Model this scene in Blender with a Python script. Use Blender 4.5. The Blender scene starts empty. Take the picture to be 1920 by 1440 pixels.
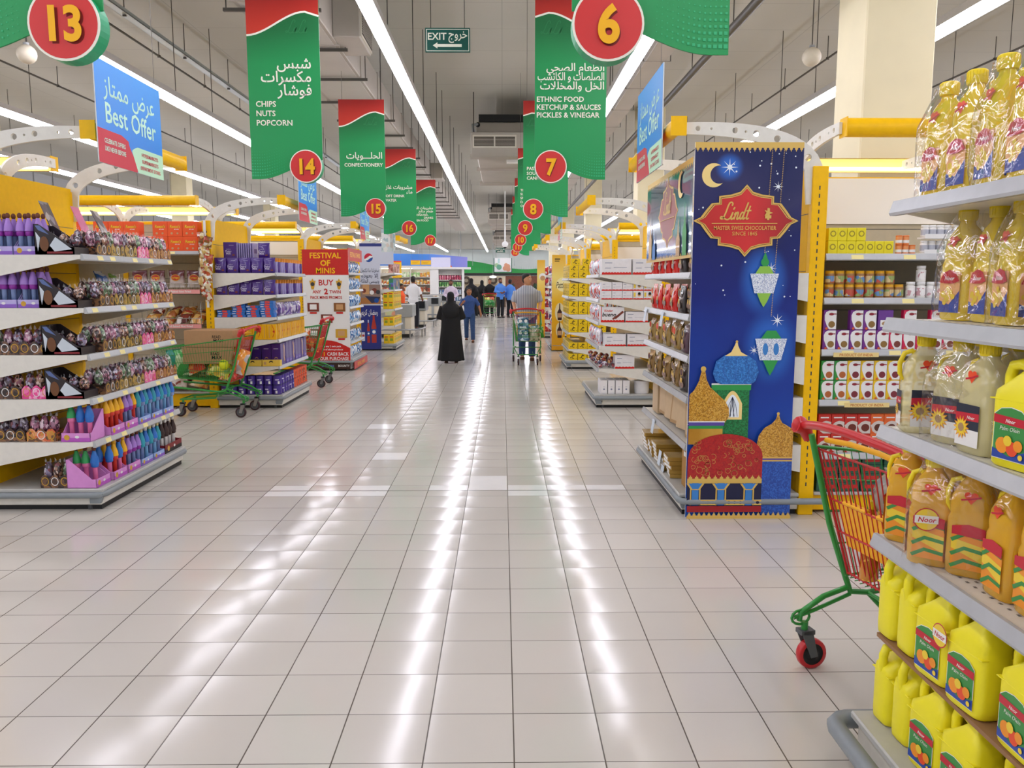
import bpy, math, random
from mathutils import Matrix, Vector
from math import sin, cos, pi, sqrt
random.seed(11)
SC = bpy.context.scene
COL = SC.collection

# ---------------------------------------------------------------- camera, world, exposure
cam = bpy.data.cameras.new('camera')
cam.lens = 28.22; cam.sensor_width = 36.0; cam.clip_end = 300; cam.clip_start = .05
co = bpy.data.objects.new('camera', cam); COL.objects.link(co)
co.location = (0, 0, 1.565)
co.rotation_euler = (math.radians(90 - 7.27), 0, math.radians(-.68))
SC.camera = co
w = bpy.data.worlds.new('world'); SC.world = w; w.use_nodes = True
w.node_tree.nodes['Background'].inputs[0].default_value = (.9, .92, 1, 1)
w.node_tree.nodes['Background'].inputs[1].default_value = .6
vs = SC.view_settings
vs.view_transform = 'Standard'; vs.look = 'None'; vs.gamma = 1; vs.exposure = 0.38
vs.use_curve_mapping = False
cy = SC.cycles
cy.use_denoising = True; cy.max_bounces = 7; cy.diffuse_bounces = 4; cy.glossy_bounces = 3
cy.transmission_bounces = 6; cy.transparent_max_bounces = 10; cy.caustics_reflective = False; cy.caustics_refractive = False
cy.sample_clamp_indirect = 4.0; cy.use_light_tree = True
LAMP = 14.0          # strip lights
TUBE = 3.5          # tubes inside the yellow canopies

# ---------------------------------------------------------------- materials
def lin(h):
    c = [int(h[i:i + 2], 16) / 255 for i in (0, 2, 4)]
    return tuple(x / 12.92 if x <= .04045 else ((x + .055) / 1.055) ** 2.4 for x in c) + (1,)
_M = {}
def mat(name, h, rough=.5, metal=0, noise=.03, nscale=25, spec=.5, emit=0, alpha=1, trans=0, ior=1.45, coat=0, thin=False):
    if name in _M: return _M[name]
    m = bpy.data.materials.new(name); m.use_nodes = True
    nt = m.node_tree; b = nt.nodes['Principled BSDF']
    b.inputs['Roughness'].default_value = rough; b.inputs['Metallic'].default_value = metal
    b.inputs['Specular IOR Level'].default_value = spec; b.inputs['IOR'].default_value = ior
    b.inputs['Coat Weight'].default_value = coat
    b.inputs['Transmission Weight'].default_value = trans; b.inputs['Alpha'].default_value = alpha
    c = lin(h)
    b.inputs['Base Color'].default_value = c
    if noise and not emit:
        tc = nt.nodes.new('ShaderNodeTexCoord'); n = nt.nodes.new('ShaderNodeTexNoise'); n.inputs['Scale'].default_value = nscale
        n.inputs['Detail'].default_value = 2
        r = nt.nodes.new('ShaderNodeMapRange')
        r.inputs[1].default_value = .3; r.inputs[2].default_value = .7; r.inputs[3].default_value = 1 - noise; r.inputs[4].default_value = 1 + noise
        mx = nt.nodes.new('ShaderNodeVectorMath'); mx.operation = 'SCALE'
        mx.inputs[0].default_value = c[:3]
        nt.links.new(tc.outputs['Object'], n.inputs['Vector']); nt.links.new(n.outputs[0], r.inputs[0])
        nt.links.new(r.outputs[0], mx.inputs['Scale']); nt.links.new(mx.outputs[0], b.inputs['Base Color'])
    if emit:
        b.inputs['Emission Color'].default_value = c; b.inputs['Emission Strength'].default_value = emit
    _M[name] = m
    return m

def ramp_mat(name, stops, axis=2, lo=0, hi=1, rough=.4, coat=0, scale=0, spec=.5):
    """colour bands along one object axis, used for printed graphics"""
    if name in _M: return _M[name]
    m = bpy.data.materials.new(name); m.use_nodes = True; nt = m.node_tree; b = nt.nodes['Principled BSDF']
    b.inputs['Roughness'].default_value = rough; b.inputs['Coat Weight'].default_value = coat; b.inputs['Specular IOR Level'].default_value = spec
    tc = nt.nodes.new('ShaderNodeTexCoord'); sx = nt.nodes.new('ShaderNodeSeparateXYZ'); nt.links.new(tc.outputs['Object'], sx.inputs[0])
    mr = nt.nodes.new('ShaderNodeMapRange'); mr.inputs[1].default_value = lo; mr.inputs[2].default_value = hi
    nt.links.new(sx.outputs[axis], mr.inputs[0])
    src = mr.outputs[0]
    if scale:
        n = nt.nodes.new('ShaderNodeTexNoise'); n.inputs['Scale'].default_value = scale; n.inputs['Detail'].default_value = 3
        nt.links.new(tc.outputs['Object'], n.inputs['Vector'])
        a = nt.nodes.new('ShaderNodeMath'); a.operation = 'MULTIPLY_ADD'; a.inputs[1].default_value = .5; nt.links.new(n.outputs[0], a.inputs[0]); nt.links.new(src, a.inputs[2])
        s2 = nt.nodes.new('ShaderNodeMath'); s2.operation = 'SUBTRACT'; s2.inputs[1].default_value = .25; nt.links.new(a.outputs[0], s2.inputs[0]); src = s2.outputs[0]
    cr = nt.nodes.new('ShaderNodeValToRGB')
    el = cr.color_ramp.elements
    for i, (p, h) in enumerate(stops):
        e = el[i] if i < 2 else el.new(p)
        e.position = p; e.color = lin(h)
    nt.links.new(src, cr.inputs[0]); nt.links.new(cr.outputs[0], b.inputs['Base Color'])
    _M[name] = m
    return m

def speckle(name, hs, scale=60, rough=.35, coat=.3, spec=.5, metal=0):
    """printed wrapping: blotches of a few colours"""
    if name in _M: return _M[name]
    m = bpy.data.materials.new(name); m.use_nodes = True; nt = m.node_tree; b = nt.nodes['Principled BSDF']
    b.inputs['Roughness'].default_value = rough; b.inputs['Coat Weight'].default_value = coat; b.inputs['Metallic'].default_value = metal
    tc = nt.nodes.new('ShaderNodeTexCoord'); n = nt.nodes.new('ShaderNodeTexVoronoi'); n.inputs['Scale'].default_value = scale
    oi = nt.nodes.new('ShaderNodeObjectInfo'); ad = nt.nodes.new('ShaderNodeVectorMath'); ad.operation = 'ADD'
    nt.links.new(tc.outputs['Object'], ad.inputs[0]); nt.links.new(oi.outputs['Random'], ad.inputs[1])
    nt.links.new(ad.outputs[0], n.inputs['Vector'])
    cr = nt.nodes.new('ShaderNodeValToRGB'); cr.color_ramp.interpolation = 'CONSTANT'; el = cr.color_ramp.elements
    for i, h in enumerate(hs):
        e = el[i] if i < 2 else el.new(i / len(hs))
        e.position = i / len(hs); e.color = lin(h)
    sep = nt.nodes.new('ShaderNodeSeparateColor'); nt.links.new(n.outputs['Color'], sep.inputs[0])
    nt.links.new(sep.outputs[0], cr.inputs[0]); nt.links.new(cr.outputs[0], b.inputs['Base Color'])
    _M[name] = m
    return m

WHITE = mat('white_enamel', 'dfdcd2', .35)
GREY = mat('grey_plastic', '9a9d9e', .4)
RAIL = mat('clear_price_rail', 'b4b6b8', .25, spec=.6)
DGREY = mat('dark_grey', '3b3d40', .5)
BLACK = mat('black', '101012', .5)
YEL = mat('yellow_enamel', 'f5be04', .38, spec=.3)
YELP = mat('yellow_panel', 'f0bc02', .5, spec=.2)
STEEL = mat('steel', 'a8aaab', .3, metal=.9)
CREAM = mat('cream_paint', 'e2d8b4', .6, nscale=3)
PAPER = mat('white_print', 'e8e8e6', .45, noise=0)
BRED = mat('red_print', 'c4231f', .4, noise=.03)
BYEL = mat('yellow_print', 'f2bd05', .4, noise=0)
LAMPM = mat('strip_lamp', 'f4f2ff', emit=LAMP)
TUBEM = mat('canopy_lamp', 'fff6e2', emit=TUBE)

# ---------------------------------------------------------------- mesh builder
_TX = {}
def textgeo(s, bold=0, shear=0, align='CENTER', res=2):
    k = (s, bold, shear, align, res)
    if k in _TX: return _TX[k]
    cu = bpy.data.curves.new('tx', 'FONT'); cu.body = s; cu.offset = bold; cu.shear = shear; cu.align_x = align; cu.resolution_u = res
    o = bpy.data.objects.new('tx', cu); me = bpy.data.meshes.new_from_object(o)
    r = ([tuple(v.co) for v in me.vertices], [tuple(p.vertices) for p in me.polygons])
    bpy.data.meshes.remove(me); bpy.data.objects.remove(o); bpy.data.curves.remove(cu)
    _TX[k] = r
    return r

def rz(a): return Matrix.Rotation(a, 4, 'Z')
def T(x, y, z): return Matrix.Translation((x, y, z))

class MB:
    def __init__(s): s.v = []; s.f = []; s.mi = []; s.sm = []; s.mats = []
    def slot(s, m):
        if m not in s.mats: s.mats.append(m)
        return s.mats.index(m)
    def add(s, vs, fs, m, M=None, smooth=False):
        n = len(s.v); k = s.slot(m)
        if M is None: s.v += [tuple(v) for v in vs]
        else: s.v += [tuple(M @ Vector(v)) for v in vs]
        for f in fs:
            s.f.append(tuple(i + n for i in f)); s.mi.append(k); s.sm.append(smooth)
        return s
    def box(s, x0, x1, y0, y1, z0, z1, m, bev=0, M=None):
        if not bev:
            vs = [(x, y, z) for x in (x0, x1) for y in (y0, y1) for z in (z0, z1)]
            return s.add(vs, [(0, 1, 3, 2), (4, 6, 7, 5), (0, 4, 5, 1), (2, 3, 7, 6), (0, 2, 6, 4), (1, 5, 7, 3)], m, M)
        vs = []; X = (x0, x1); Y = (y0, y1); Z = (z0, z1); sg = (1, -1)
        for i in (0, 1):
            for j in (0, 1):
                for k in (0, 1):
                    a, b, c = X[i], Y[j], Z[k]; da, db, dc = sg[i] * bev, sg[j] * bev, sg[k] * bev
                    vs += [(a, b + db, c + dc), (a + da, b, c + dc), (a + da, b + db, c)]
        I = lambda i, j, k, t: (i * 4 + j * 2 + k) * 3 + t
        fs = []
        for i in (0, 1):
            q = [I(i, 0, 0, 0), I(i, 0, 1, 0), I(i, 1, 1, 0), I(i, 1, 0, 0)]; fs.append(q if i == 0 else q[::-1])
            q = [I(0, i, 0, 1), I(1, i, 0, 1), I(1, i, 1, 1), I(0, i, 1, 1)]; fs.append(q if i == 0 else q[::-1])
            q = [I(0, 0, i, 2), I(0, 1, i, 2), I(1, 1, i, 2), I(1, 0, i, 2)]; fs.append(q if i == 0 else q[::-1])
        for a in (0, 1):
            for b in (0, 1):
                fs.append((I(a, b, 0, 0), I(a, b, 1, 0), I(a, b, 1, 1), I(a, b, 0, 1)))
                fs.append((I(a, 0, b, 0), I(a, 1, b, 0), I(a, 1, b, 2), I(a, 0, b, 2)))
                fs.append((I(0, a, b, 1), I(1, a, b, 1), I(1, a, b, 2), I(0, a, b, 2)))
        for i in (0, 1):
            for j in (0, 1):
                for k in (0, 1): fs.append((I(i, j, k, 0), I(i, j, k, 1), I(i, j, k, 2)))
        return s.add(vs, fs, m, M)
    def loft(s, secs, m, cap=True, M=None, smooth=True, close=True):
        n = len(secs[0]); vs = [p for c in secs for p in c]; fs = []
        for i in range(len(secs) - 1):
            for j in range(n if close else n - 1):
                k = (j + 1) % n
                fs.append((i * n + j, i * n + k, (i + 1) * n + k, (i + 1) * n + j))
        s.add(vs, fs, m, M, smooth)
        if cap:
            b = len(secs) - 1
            s.add([*secs[0], *secs[b]], [tuple(range(n))[::-1], tuple(range(n, 2 * n))], m, M)
        return s
    def lathe(s, prof, m, n=16, M=None, sx=1, sy=1, smooth=True, cap=True):
        secs = [[(r * cos(2 * pi * j / n) * sx, r * sin(2 * pi * j / n) * sy, z) for j in range(n)] for r, z in prof]
        return s.loft(secs, m, cap, M, smooth)
    def ball(s, c, r, m, n=12, k=8, M=None):
        rx, ry, rz_ = r if isinstance(r, tuple) else (r, r, r)
        secs = [[(c[0] + rx * sin(t) * cos(2 * pi * j / n), c[1] + ry * sin(t) * sin(2 * pi * j / n), c[2] - rz_ * cos(t)) for j in range(n)]
                for t in [max(.02, min(pi - .02, pi * i / k)) for i in range(k + 1)]]
        return s.loft(secs, m, True, M)
    def tube(s, pts, r, m, n=6, closed=False, M=None, cap=True):
        P = [Vector(p) for p in pts]; secs = []; N = len(P)
        up = None
        for i in range(N):
            a = P[(i - 1) % N] if closed or i > 0 else P[i]
            b = P[(i + 1) % N] if closed or i < N - 1 else P[i]
            t = (b - a).normalized()
            if up is None: up = Vector((0, 0, 1)) if abs(t.z) < .9 else Vector((1, 0, 0))
            u = (up - t * up.dot(t)); u = u.normalized() if u.length > 1e-6 else t.orthogonal().normalized()
            up = u; v = t.cross(u)
            rr = r[i] if isinstance(r, (list, tuple)) else r
            secs.append([P[i] + (u * cos(2 * pi * j / n) + v * sin(2 * pi * j / n)) * rr for j in range(n)])
        if closed: secs.append(secs[0])
        return s.loft(secs, m, cap and not closed, M)
    def prism(s, poly, y0, y1, m, M=None):
        """polygon of (x, z) extruded along y"""
        n = len(poly); vs = [(x, y0, z) for x, z in poly] + [(x, y1, z) for x, z in poly]
        fs = [tuple(range(n)), tuple(range(2 * n - 1, n - 1, -1))] + [(i, i + n, (i + 1) % n + n, (i + 1) % n) for i in range(n)]
        return s.add(vs, fs, m, M)
    def flat(s, poly, m, y=0, M=None):
        return s.add([(x, y, z) for x, z in poly], [tuple(range(len(poly)))], m, M)
    def text(s, t, x, z, size, m, y=0, bold=0, shear=0, align='CENTER', M=None, wide=1.0, fit=0, res=2):
        vs, fs = textgeo(t, bold if len(t) < 3 else min(bold, .017), shear, align, res)
        if not vs: return s
        if fit:
            w_ = max(v[0] for v in vs) - min(v[0] for v in vs); wide = min(wide, fit / (w_ * size))
        return s.add([(x + v[0] * size * wide, y, z + v[1] * size) for v in vs], fs, m, M)
    def mesh(s, name):
        me = bpy.data.meshes.new(name); me.from_pydata(s.v, [], s.f)
        for m in s.mats: me.materials.append(m)
        me.polygons.foreach_set('material_index', s.mi); me.polygons.foreach_set('use_smooth', s.sm)
        me.update()
        return me

def obj(name, me, parent=None, loc=(0, 0, 0), rot=0, label=None, cat=None, group=None, kind=None, scale=None):
    if isinstance(me, MB): me = me.mesh(name)
    o = bpy.data.objects.new(name, me); COL.objects.link(o)
    o.location = loc
    if rot: o.rotation_euler = rot if isinstance(rot, tuple) else (0, 0, rot)
    if scale: o.scale = scale if isinstance(scale, tuple) else (scale,) * 3
    if parent: o.parent = parent
    if label: o['label'] = label
    if cat: o['category'] = cat
    if group: o['group'] = group
    if kind: o['kind'] = kind
    return o
def thing(name, label, cat, loc=(0, 0, 0), rot=0, group=None):
    return obj(name, None, None, loc, rot, label, cat, group)
def copy_tree(o, loc=None, rot=None, label=None, parent=None):
    c = o.copy(); COL.objects.link(c)
    if parent: c.parent = parent
    if loc is not None: c.location = loc
    if rot is not None: c.rotation_euler = (0, 0, rot)
    if label: c['label'] = label
    for ch in o.children: copy_tree(ch, parent=c)
    return c
ORD = 'first second third fourth fifth sixth seventh eighth ninth tenth eleventh twelfth thirteenth fourteenth fifteenth sixteenth seventeenth eighteenth nineteenth twentieth'.split()
TENS = {20: 'twenty', 30: 'thirty', 40: 'forty', 50: 'fifty'}
def nth(i):
    if i < 20: return ORD[i]
    t = (i + 1) // 10 * 10; u = (i + 1) % 10
    return TENS[t] + '-' + ORD[u - 1] if u else TENS[t][:-1] + 'ieth'
SHELF = ['top shelf', 'second shelf', 'third shelf', 'fourth shelf', 'fifth shelf', 'bottom deck']

class Sheet:
    """flat printed graphics on a mesh builder, in the (x, z) plane facing -y"""
    def __init__(s, mb, y=0, M=None): s.mb = mb; s.y = y; s.M = M; s.k = 0; s.st = 1
    def up(s): s.k += s.st; return s.y - .0004 * (s.k + 1 - s.st)
    def level(s, on=True):
        s.k += 1; s.st = 0 if on else 1; return s
    def poly(s, p, m): s.mb.flat(p, m, s.up(), s.M); return s
    def rect(s, x0, x1, z0, z1, m): return s.poly([(x0, z0), (x1, z0), (x1, z1), (x0, z1)], m)
    def disc(s, x, z, r, m, n=24, rz_=None, a0=0, a1=2 * pi):
        q = rz_ or r
        return s.poly([(x + r * cos(a0 + (a1 - a0) * i / n), z + q * sin(a0 + (a1 - a0) * i / n)) for i in range(n + (a1 - a0 < 6.2))], m)
    def text(s, t, x, z, size, m, **k): s.mb.text(t, x, z, size, m, s.up(), M=s.M, **k); return s
    def strip(s, pts, wd, m):
        y = s.up(); P = [Vector((a, b)) for a, b in pts]
        vs = []
        for i, p in enumerate(P):
            t = (P[min(i + 1, len(P) - 1)] - P[max(i - 1, 0)]).normalized(); n = Vector((-t.y, t.x)) * wd / 2
            vs += [(p.x + n.x, y, p.y + n.y), (p.x - n.x, y, p.y - n.y)]
        s.mb.add(vs, [(2 * i, 2 * i + 1, 2 * i + 3, 2 * i + 2) for i in range(len(P) - 1)], m, s.M); return s
    def star(s, x, z, r, m, n=8, inner=.22):
        return s.poly([(x + (r if i % 2 == 0 else r * inner) * cos(pi * i / n), z + (r if i % 2 == 0 else r * inner) * sin(pi * i / n)) for i in range(2 * n)], m)

SCRIPT = {'L': ([[(.45, .8), (.47, .92), (.4, 1.0), (.3, .98), (.23, .82), (.16, .45), (.08, .14), (0, .04), (-.09, .06), (-.1, .15), (0, .15), (.14, .06), (.28, .0), (.4, .03), (.48, .12)]], .47),
          'i': ([[(.0, .1), (.1, .42)], [(.1, .43), (.05, .14), (.07, .02), (.14, .04), (.22, .14)], [(.1, .58), (.13, .65), (.16, .72)]], .2),
          'n': ([[(.0, .28), (.08, .42)], [(.09, .43), (.03, .0)], [(.04, .2), (.14, .4), (.22, .4), (.2, .18), (.19, .04), (.25, .02), (.33, .14)]], .34),
          'd': ([[(.2, .36), (.13, .43), (.04, .32), (.02, .12), (.07, .02), (.15, .1), (.21, .3)], [(.36, 1.0), (.26, .5), (.2, .1), (.24, .02), (.34, .12)]], .36),
          't': ([[(.16, .8), (.08, .36), (.05, .1), (.1, .02), (.18, .1)], [(-.02, .5), (.26, .53)]], .2),
          'u': ([[(.06, .42), (.0, .12), (.06, .02), (.15, .12), (.21, .42), (.16, .1), (.22, .02), (.3, .1)]], .36)}
def script(s, word, x, z, size, m, wd=.07, slant=.12):
    for ch in word:
        st, adv = SCRIPT[ch]
        for p in st:
            q = []
            for i in range(len(p) - 1):      # smooth the stroke
                p0, p1, p2, p3 = p[max(i - 1, 0)], p[i], p[i + 1], p[min(i + 2, len(p) - 1)]
                for j in range(4):
                    t = j / 4; q.append(tuple(.5 * (2 * p1[c] + (p2[c] - p0[c]) * t + (2 * p0[c] - 5 * p1[c] + 4 * p2[c] - p3[c]) * t * t + (3 * p1[c] - p0[c] - 3 * p2[c] + p3[c]) * t ** 3) for c in (0, 1)))
            q.append(p[-1]); s.strip([(x + (a + b_ * slant) * size, z + b_ * size) for a, b_ in q], wd * size, m)
        x += adv * size
def arc(cx, cz, r, a0, a1, n=12):
    return [(cx + r * cos(a0 + (a1 - a0) * i / n), cz + r * sin(a0 + (a1 - a0) * i / n)) for i in range(n + 1)]

# ---------------------------------------------------------------- room shell
YB, XL, XR, ZC = 70.0, -17.0, 15.0, 5.5
def floor_mat():
    m = bpy.data.materials.new('floor_tiles'); m.use_nodes = True; nt = m.node_tree; b = nt.nodes['Principled BSDF']
    N = lambda t: nt.nodes.new(t); Lk = nt.links.new
    def math_(op, a, b_=None, c=None):
        n = N('ShaderNodeMath'); n.operation = op
        for i, x in enumerate((a, b_, c)):
            if x is None: continue
            if isinstance(x, (int, float)): n.inputs[i].default_value = x
            else: Lk(x, n.inputs[i])
        return n.outputs[0]
    tc = N('ShaderNodeTexCoord'); sp = N('ShaderNodeSeparateXYZ'); Lk(tc.outputs['Object'], sp.inputs[0])
    x, y = sp.outputs[0], sp.outputs[1]
    u = math_('DIVIDE', math_('ADD', x, 30 - .0365), .3)
    far = math_('GREATER_THAN', y, 5.914)
    off = math_('MULTIPLY_ADD', far, .3 * 102 - 6.072 - (.3 * 101 - 5.755), .3 * 101 - 5.755)   # half tiles either side of the joint
    v = math_('DIVIDE', math_('ADD', y, off), .3)
    fu, fv = math_('FRACT', u), math_('FRACT', v); iu, iv = math_('FLOOR', u), math_('FLOOR', v)
    du = math_('MINIMUM', fu, math_('SUBTRACT', 1, fu)); dv = math_('MINIMUM', fv, math_('SUBTRACT', 1, fv))
    jt = math_('DIVIDE', math_('ABSOLUTE', math_('SUBTRACT', y, 5.914)), .3)
    g = math_('MINIMUM', math_('MULTIPLY', du, 1), math_('MULTIPLY', dv, 1.35))
    gm = N('ShaderNodeMapRange'); gm.inputs[1].default_value = .005; gm.inputs[2].default_value = .010; Lk(g, gm.inputs[0])
    jm = N('ShaderNodeMapRange'); jm.inputs[1].default_value = .014; jm.inputs[2].default_value = .024; Lk(jt, jm.inputs[0])
    cv = N('ShaderNodeCombineXYZ'); Lk(iu, cv.inputs[0]); Lk(iv, cv.inputs[1])
    wn = N('ShaderNodeTexWhiteNoise'); wn.noise_dimensions = '2D'; Lk(cv.outputs[0], wn.inputs['Vector'])
    ns = N('ShaderNodeTexNoise'); ns.inputs['Scale'].default_value = 1.1; ns.inputs['Detail'].default_value = 5; Lk(tc.outputs['Object'], ns.inputs['Vector'])
    cr = N('ShaderNodeValToRGB'); cr.color_ramp.elements[0].color = lin('c2bcb2'); cr.color_ramp.elements[1].color = lin('d2ccc2')
    mixv = math_('MULTIPLY_ADD', wn.outputs[0], .45, math_('MULTIPLY', ns.outputs[0], .6)); Lk(mixv, cr.inputs[0])
    gr = N('ShaderNodeMix'); gr.data_type = 'RGBA'; gr.inputs[6].default_value = lin('585049'); Lk(gm.outputs[0], gr.inputs[0]); Lk(cr.outputs[0], gr.inputs[7])
    jr = N('ShaderNodeMix'); jr.data_type = 'RGBA'; jr.inputs[6].default_value = lin('3c3834'); Lk(jm.outputs[0], jr.inputs[0]); Lk(gr.outputs[2], jr.inputs[7])
    Lk(jr.outputs[2], b.inputs['Base Color'])
    # each tile is slightly cushioned and tilted: that breaks the reflections at the joints
    sc = N('ShaderNodeSeparateColor'); Lk(wn.outputs['Color'], sc.inputs[0])
    cu = math_('SUBTRACT', fu, .5); cvv = math_('SUBTRACT', fv, .5)
    hgt = math_('ADD', math_('MULTIPLY', cu, math_('SUBTRACT', sc.outputs[0], .5)), math_('MULTIPLY', cvv, math_('SUBTRACT', sc.outputs[1], .5)))
    hgt = math_('ADD', math_('MULTIPLY', hgt, .55), math_('MULTIPLY', math_('ADD', math_('MULTIPLY', cu, cu), math_('MULTIPLY', cvv, cvv)), -1.6))
    hgt = math_('ADD', hgt, math_('MULTIPLY', ns.outputs[0], .25))
    hgt = math_('MULTIPLY', hgt, gm.outputs[0])
    bp = N('ShaderNodeBump'); bp.inputs['Strength'].default_value = .6; bp.inputs['Distance'].default_value = .0045; Lk(hgt, bp.inputs['Height'])
    Lk(bp.outputs[0], b.inputs['Normal'])
    rr = N('ShaderNodeMapRange'); rr.inputs[3].default_value = .10; rr.inputs[4].default_value = .19; Lk(ns.outputs[0], rr.inputs[0])
    Lk(rr.outputs[0], b.inputs['Roughness']); b.inputs['Specular IOR Level'].default_value = .5
    return m
def ceil_mat():
    m = mat('ceiling_panels', 'b7b5aa', .7, noise=.05, nscale=.4)
    nt = m.node_tree; b = nt.nodes['Principled BSDF']
    src = b.inputs['Base Color'].links[0].from_socket
    tc = nt.nodes.new('ShaderNodeTexCoord'); br = nt.nodes.new('ShaderNodeTexBrick')
    br.offset = 0; br.inputs['Scale'].default_value = 1; br.inputs['Mortar Size'].default_value = .006; br.inputs['Brick Width'].default_value = 2.4; br.inputs['Row Height'].default_value = 1.2
    br.inputs['Color1'].default_value = br.inputs['Color2'].default_value = (1, 1, 1, 1); br.inputs['Mortar'].default_value = (.72, .72, .72, 1)
    mx = nt.nodes.new('ShaderNodeMix'); mx.data_type = 'RGBA'; mx.blend_type = 'MULTIPLY'; mx.inputs[0].default_value = 1
    nt.links.new(tc.outputs['Object'], br.inputs['Vector']); nt.links.new(src, mx.inputs[6]); nt.links.new(br.outputs[0], mx.inputs[7]); nt.links.new(mx.outputs[2], b.inputs['Base Color'])
    return m
FL = floor_mat()
WT = mat('white_replacement_tile', 'f0eeea', .12, nscale=6)
b = MB(); b.box(XL, XR, -6, YB, -.1, 0, FL)
g = .3; x0 = .0365
for i, ya, yb in [(-1, 5.925, 6.07), (0, 5.925, 6.37), (-3, 5.925, 6.07), (-5, 5.925, 6.07), (1, 5.925, 6.07), (2, 5.925, 6.07), (3, 5.925, 6.07),
                  (1, 5.76, 5.905), (-3, 5.76, 5.905), (-4, 5.76, 5.905), (-5, 5.76, 5.905), (-3, 6.98, 7.27), (-4, 8.48, 8.77), (-1, 18.8, 19.05), (0, 21.9, 22.2), (-2, 23.4, 23.6)]:
    b.add([(x0 + (i - 1) * g + .004, ya, .0006), (x0 + i * g - .004, ya, .0006), (x0 + i * g - .004, yb, .0006), (x0 + (i - 1) * g + .004, yb, .0006)], [(0, 1, 2, 3)], WT)
obj('floor', b, kind='structure')
CM = ceil_mat()
obj('ceiling', MB().box(XL, XR, -6, YB, ZC, ZC + .1, CM), kind='structure')
WALL = mat('wall_paint', 'b9b6ae', .7, nscale=2)
GW = ramp_mat('ribbed_wall', [(0, '8f9090'), (1, 'a3a4a3')], 1, 0, 1, .6, scale=3)
b = MB().box(XL - .1, XL, -6, YB, 0, ZC, GW)
for i in range(60): b.box(XL, XL + .04, -5 + i * 1.25, -4.9 + i * 1.25, 0, ZC, GW)
obj('wall_left', b, kind='structure')
obj('wall_right', MB().box(XR, XR + .1, -6, YB, 0, ZC, WALL), kind='structure')
FW = mat('far_wall_paint', 'dfe6e2', .6, nscale=1)
obj('wall_back', MB().box(XL, XR, YB, YB + .1, 0, ZC, FW), kind='structure')
b = MB().box(XL, XR, YB - 1.5, YB - .01, 4.3, ZC, CM)
for i in range(12): b.box(XL + i * 2.7, XL + i * 2.7 + .05, YB - 1.53, YB - 1.5, 4.3, ZC, GREY)
obj('trim_1', b, kind='structure')
# square columns
for i, (cx, cyy) in enumerate([(3.39, 7.4), (3.39, 19.0), (3.39, 30.6), (3.39, 42.2), (3.39, 53.8), (-11.9, 19.0), (-11.9, 30.6), (-11.9, 42.2)]):
    b = MB().box(cx - .3, cx + .3, cyy - .3, cyy + .3, 0, ZC, CREAM, .012)
    b.box(cx - .32, cx + .32, cyy - .32, cyy + .32, 0, .1, DGREY)
    obj('column', b, kind='structure')

# ---------------------------------------------------------------- strip lights
HOUS = mat('lamp_housing', 'b9b6b2', .45)
LX = [(-13.0, ''), (-10.2, ''), (-7.45, ''), (-4.6, ''), (-1.25, ''), (1.53, ''), (4.45, ''), (7.2, ''), (10.0, '')]
LLAB = ['long strip light nearest the ribbed grey wall', 'long strip light next to the one by the ribbed wall', 'long strip light second from the row above the aisle-end arms',
        'long strip light above the tops of the arms of the toy stand', 'long bright strip light running down over the main aisle beside the air duct',
        'long strip light with a reflector, passing behind the big numeral six disc', 'long strip light passing behind the near cream column', 'long strip light one row beyond the cream columns', 'long strip light over the shelves furthest beyond the columns']
lb = MB(); hb = MB(); ya = -3.0
while ya < 68.5:
    yb = min(ya + 1.5, 68.5)
    lb.loft([[(-.058, y, 4.11), (-.058, y, 4.06), (-.04, y, 4.035), (.04, y, 4.035), (.058, y, 4.06), (.058, y, 4.11)] for y in (ya, yb)], LAMPM, False, None, False, False)
    ya = yb
hb.box(-.07, .07, -3, 68.5, 4.112, 4.19, HOUS)
lme, hme = lb.mesh('diffuser'), hb.mesh('housing')
ROD = mat('dark_rod', '4a463f', .5, metal=.3)
rme = MB().lathe([(.006, 4.19), (.006, ZC)], ROD, 6).mesh('suspension_rod')
for (x, _), la in zip(LX, LLAB):
    t = thing('strip_light', la, 'ceiling light', (x, 0, 0), 0, 'long strip lights hung under the ceiling')
    obj('diffuser', lme, t); obj('housing', hme, t)
    y = 1.1
    k = 0
    while y < 40:
        obj('suspension_rod', rme, t, (0, y, 0)); y += 1.45 if k % 2 else 2.6; k += 1
# ---------------------------------------------------------------- ceiling services
DUCT = mat('duct_sheet', 'a59d92', .5, noise=.05, nscale=2)
DUCTU = mat('duct_underside_lit', 'b5b0a8', .5, noise=.04, nscale=2)  # paler copy of the duct sheet: light from below painted into the underside
DARKV = mat('grille_void', '3f3930', .7)
PALE = mat('grille_frame', 'c9c3b4', .5)
def grille(mb, x0, x1, z0, z1, y, M=None, split=True):
    mb.box(x0, x1, y - .02, y, z0, z1, PALE, 0, M)
    c = (x0 + x1) / 2
    for a, b_ in (((x0 + .03, c - .015), (c + .015, x1 - .03)) if split else (((x0 + .03), (x1 - .03)),)):
        mb.box(a, b_, y - .024, y - .0195, z0 + .03, z1 - .03, DARKV, 0, M)
        k = z0 + .05
        while k < z1 - .04: mb.box(a, b_, y - .03, y - .022, k, k + .008, DUCT, 0, M); k += .028
t = thing('air_duct', 'long rectangular air duct with side grille boxes above the numbered banners', 'air duct', (0, 0, 0))
b = MB(); b.box(-2.86, -2.05, 2.0, 34, 4.5, 4.95, DUCT, .01)
for k in range(20): b.box(-2.875, -2.035, 2.5 + k * 1.6, 2.53 + k * 1.6, 4.485, 4.965, DUCT)
b.box(-2.8, -2.1, 2.1, 33.9, 4.495, 4.5, DUCTU)
b.box(-2.75, -2.15, 34, 48, 4.52, 4.85, DUCT, .01)
obj('duct_run', b, t)
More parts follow.
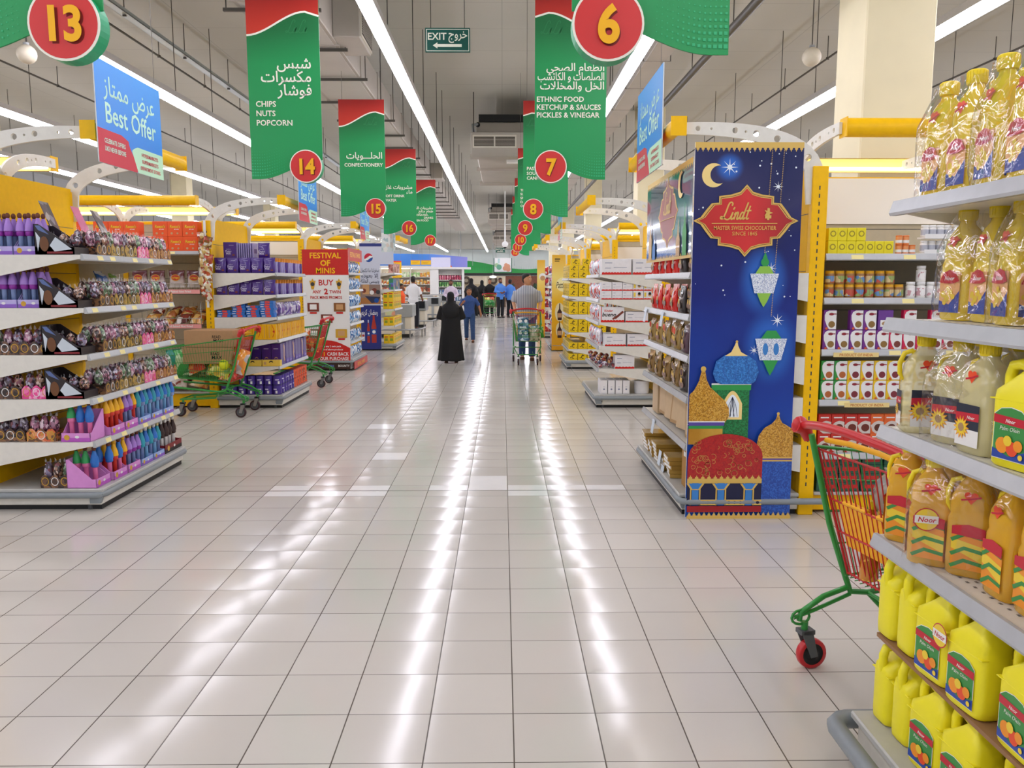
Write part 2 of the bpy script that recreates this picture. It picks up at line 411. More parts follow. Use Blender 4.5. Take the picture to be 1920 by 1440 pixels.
for y in (10.6, 24.0):
    b = MB(); b.box(-2.05, -1.72, y - .42, y + .42, 4.5, 4.93, DUCT, .01); grille(b, y - .4, y + .4, 4.52, 4.91, 0, T(-1.72, 0, 0) @ rz(pi / 2), False)
    obj('grille_box', b, t)
for k in range(24):
    b = MB(); y = 3.1 + k * 1.5
    b.box(-3.0, -1.95, y, y + .035, 4.45, 4.485, ROD)
    for x in (-2.97, -1.98): b.tube([(x, y + .017, 4.46), (x, y + .017, ZC)], .007, ROD, 5)
    obj('hanger', b, t)
t = thing('air_duct', 'narrow duct beside the strip light that passes behind the six disc', 'air duct', (0, 0, 0))
obj('duct_run', MB().box(2.0, 2.3, 1.5, 50, 4.62, 4.85, DUCT, .01), t)
b = MB()
for k in range(30): b.tube([(1.96, 2 + k * 1.6, ZC), (1.96, 2 + k * 1.6, 4.6), (2.34, 2 + k * 1.6, 4.6), (2.34, 2 + k * 1.6, ZC)], .008, ROD, 5)
obj('hanger', b, t)
for i, y in enumerate((17.4, 37.0, 55.0)):
    t = thing('air_conditioning_unit', 'hanging air conditioning unit with front grilles, ' + ('first one down the aisle beyond the exit sign', 'second one down the aisle', 'third one, close to the far wall')[i], 'air conditioner', (0, y, -.1), 0, 'air conditioning units above the aisle')
    b = MB(); b.box(-.66, 1.4, 0, .35, 4.3, 4.78, DUCT, .01); b.box(-.68, 1.42, -.02, .4, 4.28, 4.33, DUCT); obj('front_panel', b, t)
    b = MB(); b.box(-.55, 1.3, .35, 5.6, 4.38, 5.05, DUCT, .015); b.box(-.5, 1.25, .3, .42, 5.05, 5.2, BLACK)
    b.box(-.62, 1.38, 2.6, 2.72, 4.34, 4.42, DUCT); b.box(-.62, 1.38, 5.4, 5.6, 4.32, 4.42, DUCT); obj('body', b, t)
    for x in (-.62, .46): b = MB(); grille(b, x, x + .92, 4.46, 4.72, 0); obj('grille', b, t)
    b = MB(); b.box(.1, .95, 1.0, 1.2, 4.3, 4.37, PAPER, .01); obj('drain_tray', b, t)
    b = MB(); b.tube([(-.6, .1, 4.8), (-.62, .12, 4.95), (-.5, .3, 5.0)], .03, GREY); b.ball((-.52, .28, 4.98), .05, BLACK)
    obj('pipe', b, t)
    for x in (-.6, 1.36): obj('hanger', MB().tube([(x, .05, 4.7), (x, .05, ZC + .1)], .01, ROD), t)
def conduit(x, z, label, r=.018, y0=.5, y1=60, tray=False):
    t = thing('conduit', label, 'conduit', (0, 0, 0))
    b = MB()
    if tray:
        tm = mat('galvanised_tray', 'a9b3b5', .3, metal=.6)
        b.box(x - .06, x + .06, y0, y1, z, z + .008, tm); b.box(x - .06, x - .054, y0, y1, z, z + .05, tm); b.box(x + .054, x + .06, y0, y1, z, z + .05, tm)
    else: b.tube([(x, y0, z), (x, y1, z)], r, ROD)
    obj('run', b, t)
    for k in range(22):
        y = y0 + 1 + k * 2.0
        obj('hanger', MB().tube([(x, y, z), (x, y, ZC)], .007, ROD, 5).box(x - .022, x + .022, y - .012, y + .012, z - .02, z + .02, ROD), t)
conduit(-5.5, 5.15, 'dark conduit with short hangers between the cable tray and the hanging offer sign')
conduit(-8.2, 5.15, 'dark conduit with short hangers above the toy stand and its arched arms')
conduit(5.27, 5.15, 'dark conduit with short hangers passing behind the near cream column')
conduit(8.0, 5.15, 'dark conduit with short hangers above the wrapped oil bottles')
conduit(-4.9, 5.0, 'metal cable tray between the thirteen disc and the chips banner', y0=4, tray=True)
conduit(2.62, 4.42, 'thick grey pipe descending along the row of numbered banners towards the far wall', .05)
GLOBE = mat('globe_shade', 'cfc6b2', .5)
for x, y, la in ((3.34, 9.0, 'cream globe hanging between a banner and the near cream column'), (-5.07, 9.0, 'cream globe hanging under the thirteen banner, by the toy stand')):
    t = thing('ceiling_globe', la, 'globe', (x, y, 0))
    obj('shade', MB().ball((0, 0, 3.97), .1, GLOBE, 20, 12).lathe([(.03, 4.05), (.03, 4.09)], GREY, 10), t); obj('cord', MB().tube([(0, 0, 4.08), (0, 0, ZC)], .006, ROD, 5), t)
t = thing('dome_camera', 'small white dome camera on a pole hung above the far end of the aisle', 'camera', (.12, 36, 0))
obj('pole', MB().tube([(0, 0, 3.3), (0, 0, ZC)], .03, PAPER), t); obj('housing', MB().ball((0, 0, 3.2), .14, PAPER), t); obj('lens_dome', MB().ball((0, 0, 3.1), .08, BLACK), t)

# ---------------------------------------------------------------- hanging signs
GRN = mat('banner_green', '0e9250', .4, noise=.02)
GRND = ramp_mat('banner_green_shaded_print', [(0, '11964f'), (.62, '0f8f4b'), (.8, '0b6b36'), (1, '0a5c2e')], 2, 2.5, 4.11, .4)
GDOT = mat('banner_dots', '35b377', .45, noise=0)
GFAINT = mat('banner_faint_script', '2a7f49', .45, noise=0)
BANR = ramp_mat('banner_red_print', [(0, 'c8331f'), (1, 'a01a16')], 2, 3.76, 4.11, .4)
SIGNW = mat('sign_white', 'efeede', .45, noise=0)
DISC = mat('disc_red', 'cf3230', .35, noise=0)
DNUM = mat('disc_numeral', 'f4b400', .4, noise=0)
DSH = mat('disc_numeral_shadow', '7d1d16', .5, noise=0)  # shadow of the numeral, drawn as a dark offset copy behind it
DRIM = mat('disc_green_edge', '17a06c', .4)
WIRE = mat('wire', '6d675f', .4)
S_ = lambda t: t * t * (3 - 2 * t)
def banner(num, x0, y, left, lines, label):
    W, zt, zb = .645, 4.11, 2.51
    s = 1 if left else -1                       # the wave rises to the right on the left-hand row
    X = lambda u: u * W if left else (1 - u) * W
    t = thing('aisle_banner', label, 'sign', (x0, y, 0), 0, 'numbered green aisle banners')
    b = MB()
    wave = [(X(i / 16), zb - .02 + .17 * S_(max(0, i / 16 - .12) / .88)) for i in range(17)]
    poly = wave + [(X(1), zt), (X(0), zt)]
    if not left: poly = poly[::-1]
    b.prism(poly, -.004, .004, GRN)
    sh = Sheet(b, -.0045)
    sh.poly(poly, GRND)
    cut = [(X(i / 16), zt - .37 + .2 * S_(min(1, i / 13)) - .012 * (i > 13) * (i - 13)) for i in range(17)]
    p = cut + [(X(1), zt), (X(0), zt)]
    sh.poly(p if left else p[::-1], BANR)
    sh.strip(cut, .016, SIGNW)
    script(sh, 'LuLu', .36 if left else .06, zt - .35, .11, GFAINT, .05, .25)
    yy = sh.up(); vs = []; fs = []
    for i in range(14):
        for j in range(9):
            u = .02 + i * .034; r = .0085 * (1 - j / 11) * (1 - i / 17); z = zb + .012 + j * .026 + .17 * S_(max(0, u - .12) / .88)
            n = len(vs); cx = X(u)
            vs += [(cx - r, yy, z - r), (cx + r, yy, z - r), (cx + r, yy, z + r), (cx - r, yy, z + r)]; fs.append((n, n + 1, n + 2, n + 3))
    b.add(vs, fs, GDOT)
    for tx, x, z, sz, al, kw in lines: sh.text(tx, x, z, sz, SIGNW, align=al, **kw)
    obj('panel', b, t)
    cx = X(.775); cz = 2.60
    d = MB(); M = T(cx, -.005, cz) @ Matrix.Rotation(pi / 2, 4, 'X')
    d.lathe([(.146, -.05), (.146, .03)], DRIM, 40, M, smooth=False); d.lathe([(.146, .03), (.146, .034)], SIGNW, 40, M, smooth=False)
    d2 = Sheet(d, -.0395); d2.disc(cx, cz, .137, DISC, 40)
    sz = .2 if len(num) == 1 else .185
    for k, m_ in ((.006, DSH), (0, DNUM)): d.text(num, cx + k, cz - sz * .36 - k, sz, m_, -.0405 - (.012 if k == 0 else 0), bold=.035, wide=.9, res=8)
    obj('number_disc', d, t)
    ze = 4.5 if left else 4.275 if num == '10' else ZC      # hung from the duct, the cooling unit or the ceiling
    for u in (.08, .92): obj('suspension_wire', MB().tube([(X(u), 0, zt), (X(u), 0, ze)], .003, WIRE, 4), t)
BD = dict(bold=.03)
AB = dict(bold=.012)
def col_lines(ar, en, az, ez, asz, esz, ax=.64, ex=.07, dz=.118, de=.085):
    r = [(a, ax, az - i * dz, asz, 'RIGHT', dict(AB, fit=.6)) for i, a in enumerate(ar)]
    return r + [(e, ex, ez - i * de, esz, 'LEFT', BD) for i, e in enumerate(en)]
banner('13', -2.27, 3.46, True, [], 'green banner with the thirteen disc, cut off by the top of the view')
banner('14', -2.275, 7.51, True, col_lines(['\ufeb2\ufe92\ufeb7', '\ufe95\ufe8d\ufeae\ufeb4\ufedc\ufee3', '\ufead\ufe8e\ufeb7\ufeee\ufed3'], ['CHIPS', 'NUTS', 'POPCORN'], 3.457, 3.125, .13, .069, ax=.57, ex=.06, dz=.116, de=.082), 'green chips, nuts and popcorn banner with the fourteen disc')
banner('15', -2.31, 11.75, True, [('\ufe95\ufe8e\ufef3\ufeee\u0640\u0640\u0640\ufee0\ufea4\ufedf\ufe8d', .61, 3.3, .12, 'RIGHT', dict(bold=.012, fit=.55)), ('CONFECTIONERY', .61, 3.188, .068, 'RIGHT', dict(bold=.03, fit=.545))], 'green confectionery banner with the fifteen disc')
banner('16', -2.32, 16.0, True, col_lines(['\ufe94\ufef3\ufeaf\ufe8e\ufecf \ufe95\ufe8e\ufe91\ufeed\ufeae\ufeb8\ufee3', '\ufe80\ufe8e\ufee3'], ['SOFT DRINK', 'WATER'], 3.355, 3.195, .1, .07, ax=.575, dz=.09, ex=.02, de=.083), 'green soft drink and water banner with the sixteen disc')
banner('17', -2.33, 20.75, True, [('\ufe94\ufed7\ufe8e\ufec4\ufedf\ufe8d \ufe95\ufe8e\ufe91\ufeed\ufeae\ufeb8\ufee3', .58, 3.385, .09, 'RIGHT', AB), ('\ufe9e\ufee0\ufe9c\ufee3 \ufee1\ufe8e\ufecc\ufec3', .58, 3.305, .09, 'RIGHT', AB), ('CARBONATED-', .46, 3.215, .068, 'RIGHT', BD), ('DRINKS', .58, 3.147, .068, 'RIGHT', BD), ('FROZEN FOOD', .46, 3.08, .068, 'RIGHT', BD)], 'green carbonated drinks and frozen food banner with the seventeen disc')
banner('6', .285, 3.44, False, [], 'green banner with the six disc, cut off by the top of the view')
banner('7', .295, 7.51, False, col_lines(['\ufef2\ufea4\ufebc\ufedf\ufe8d \ufee1\ufe8e\ufecc\ufec4\ufedf\ufe8d', '\ufe90\ufeb8\ufe97\ufe8e\ufedc\ufedf\ufe8d \ufeed \ufe95\ufe8e\ufebc\ufee0\ufebc\ufedf\ufe8d', '\ufe95\ufefc\ufee0\ufea8\ufee4\ufedf\ufe8d\ufeed \ufede\ufea8\ufedf\ufe8d'], ['ETHNIC FOOD', 'KETCHUP & SAUCES', 'PICKLES & VINEGAR'], 3.443, 3.175, .094, .064, dz=.08, ex=.015, de=.069, ax=.628), 'green ethnic food and ketchup banner with the seven disc')
banner('8', .30, 11.8, False, [(e, .05, 3.15 - i * .067, .064, 'LEFT', BD) for i, e in enumerate(['PASTA', 'SOUP', 'CANNED FOOD'])], 'green pasta and soup banner with the eight disc')
banner('9', .30, 15.9, False, [(e, .05, 3.3 - i * .075, .064, 'LEFT', BD) for i, e in enumerate(['TEA', 'SUGAR', 'SPICES', 'DAL', 'OIL'])], 'green banner with the nine disc, mostly behind the eight banner')
for n, y in (('10', 20.4), ('11', 24.7), ('12', 29.0)): banner(n, .31, y, False, [], 'green banner with the %s disc, among the far banners over the aisle' % {'10': 'ten', '11': 'eleven', '12': 'twelve'}[n])

BLUE = ramp_mat('offer_blue', [(0, '2f7fe0'), (1, '5aa2f2')], 2, 0, .78, .3)
MINT = mat('offer_mint', 'bfe9c6', .4, noise=0)
ORED = mat('offer_red', 'cc2f45', .4, noise=0)
OTXT = mat('offer_letters', 'c9f0dc', .4, noise=0)
def offer(x, y, rot, label, z=2.32):
    t = thing('offer_sign', label, 'sign', (x, y, z), rot, 'blue best offer signs')
    W, H = 1.08, .78; K = .9, 1, .83
    b = MB().box(0, W, 0, .006, 0, H, PAPER)
    for M in (None, T(W, .006, 0) @ rz(pi)):
        s = Sheet(b, -.0005, M); s.rect(0, W, 0, H, BLUE)
        s.poly([(0, 0), (.6, 0)] + [(.6 - .13 * S_(i / 8), .03 + .2 * i / 8) for i in range(9)] + [(.36, .26), (0, .26)], ORED)
        s.poly([(.61, 0), (W, 0), (W, .21), (.62, .21)] + [(.62 - .1 * sin(i / 6 * pi / 2), .21 - .05 * i / 6) for i in range(1, 7)], MINT)
        s.text('\ufeaf\ufe8e\ufe98\ufee4\ufee3 \ufebd\ufeae\ufecb', W / 2, .53, .2, OTXT, bold=.008, fit=.84)
        s.text('Best Offer', W / 2, .32, .22, OTXT, bold=.012, fit=.84)
        for i, e in enumerate(('CELEBRATE OFFERS', 'LIKE NEVER BEFORE')): s.text(e, .25, .16 - i * .06, .05, OTXT, bold=.02, fit=.32)
        for i, e in enumerate(('HYPERMARKETS', 'SUPERMARKETS', 'DEPARTMENT STORES')): s.text(e, .83, .145 - i * .055, .042, ORED, bold=.02, fit=.36)
    obj('panel', b, t, scale=K)
    for k in (.08, W * .9 - .08): obj('suspension_wire', MB().tube([(k, 0, H * .83), (k, 0, (4.5 if -2.9 < x < -2 else ZC) - z)], .002, WIRE, 4), t)
offer(-2.55, 5.25, pi / 2, 'blue best offer sign hanging over the toy stand')
offer(-2.5, 10.1, pi / 2, 'blue best offer sign behind the fourteen disc, over the purple chocolate stand')
offer(-2.5, 14.4, pi / 2, 'blue best offer sign beside the fifteen disc, over the red festival board')
offer(1.04, 6.35, -pi / 2, 'blue best offer sign hanging over the foil chocolate stand')
offer(1.04, 15.2, -pi / 2, 'blue best offer sign seen edge-on over the yellow packet stand')
EXG = mat('exit_green', '0c5146', .4, noise=0)
def exit_sign(x, y, z, s, label):
    t = thing('exit_sign', label, 'sign', (x, y, z))
    b = MB().box(0, .48 * s, 0, .02, 0, .25 * s, EXG); sh = Sheet(b)
    sh.rect(.012 * s, .468 * s, .012 * s, .238 * s, SIGNW); sh.rect(.018 * s, .462 * s, .018 * s, .232 * s, EXG)
    sh.text('EXIT', .125 * s, .13 * s, .1 * s, SIGNW, bold=.02, fit=.2 * s); sh.text('\ufe9d\ufeed\ufeae\ufea7', .35 * s, .145 * s, .125 * s, SIGNW, bold=.01, fit=.2 * s)
    sh.rect(.12 * s, .39 * s, .055 * s, .085 * s, SIGNW); sh.poly([(.08 * s, .07 * s), (.13 * s, .038 * s), (.13 * s, .102 * s)], SIGNW)
    obj('panel', b, t)
    for k in (.06, .42): obj('suspension_rod', MB().tube([(k * s, .01, .25 * s), (k * s, .01, ZC - z)], .004, ROD, 4), t)
exit_sign(-.822, 9.0, 4.005, 1.0, 'dark green exit sign with a white arrow hanging from the ceiling')
exit_sign(-.31, 36.6, 2.85, .91, 'small far exit sign hanging before the green wall band')
# ---------------------------------------------------------------- shelving
BUMP = mat('bumper_grey', '868d90', .4)
TICK = mat('yellow_price_ticket', 'ecdf9a', .5, noise=0)
PERF = mat('shelf_perforation', '6f6d67', .6, noise=0)
DECK = mat('base_deck', 'b9b8b2', .4)
BACKP = mat('beige_back_panel', 'b5aa92', .6)
HDR = mat('white_header', 'efeae0', .5, noise=0)
CAN_IN = mat('canopy_inside', 'f3e29a', .4, noise=0)
def curve_plate(outer, holes, th, m):
    """flat plate with round holes, in the (x, z) plane, centred on y = 0"""
    cu = bpy.data.curves.new('pl', 'CURVE'); cu.dimensions = '2D'; cu.fill_mode = 'BOTH'; cu.extrude = th / 2
    for pts in [outer] + [[(cx + r * cos(2 * pi * i / 14), cz + r * sin(2 * pi * i / 14)) for i in range(14)] for cx, cz, r in holes]:
        sp = cu.splines.new('POLY'); sp.points.add(len(pts) - 1); sp.use_cyclic_u = True
        for p, q in zip(sp.points, pts): p.co = (q[0], q[1], 0, 1)
    o = bpy.data.objects.new('pl', cu); me = bpy.data.meshes.new_from_object(o)
    b = MB(); b.add([(v.co.x, v.co.z, v.co.y) for v in me.vertices], [tuple(p.vertices)[::-1] for p in me.polygons], m)
    bpy.data.objects.remove(o); bpy.data.curves.remove(cu); bpy.data.meshes.remove(me)
    return b
def arm_pts(L, n=14):
    """arched arm: root at x=0, z=0, rising steeply and flattening out to x=L"""
    H = .335; N = 2.5
    def c(t): return (L * t, H * max(0, 1 - (1 - t) ** N) ** (1 / N))
    top = []; bot = []
    for i in range(n + 1):
        t = (i / n) ** 1.6; x, z = c(t); x2, z2 = c(min(1, t + .01)); x1, z1 = c(max(0, t - .01))
        tx, tz = x2 - x1, z2 - z1; l = sqrt(tx * tx + tz * tz); nx, nz = -tz / l, tx / l; w_ = .06 - .024 * t
        top.append((x + nx * w_, z + nz * w_)); bot.append((x - nx * w_, z - nz * w_))
    bot = [(.05, -.14)] + bot[1:]; top = [(-.06, -.14)] + top
    holes = [(*c(t), .024 - .008 * t) for t in (.06, .3, .46, .62, .9)] + [(*c(t), .008) for t in (.54, .8)]
    return top + bot[::-1], holes
def wedge(mb, xb, xf, y0, y1, z, th=.185, tf=.03, m=WHITE):
    """shelf side bracket: deep at the post (xb), thin at the shelf edge (xf)"""
    s = 1 if xf > xb else -1
    p = [(xb, z - th), (xf - s * .02, z - tf), (xf, z - tf), (xf, z), (xb, z)]
    mb.prism(p if s > 0 else p[::-1], y0, y1, m)
def rail_mesh(W, front, off, tickets, z=0):
    """price rail along y (length W), proud of the shelf edge towards +x (front=1) or -x"""
    b = MB(); s = front
    p = [(0, -.038), (s * .02, -.038), (s * .024, -.03), (s * .012, .006), (0, .006)]
    b.prism(p if s > 0 else p[::-1], 0, W, RAIL)
    for a, c in tickets: b.add([(s * .0245, a, -.031), (s * .0245, c, -.031), (s * .0155, c, -.002), (s * .0155, a, -.002)], [(0, 1, 2, 3)], TICK)
    return b
def endcap(label, s, xf, y0, y1, zs, zb, tickets=0, panel=YELP, side_near=True, canopy=True, top=2.3, perf=False, bumper=True, arms=True, bo=.02, ho=.05, br=.022):
    """free end of an aisle: s=+1 faces +x, s=-1 faces -x; xf is the shelf edge, depth .76"""
    t = thing('gondola_endcap', label, 'shelf', (0, 0, 0), 0, 'shelf stands at the aisle ends')
    D = .76; xb = xf - s * D; W = y1 - y0; lo, hi = min, max
    X = lambda a, b_: (lo(a, b_), hi(a, b_))
    b = MB()
    xa, xc = X(xb, xf + s * .03)
    b.box(xa, xc, y0 + .01, y1 - .01, .035, zb - .03, WHITE, .006); b.box(xa + .01, xc - .01, y0 + .03, y1 - .03, .0, .04, BLACK)
    xa, xc = X(xb, xf + s * .05); b.box(xa, xc, y0 - .005, y1 + .005, zb - .025, zb, DECK, .005)
    for yy in (y0 + .04, y1 - .09):
        b.lathe([(.02, 0), (.02, .03), (.012, .035), (.012, .05)], DGREY, 10, T(xf - s * .06, yy, 0))
        for zz in (zb - .05, zb - .09): b.box(*X(xf - s * .05, xf - s * .035), y0 + .006, y0 + .012, zz - .006, zz + .006, BLACK)
    obj('base', b, t)
    if bumper:
        b = MB(); r = .06; pts = [(xb - s * (.16 if bo > .05 else 0), y0 - bo, zb - .04), (xf + s * (ho - r), y0 - bo, zb - .04)] + [(xf + s * (ho - r + r * sin(a)), y0 - bo + r - r * cos(a), zb - .04) for a in (pi / 6, pi / 3, pi / 2)]
        pts += [(xf + s * (ho - r + r * cos(a)), y1 + .02 - r + r * sin(a), zb - .04) for a in (0, pi / 6, pi / 3, pi / 2)] + [(xb, y1 + .02, zb - .04)]
        b.tube(pts, br, BUMP, 10)
        b.prism([(xf + s * .03, .05), (xf + s * .055, zb - .03), (xf - s * .04, zb - .03), (xf - s * .04, .05)][::s], y0 - .012, y0 + .02, BUMP)
        obj('bumper_rail', b, t)
    for i, z in enumerate(zs):
        b = MB(); xa, xc = X(xb, xf)
        b.box(xa, xc, y0 + .01, y1 - .01, z - .03, z, WHITE)
        wedge(b, xb, xf, y0, y0 + .012, z); wedge(b, xb, xf, y1 - .012, y1, z)
        if perf:
            yy = y0 + .1
            vs = []; fs = []
            while yy < y1 - .05:
                for q in (.05, .075):
                    n = len(vs); c = xf - s * q; vs += [(c - .004, yy - .006, z + .0008), (c + .004, yy - .006, z + .0008), (c + .004, yy + .006, z + .0008), (c - .004, yy + .006, z + .0008)]; fs.append((n, n + 1, n + 2, n + 3))
                yy += .036
            b.add(vs, fs, PERF)
        sh = obj('shelf', b, t)
        k = random.Random(i + int(y0 * 10)); tk = [(q * W, q * W + .075) for q in [(j + .2 + k.random() * .5) / tickets for j in range(tickets)]] if tickets else []
        obj('price_rail', rail_mesh(W - .01, s, 0, tk), sh, (xf, y0 + .005, z))
    for yy in (y0, y1 - .06):
        b = MB(); xa, xc = X(xb - s * .1, xb); b.box(xa, xc, yy, yy + .06, 0, top, YEL, .004)
        if yy == y0:
            for k in range(40): b.box(xb - s * .045 - .004, xb - s * .045 + .004, yy - .001, yy + .002, .2 + k * .05, .225 + k * .05, DGREY)
        obj('upright', b, t)
    b = MB(); xa, xc = X(xb, xb - s * .02); b.box(xa, xc, y0 + .06, y1 - .06, zb, top + .02, panel)
    for k in range(1, 6): b.box(*X(xb + s * .0015, xb), y0 + .06, y1 - .06, zb + k * .37, zb + k * .37 + .004, DGREY)
    obj('back_panel', b, t)
    if arms:
        L = D + .09; po, ho = arm_pts(L)
        pl = curve_plate(po, ho, .02, WHITE).mesh('arm')
        for yy in (y0 + .03, y1 - .03):
            obj('arm', pl, t, (xb - s * .02, yy, top - .1), (0, 0, 0 if s > 0 else pi))
        if canopy:
            b = MB(); z = top + .24; cx = xb + s * (L + .03)
            for rr, rq, m in ((.05, .06, YEL), (.046, .056, CAN_IN)):
                b.loft([[(cx + s * rr * cos(a), y, z + rq * sin(a)) for a in [-1.5 + 3.5 * i / 10 for i in range(11)]] for y in (y0 - .03, y1 + .03)], m, False, None, True, False)
            for ya in (y0 - .036, y1 + .03): b.box(cx - .05, cx + .05, ya, ya + .006, z - .06, z + .06, YEL)
            cn = obj('canopy', b, t)
            obj('lamp_tube', MB().tube([(cx - s * .012, y0 + .02 + i * (W - .04) / 3, z - .025) for i in range(4)], .013, TUBEM, 6), cn)
    return t
def row(label, s, xb, length, y0, y1, zs, zb, near=True, far_canopy=True, top=2.3, header=None, kick=YEL, canopy_end=0.0):
    """double sided aisle row behind an end stand; runs away from the aisle, shelves shown on its -y face"""
    t = thing('gondola_shelving', label, 'shelf', (0, 0, 0), 0, 'long shelf rows behind the end stands')
    X = lambda a, b_: (min(a, b_), max(a, b_))
    xa = xb - s * .11; xe = xb - s * length; ym = (y0 + y1) / 2
    b = MB(); x0, x1 = X(xa, xe); b.box(x0, x1, y0 + .03, y1 - .03, .02, zb - .02, kick, .004); b.box(x0, x1, y0 + .0, y1, zb - .02, zb, DECK, .004); obj('base', b, t)
    b = MB(); b.box(x0, x1, ym - .02, ym + .02, zb, top, BACKP)
    k = zb + .2
    while k < top: b.box(x0, x1, ym - .0215, ym - .02, k, k + .004, DGREY); k += .2
    b.box(x0, x1, ym - .03, ym + .03, top, top + .03, YEL); obj('back_panel', b, t)
    n = max(1, round(length / 1.35)); seg = (x1 - x0) / n
    for i in range(n + 1):
        b = MB(); xx = x0 + i * seg; b.box(xx - .03, xx + .03, ym - .045, ym + .045, 0, top + .02, YEL); obj('upright', b, t)
    if near:
        for i, z in enumerate(zs):
            b = MB(); b.box(x0, x1, y0, ym - .02, z - .03, z, WHITE); sh = obj('shelf', b, t)
            k = random.Random(i + int(y0)); r = rail_mesh(x1 - x0, 1, 0, [(q, q + .08) for q in [.1 + j * .33 + k.random() * .1 for j in range(int((x1 - x0) / .33))]])
            obj('price_rail', MB_rot(r), sh, (x0, y0, z))
    if header: b = MB(); b.box(x0, x1, ym - .04, ym - .025, header[0], header[1], HDR); obj('header_board', b, t)
    po, ho = arm_pts(ym - y0 + .02)
    pl = curve_plate(po, ho, .02, WHITE).mesh('arm')
    for d, yc in ((-1, y0 - .0), (1, y1 + .0)):
        if d == 1 and not far_canopy: continue
        for i in range(n + 1):
            xx = x0 + i * seg; xx = min(max(xx, x0 + .05), x1 - .05)
            obj('arm', pl, t, (xx, ym, top - .1), (0, 0, d * pi / 2))
        b = MB(); z = top + .235; A = [-1.5 + 3.5 * i / 10 for i in range(11)]; yc = yc + d * .03
        cx0, cx1 = x0 + (0.0 if s > 0 else canopy_end), x1 - (canopy_end if s > 0 else 0)
        for rr, rz_, m in ((.055, .06, YEL), (.051, .056, CAN_IN)):
            b.loft([[(x, yc + d * rr * cos(a), z + rz_ * sin(a)) for a in A] for x in (cx0, cx1)], m, False, None, True, False)
        for x in (cx0, cx1): b.box(x - .003, x + .003, yc - .055, yc + .055, z - .06, z + .06, YEL)
        cn = obj('canopy', b, t)
        m = int((cx1 - cx0) / 1.3) + 1
        obj('lamp_tube', MB().tube([(cx0 + .05 + i * (cx1 - cx0 - .1) / m, yc - d * .015, z - .03) for i in range(m + 1)], .013, TUBEM, 6), cn)
    return t
def MB_rot(r):
    """turn a +x facing rail along +y into a -y facing rail along +x"""
    r.v = [(y, -x, z) for x, y, z in r.v]
    r.f = [f for f in r.f]
    return r
# the left-hand aisle ends
Z1 = [1.742, 1.388, 1.072, .771, .475]; B1 = .15
endcap('yellow-backed toy stand with chocolate eggs and purple wands on white shelves', 1, -2.8, 5.42, 6.87, Z1, B1, tickets=5)
row('shelf row running behind the toy stand, under a lit yellow canopy', 1, -3.56, 10.4, 5.42, 6.87, [1.93, 1.45, 1.04, .6], .15, near=False, canopy_end=.055)
Z2 = [1.668, 1.402, 1.128, .85, .52]; B2 = .165
endcap('stand of purple chocolate pouches and tins on white shelves, yellow post at its back', 1, -2.78, 9.93, 11.4, Z2, B2, tickets=0)
row('shelf row with orange boxes and wire bread racks beside the purple chocolate stand', 1, -3.54, 10.2, 9.95, 11.38, [1.93], .2, canopy_end=.03)
Z3 = [1.72, 1.42, 1.12, .82, .5]; B3 = .2
endcap('stand of blue and white packets behind the red and white festival board', 1, -2.70, 14.2, 15.6, Z3, B3, bo=.06)
row('shelf row behind the festival board stand, under yellow canopies', 1, -3.46, 9.8, 14.2, 15.6, [], .2, near=False, header=(2.05, 2.28))
Z4 = [1.76, 1.38, .94, .56]; B4 = .15
endcap('stand of yellow cartons beside the white and blue cola board', 1, -2.48, 18.45, 19.9, Z4, B4, bo=.06)
row('shelf row behind the cola board stand, under yellow canopies', 1, -3.26, 9.5, 18.45, 19.9, [], .2, near=False)
# the right-hand aisle ends
Z0 = [1.80, 1.45, 1.115, .765]; B0 = .165
endcap('cooking oil stand with wrapped oil bottles and bright yellow jugs on grey-edged shelves', -1, 1.195, .98, 2.47, Z0, B0, perf=True, canopy=False, arms=False, bo=.05, ho=.11, br=.03)
ZL = [1.62, 1.345, 1.07, .80, .48]; BL = .15
endcap('chocolate stand with foil pouches behind the tall night-sky board', -1, 1.235, 5.25, 6.9, ZL, BL, bo=.06)
row('shelf row of jars and food boxes beside the night-sky board, yellow post at its end', -1, 1.995, 9.0, 5.27, 6.88, [1.74, 1.455, 1.115, .78, .42], .15, header=(1.99, 2.32), canopy_end=.065)
ZK = [1.648, 1.345, 1.065, .768, .488]; BK = .166
endcap('stand of white and red snack cartons on white shelves', -1, 1.195, 9.9, 11.35, ZK, BK)
row('shelf row behind the white and red snack stand', -1, 1.955, 9.0, 9.9, 11.35, [1.62, 1.35], .2, header=(1.72, 2.1))
ZY = [1.62, 1.3, .98, .66, .36]; BY = .16
endcap('stand of yellow packets with black marks on white shelves', -1, 1.185, 14.38, 15.8, ZY, BY)
row('shelf row behind the yellow packet stand', -1, 1.945, 8.5, 14.38, 15.8, [], .2, near=False, header=(1.8, 2.2))
endcap('stand with red and purple packets beside the taller yellow script board', -1, 1.13, 18.25, 19.7, [1.75, 1.45, 1.15, .85, .5], .16, bo=.06)
row('shelf row behind the taller yellow script board', -1, 1.89, 8.0, 18.25, 19.7, [], .2, near=False, header=(1.8, 2.2))
endcap('stand beside the smaller, farther yellow board', -1, 1.05, 22.6, 24.0, [1.75, 1.45, 1.15, .85, .5], .16)
row('shelf row behind the smaller, farther yellow board', -1, 1.825, 8.0, 22.6, 24.0, [], .2, near=False, header=(1.8, 2.2))
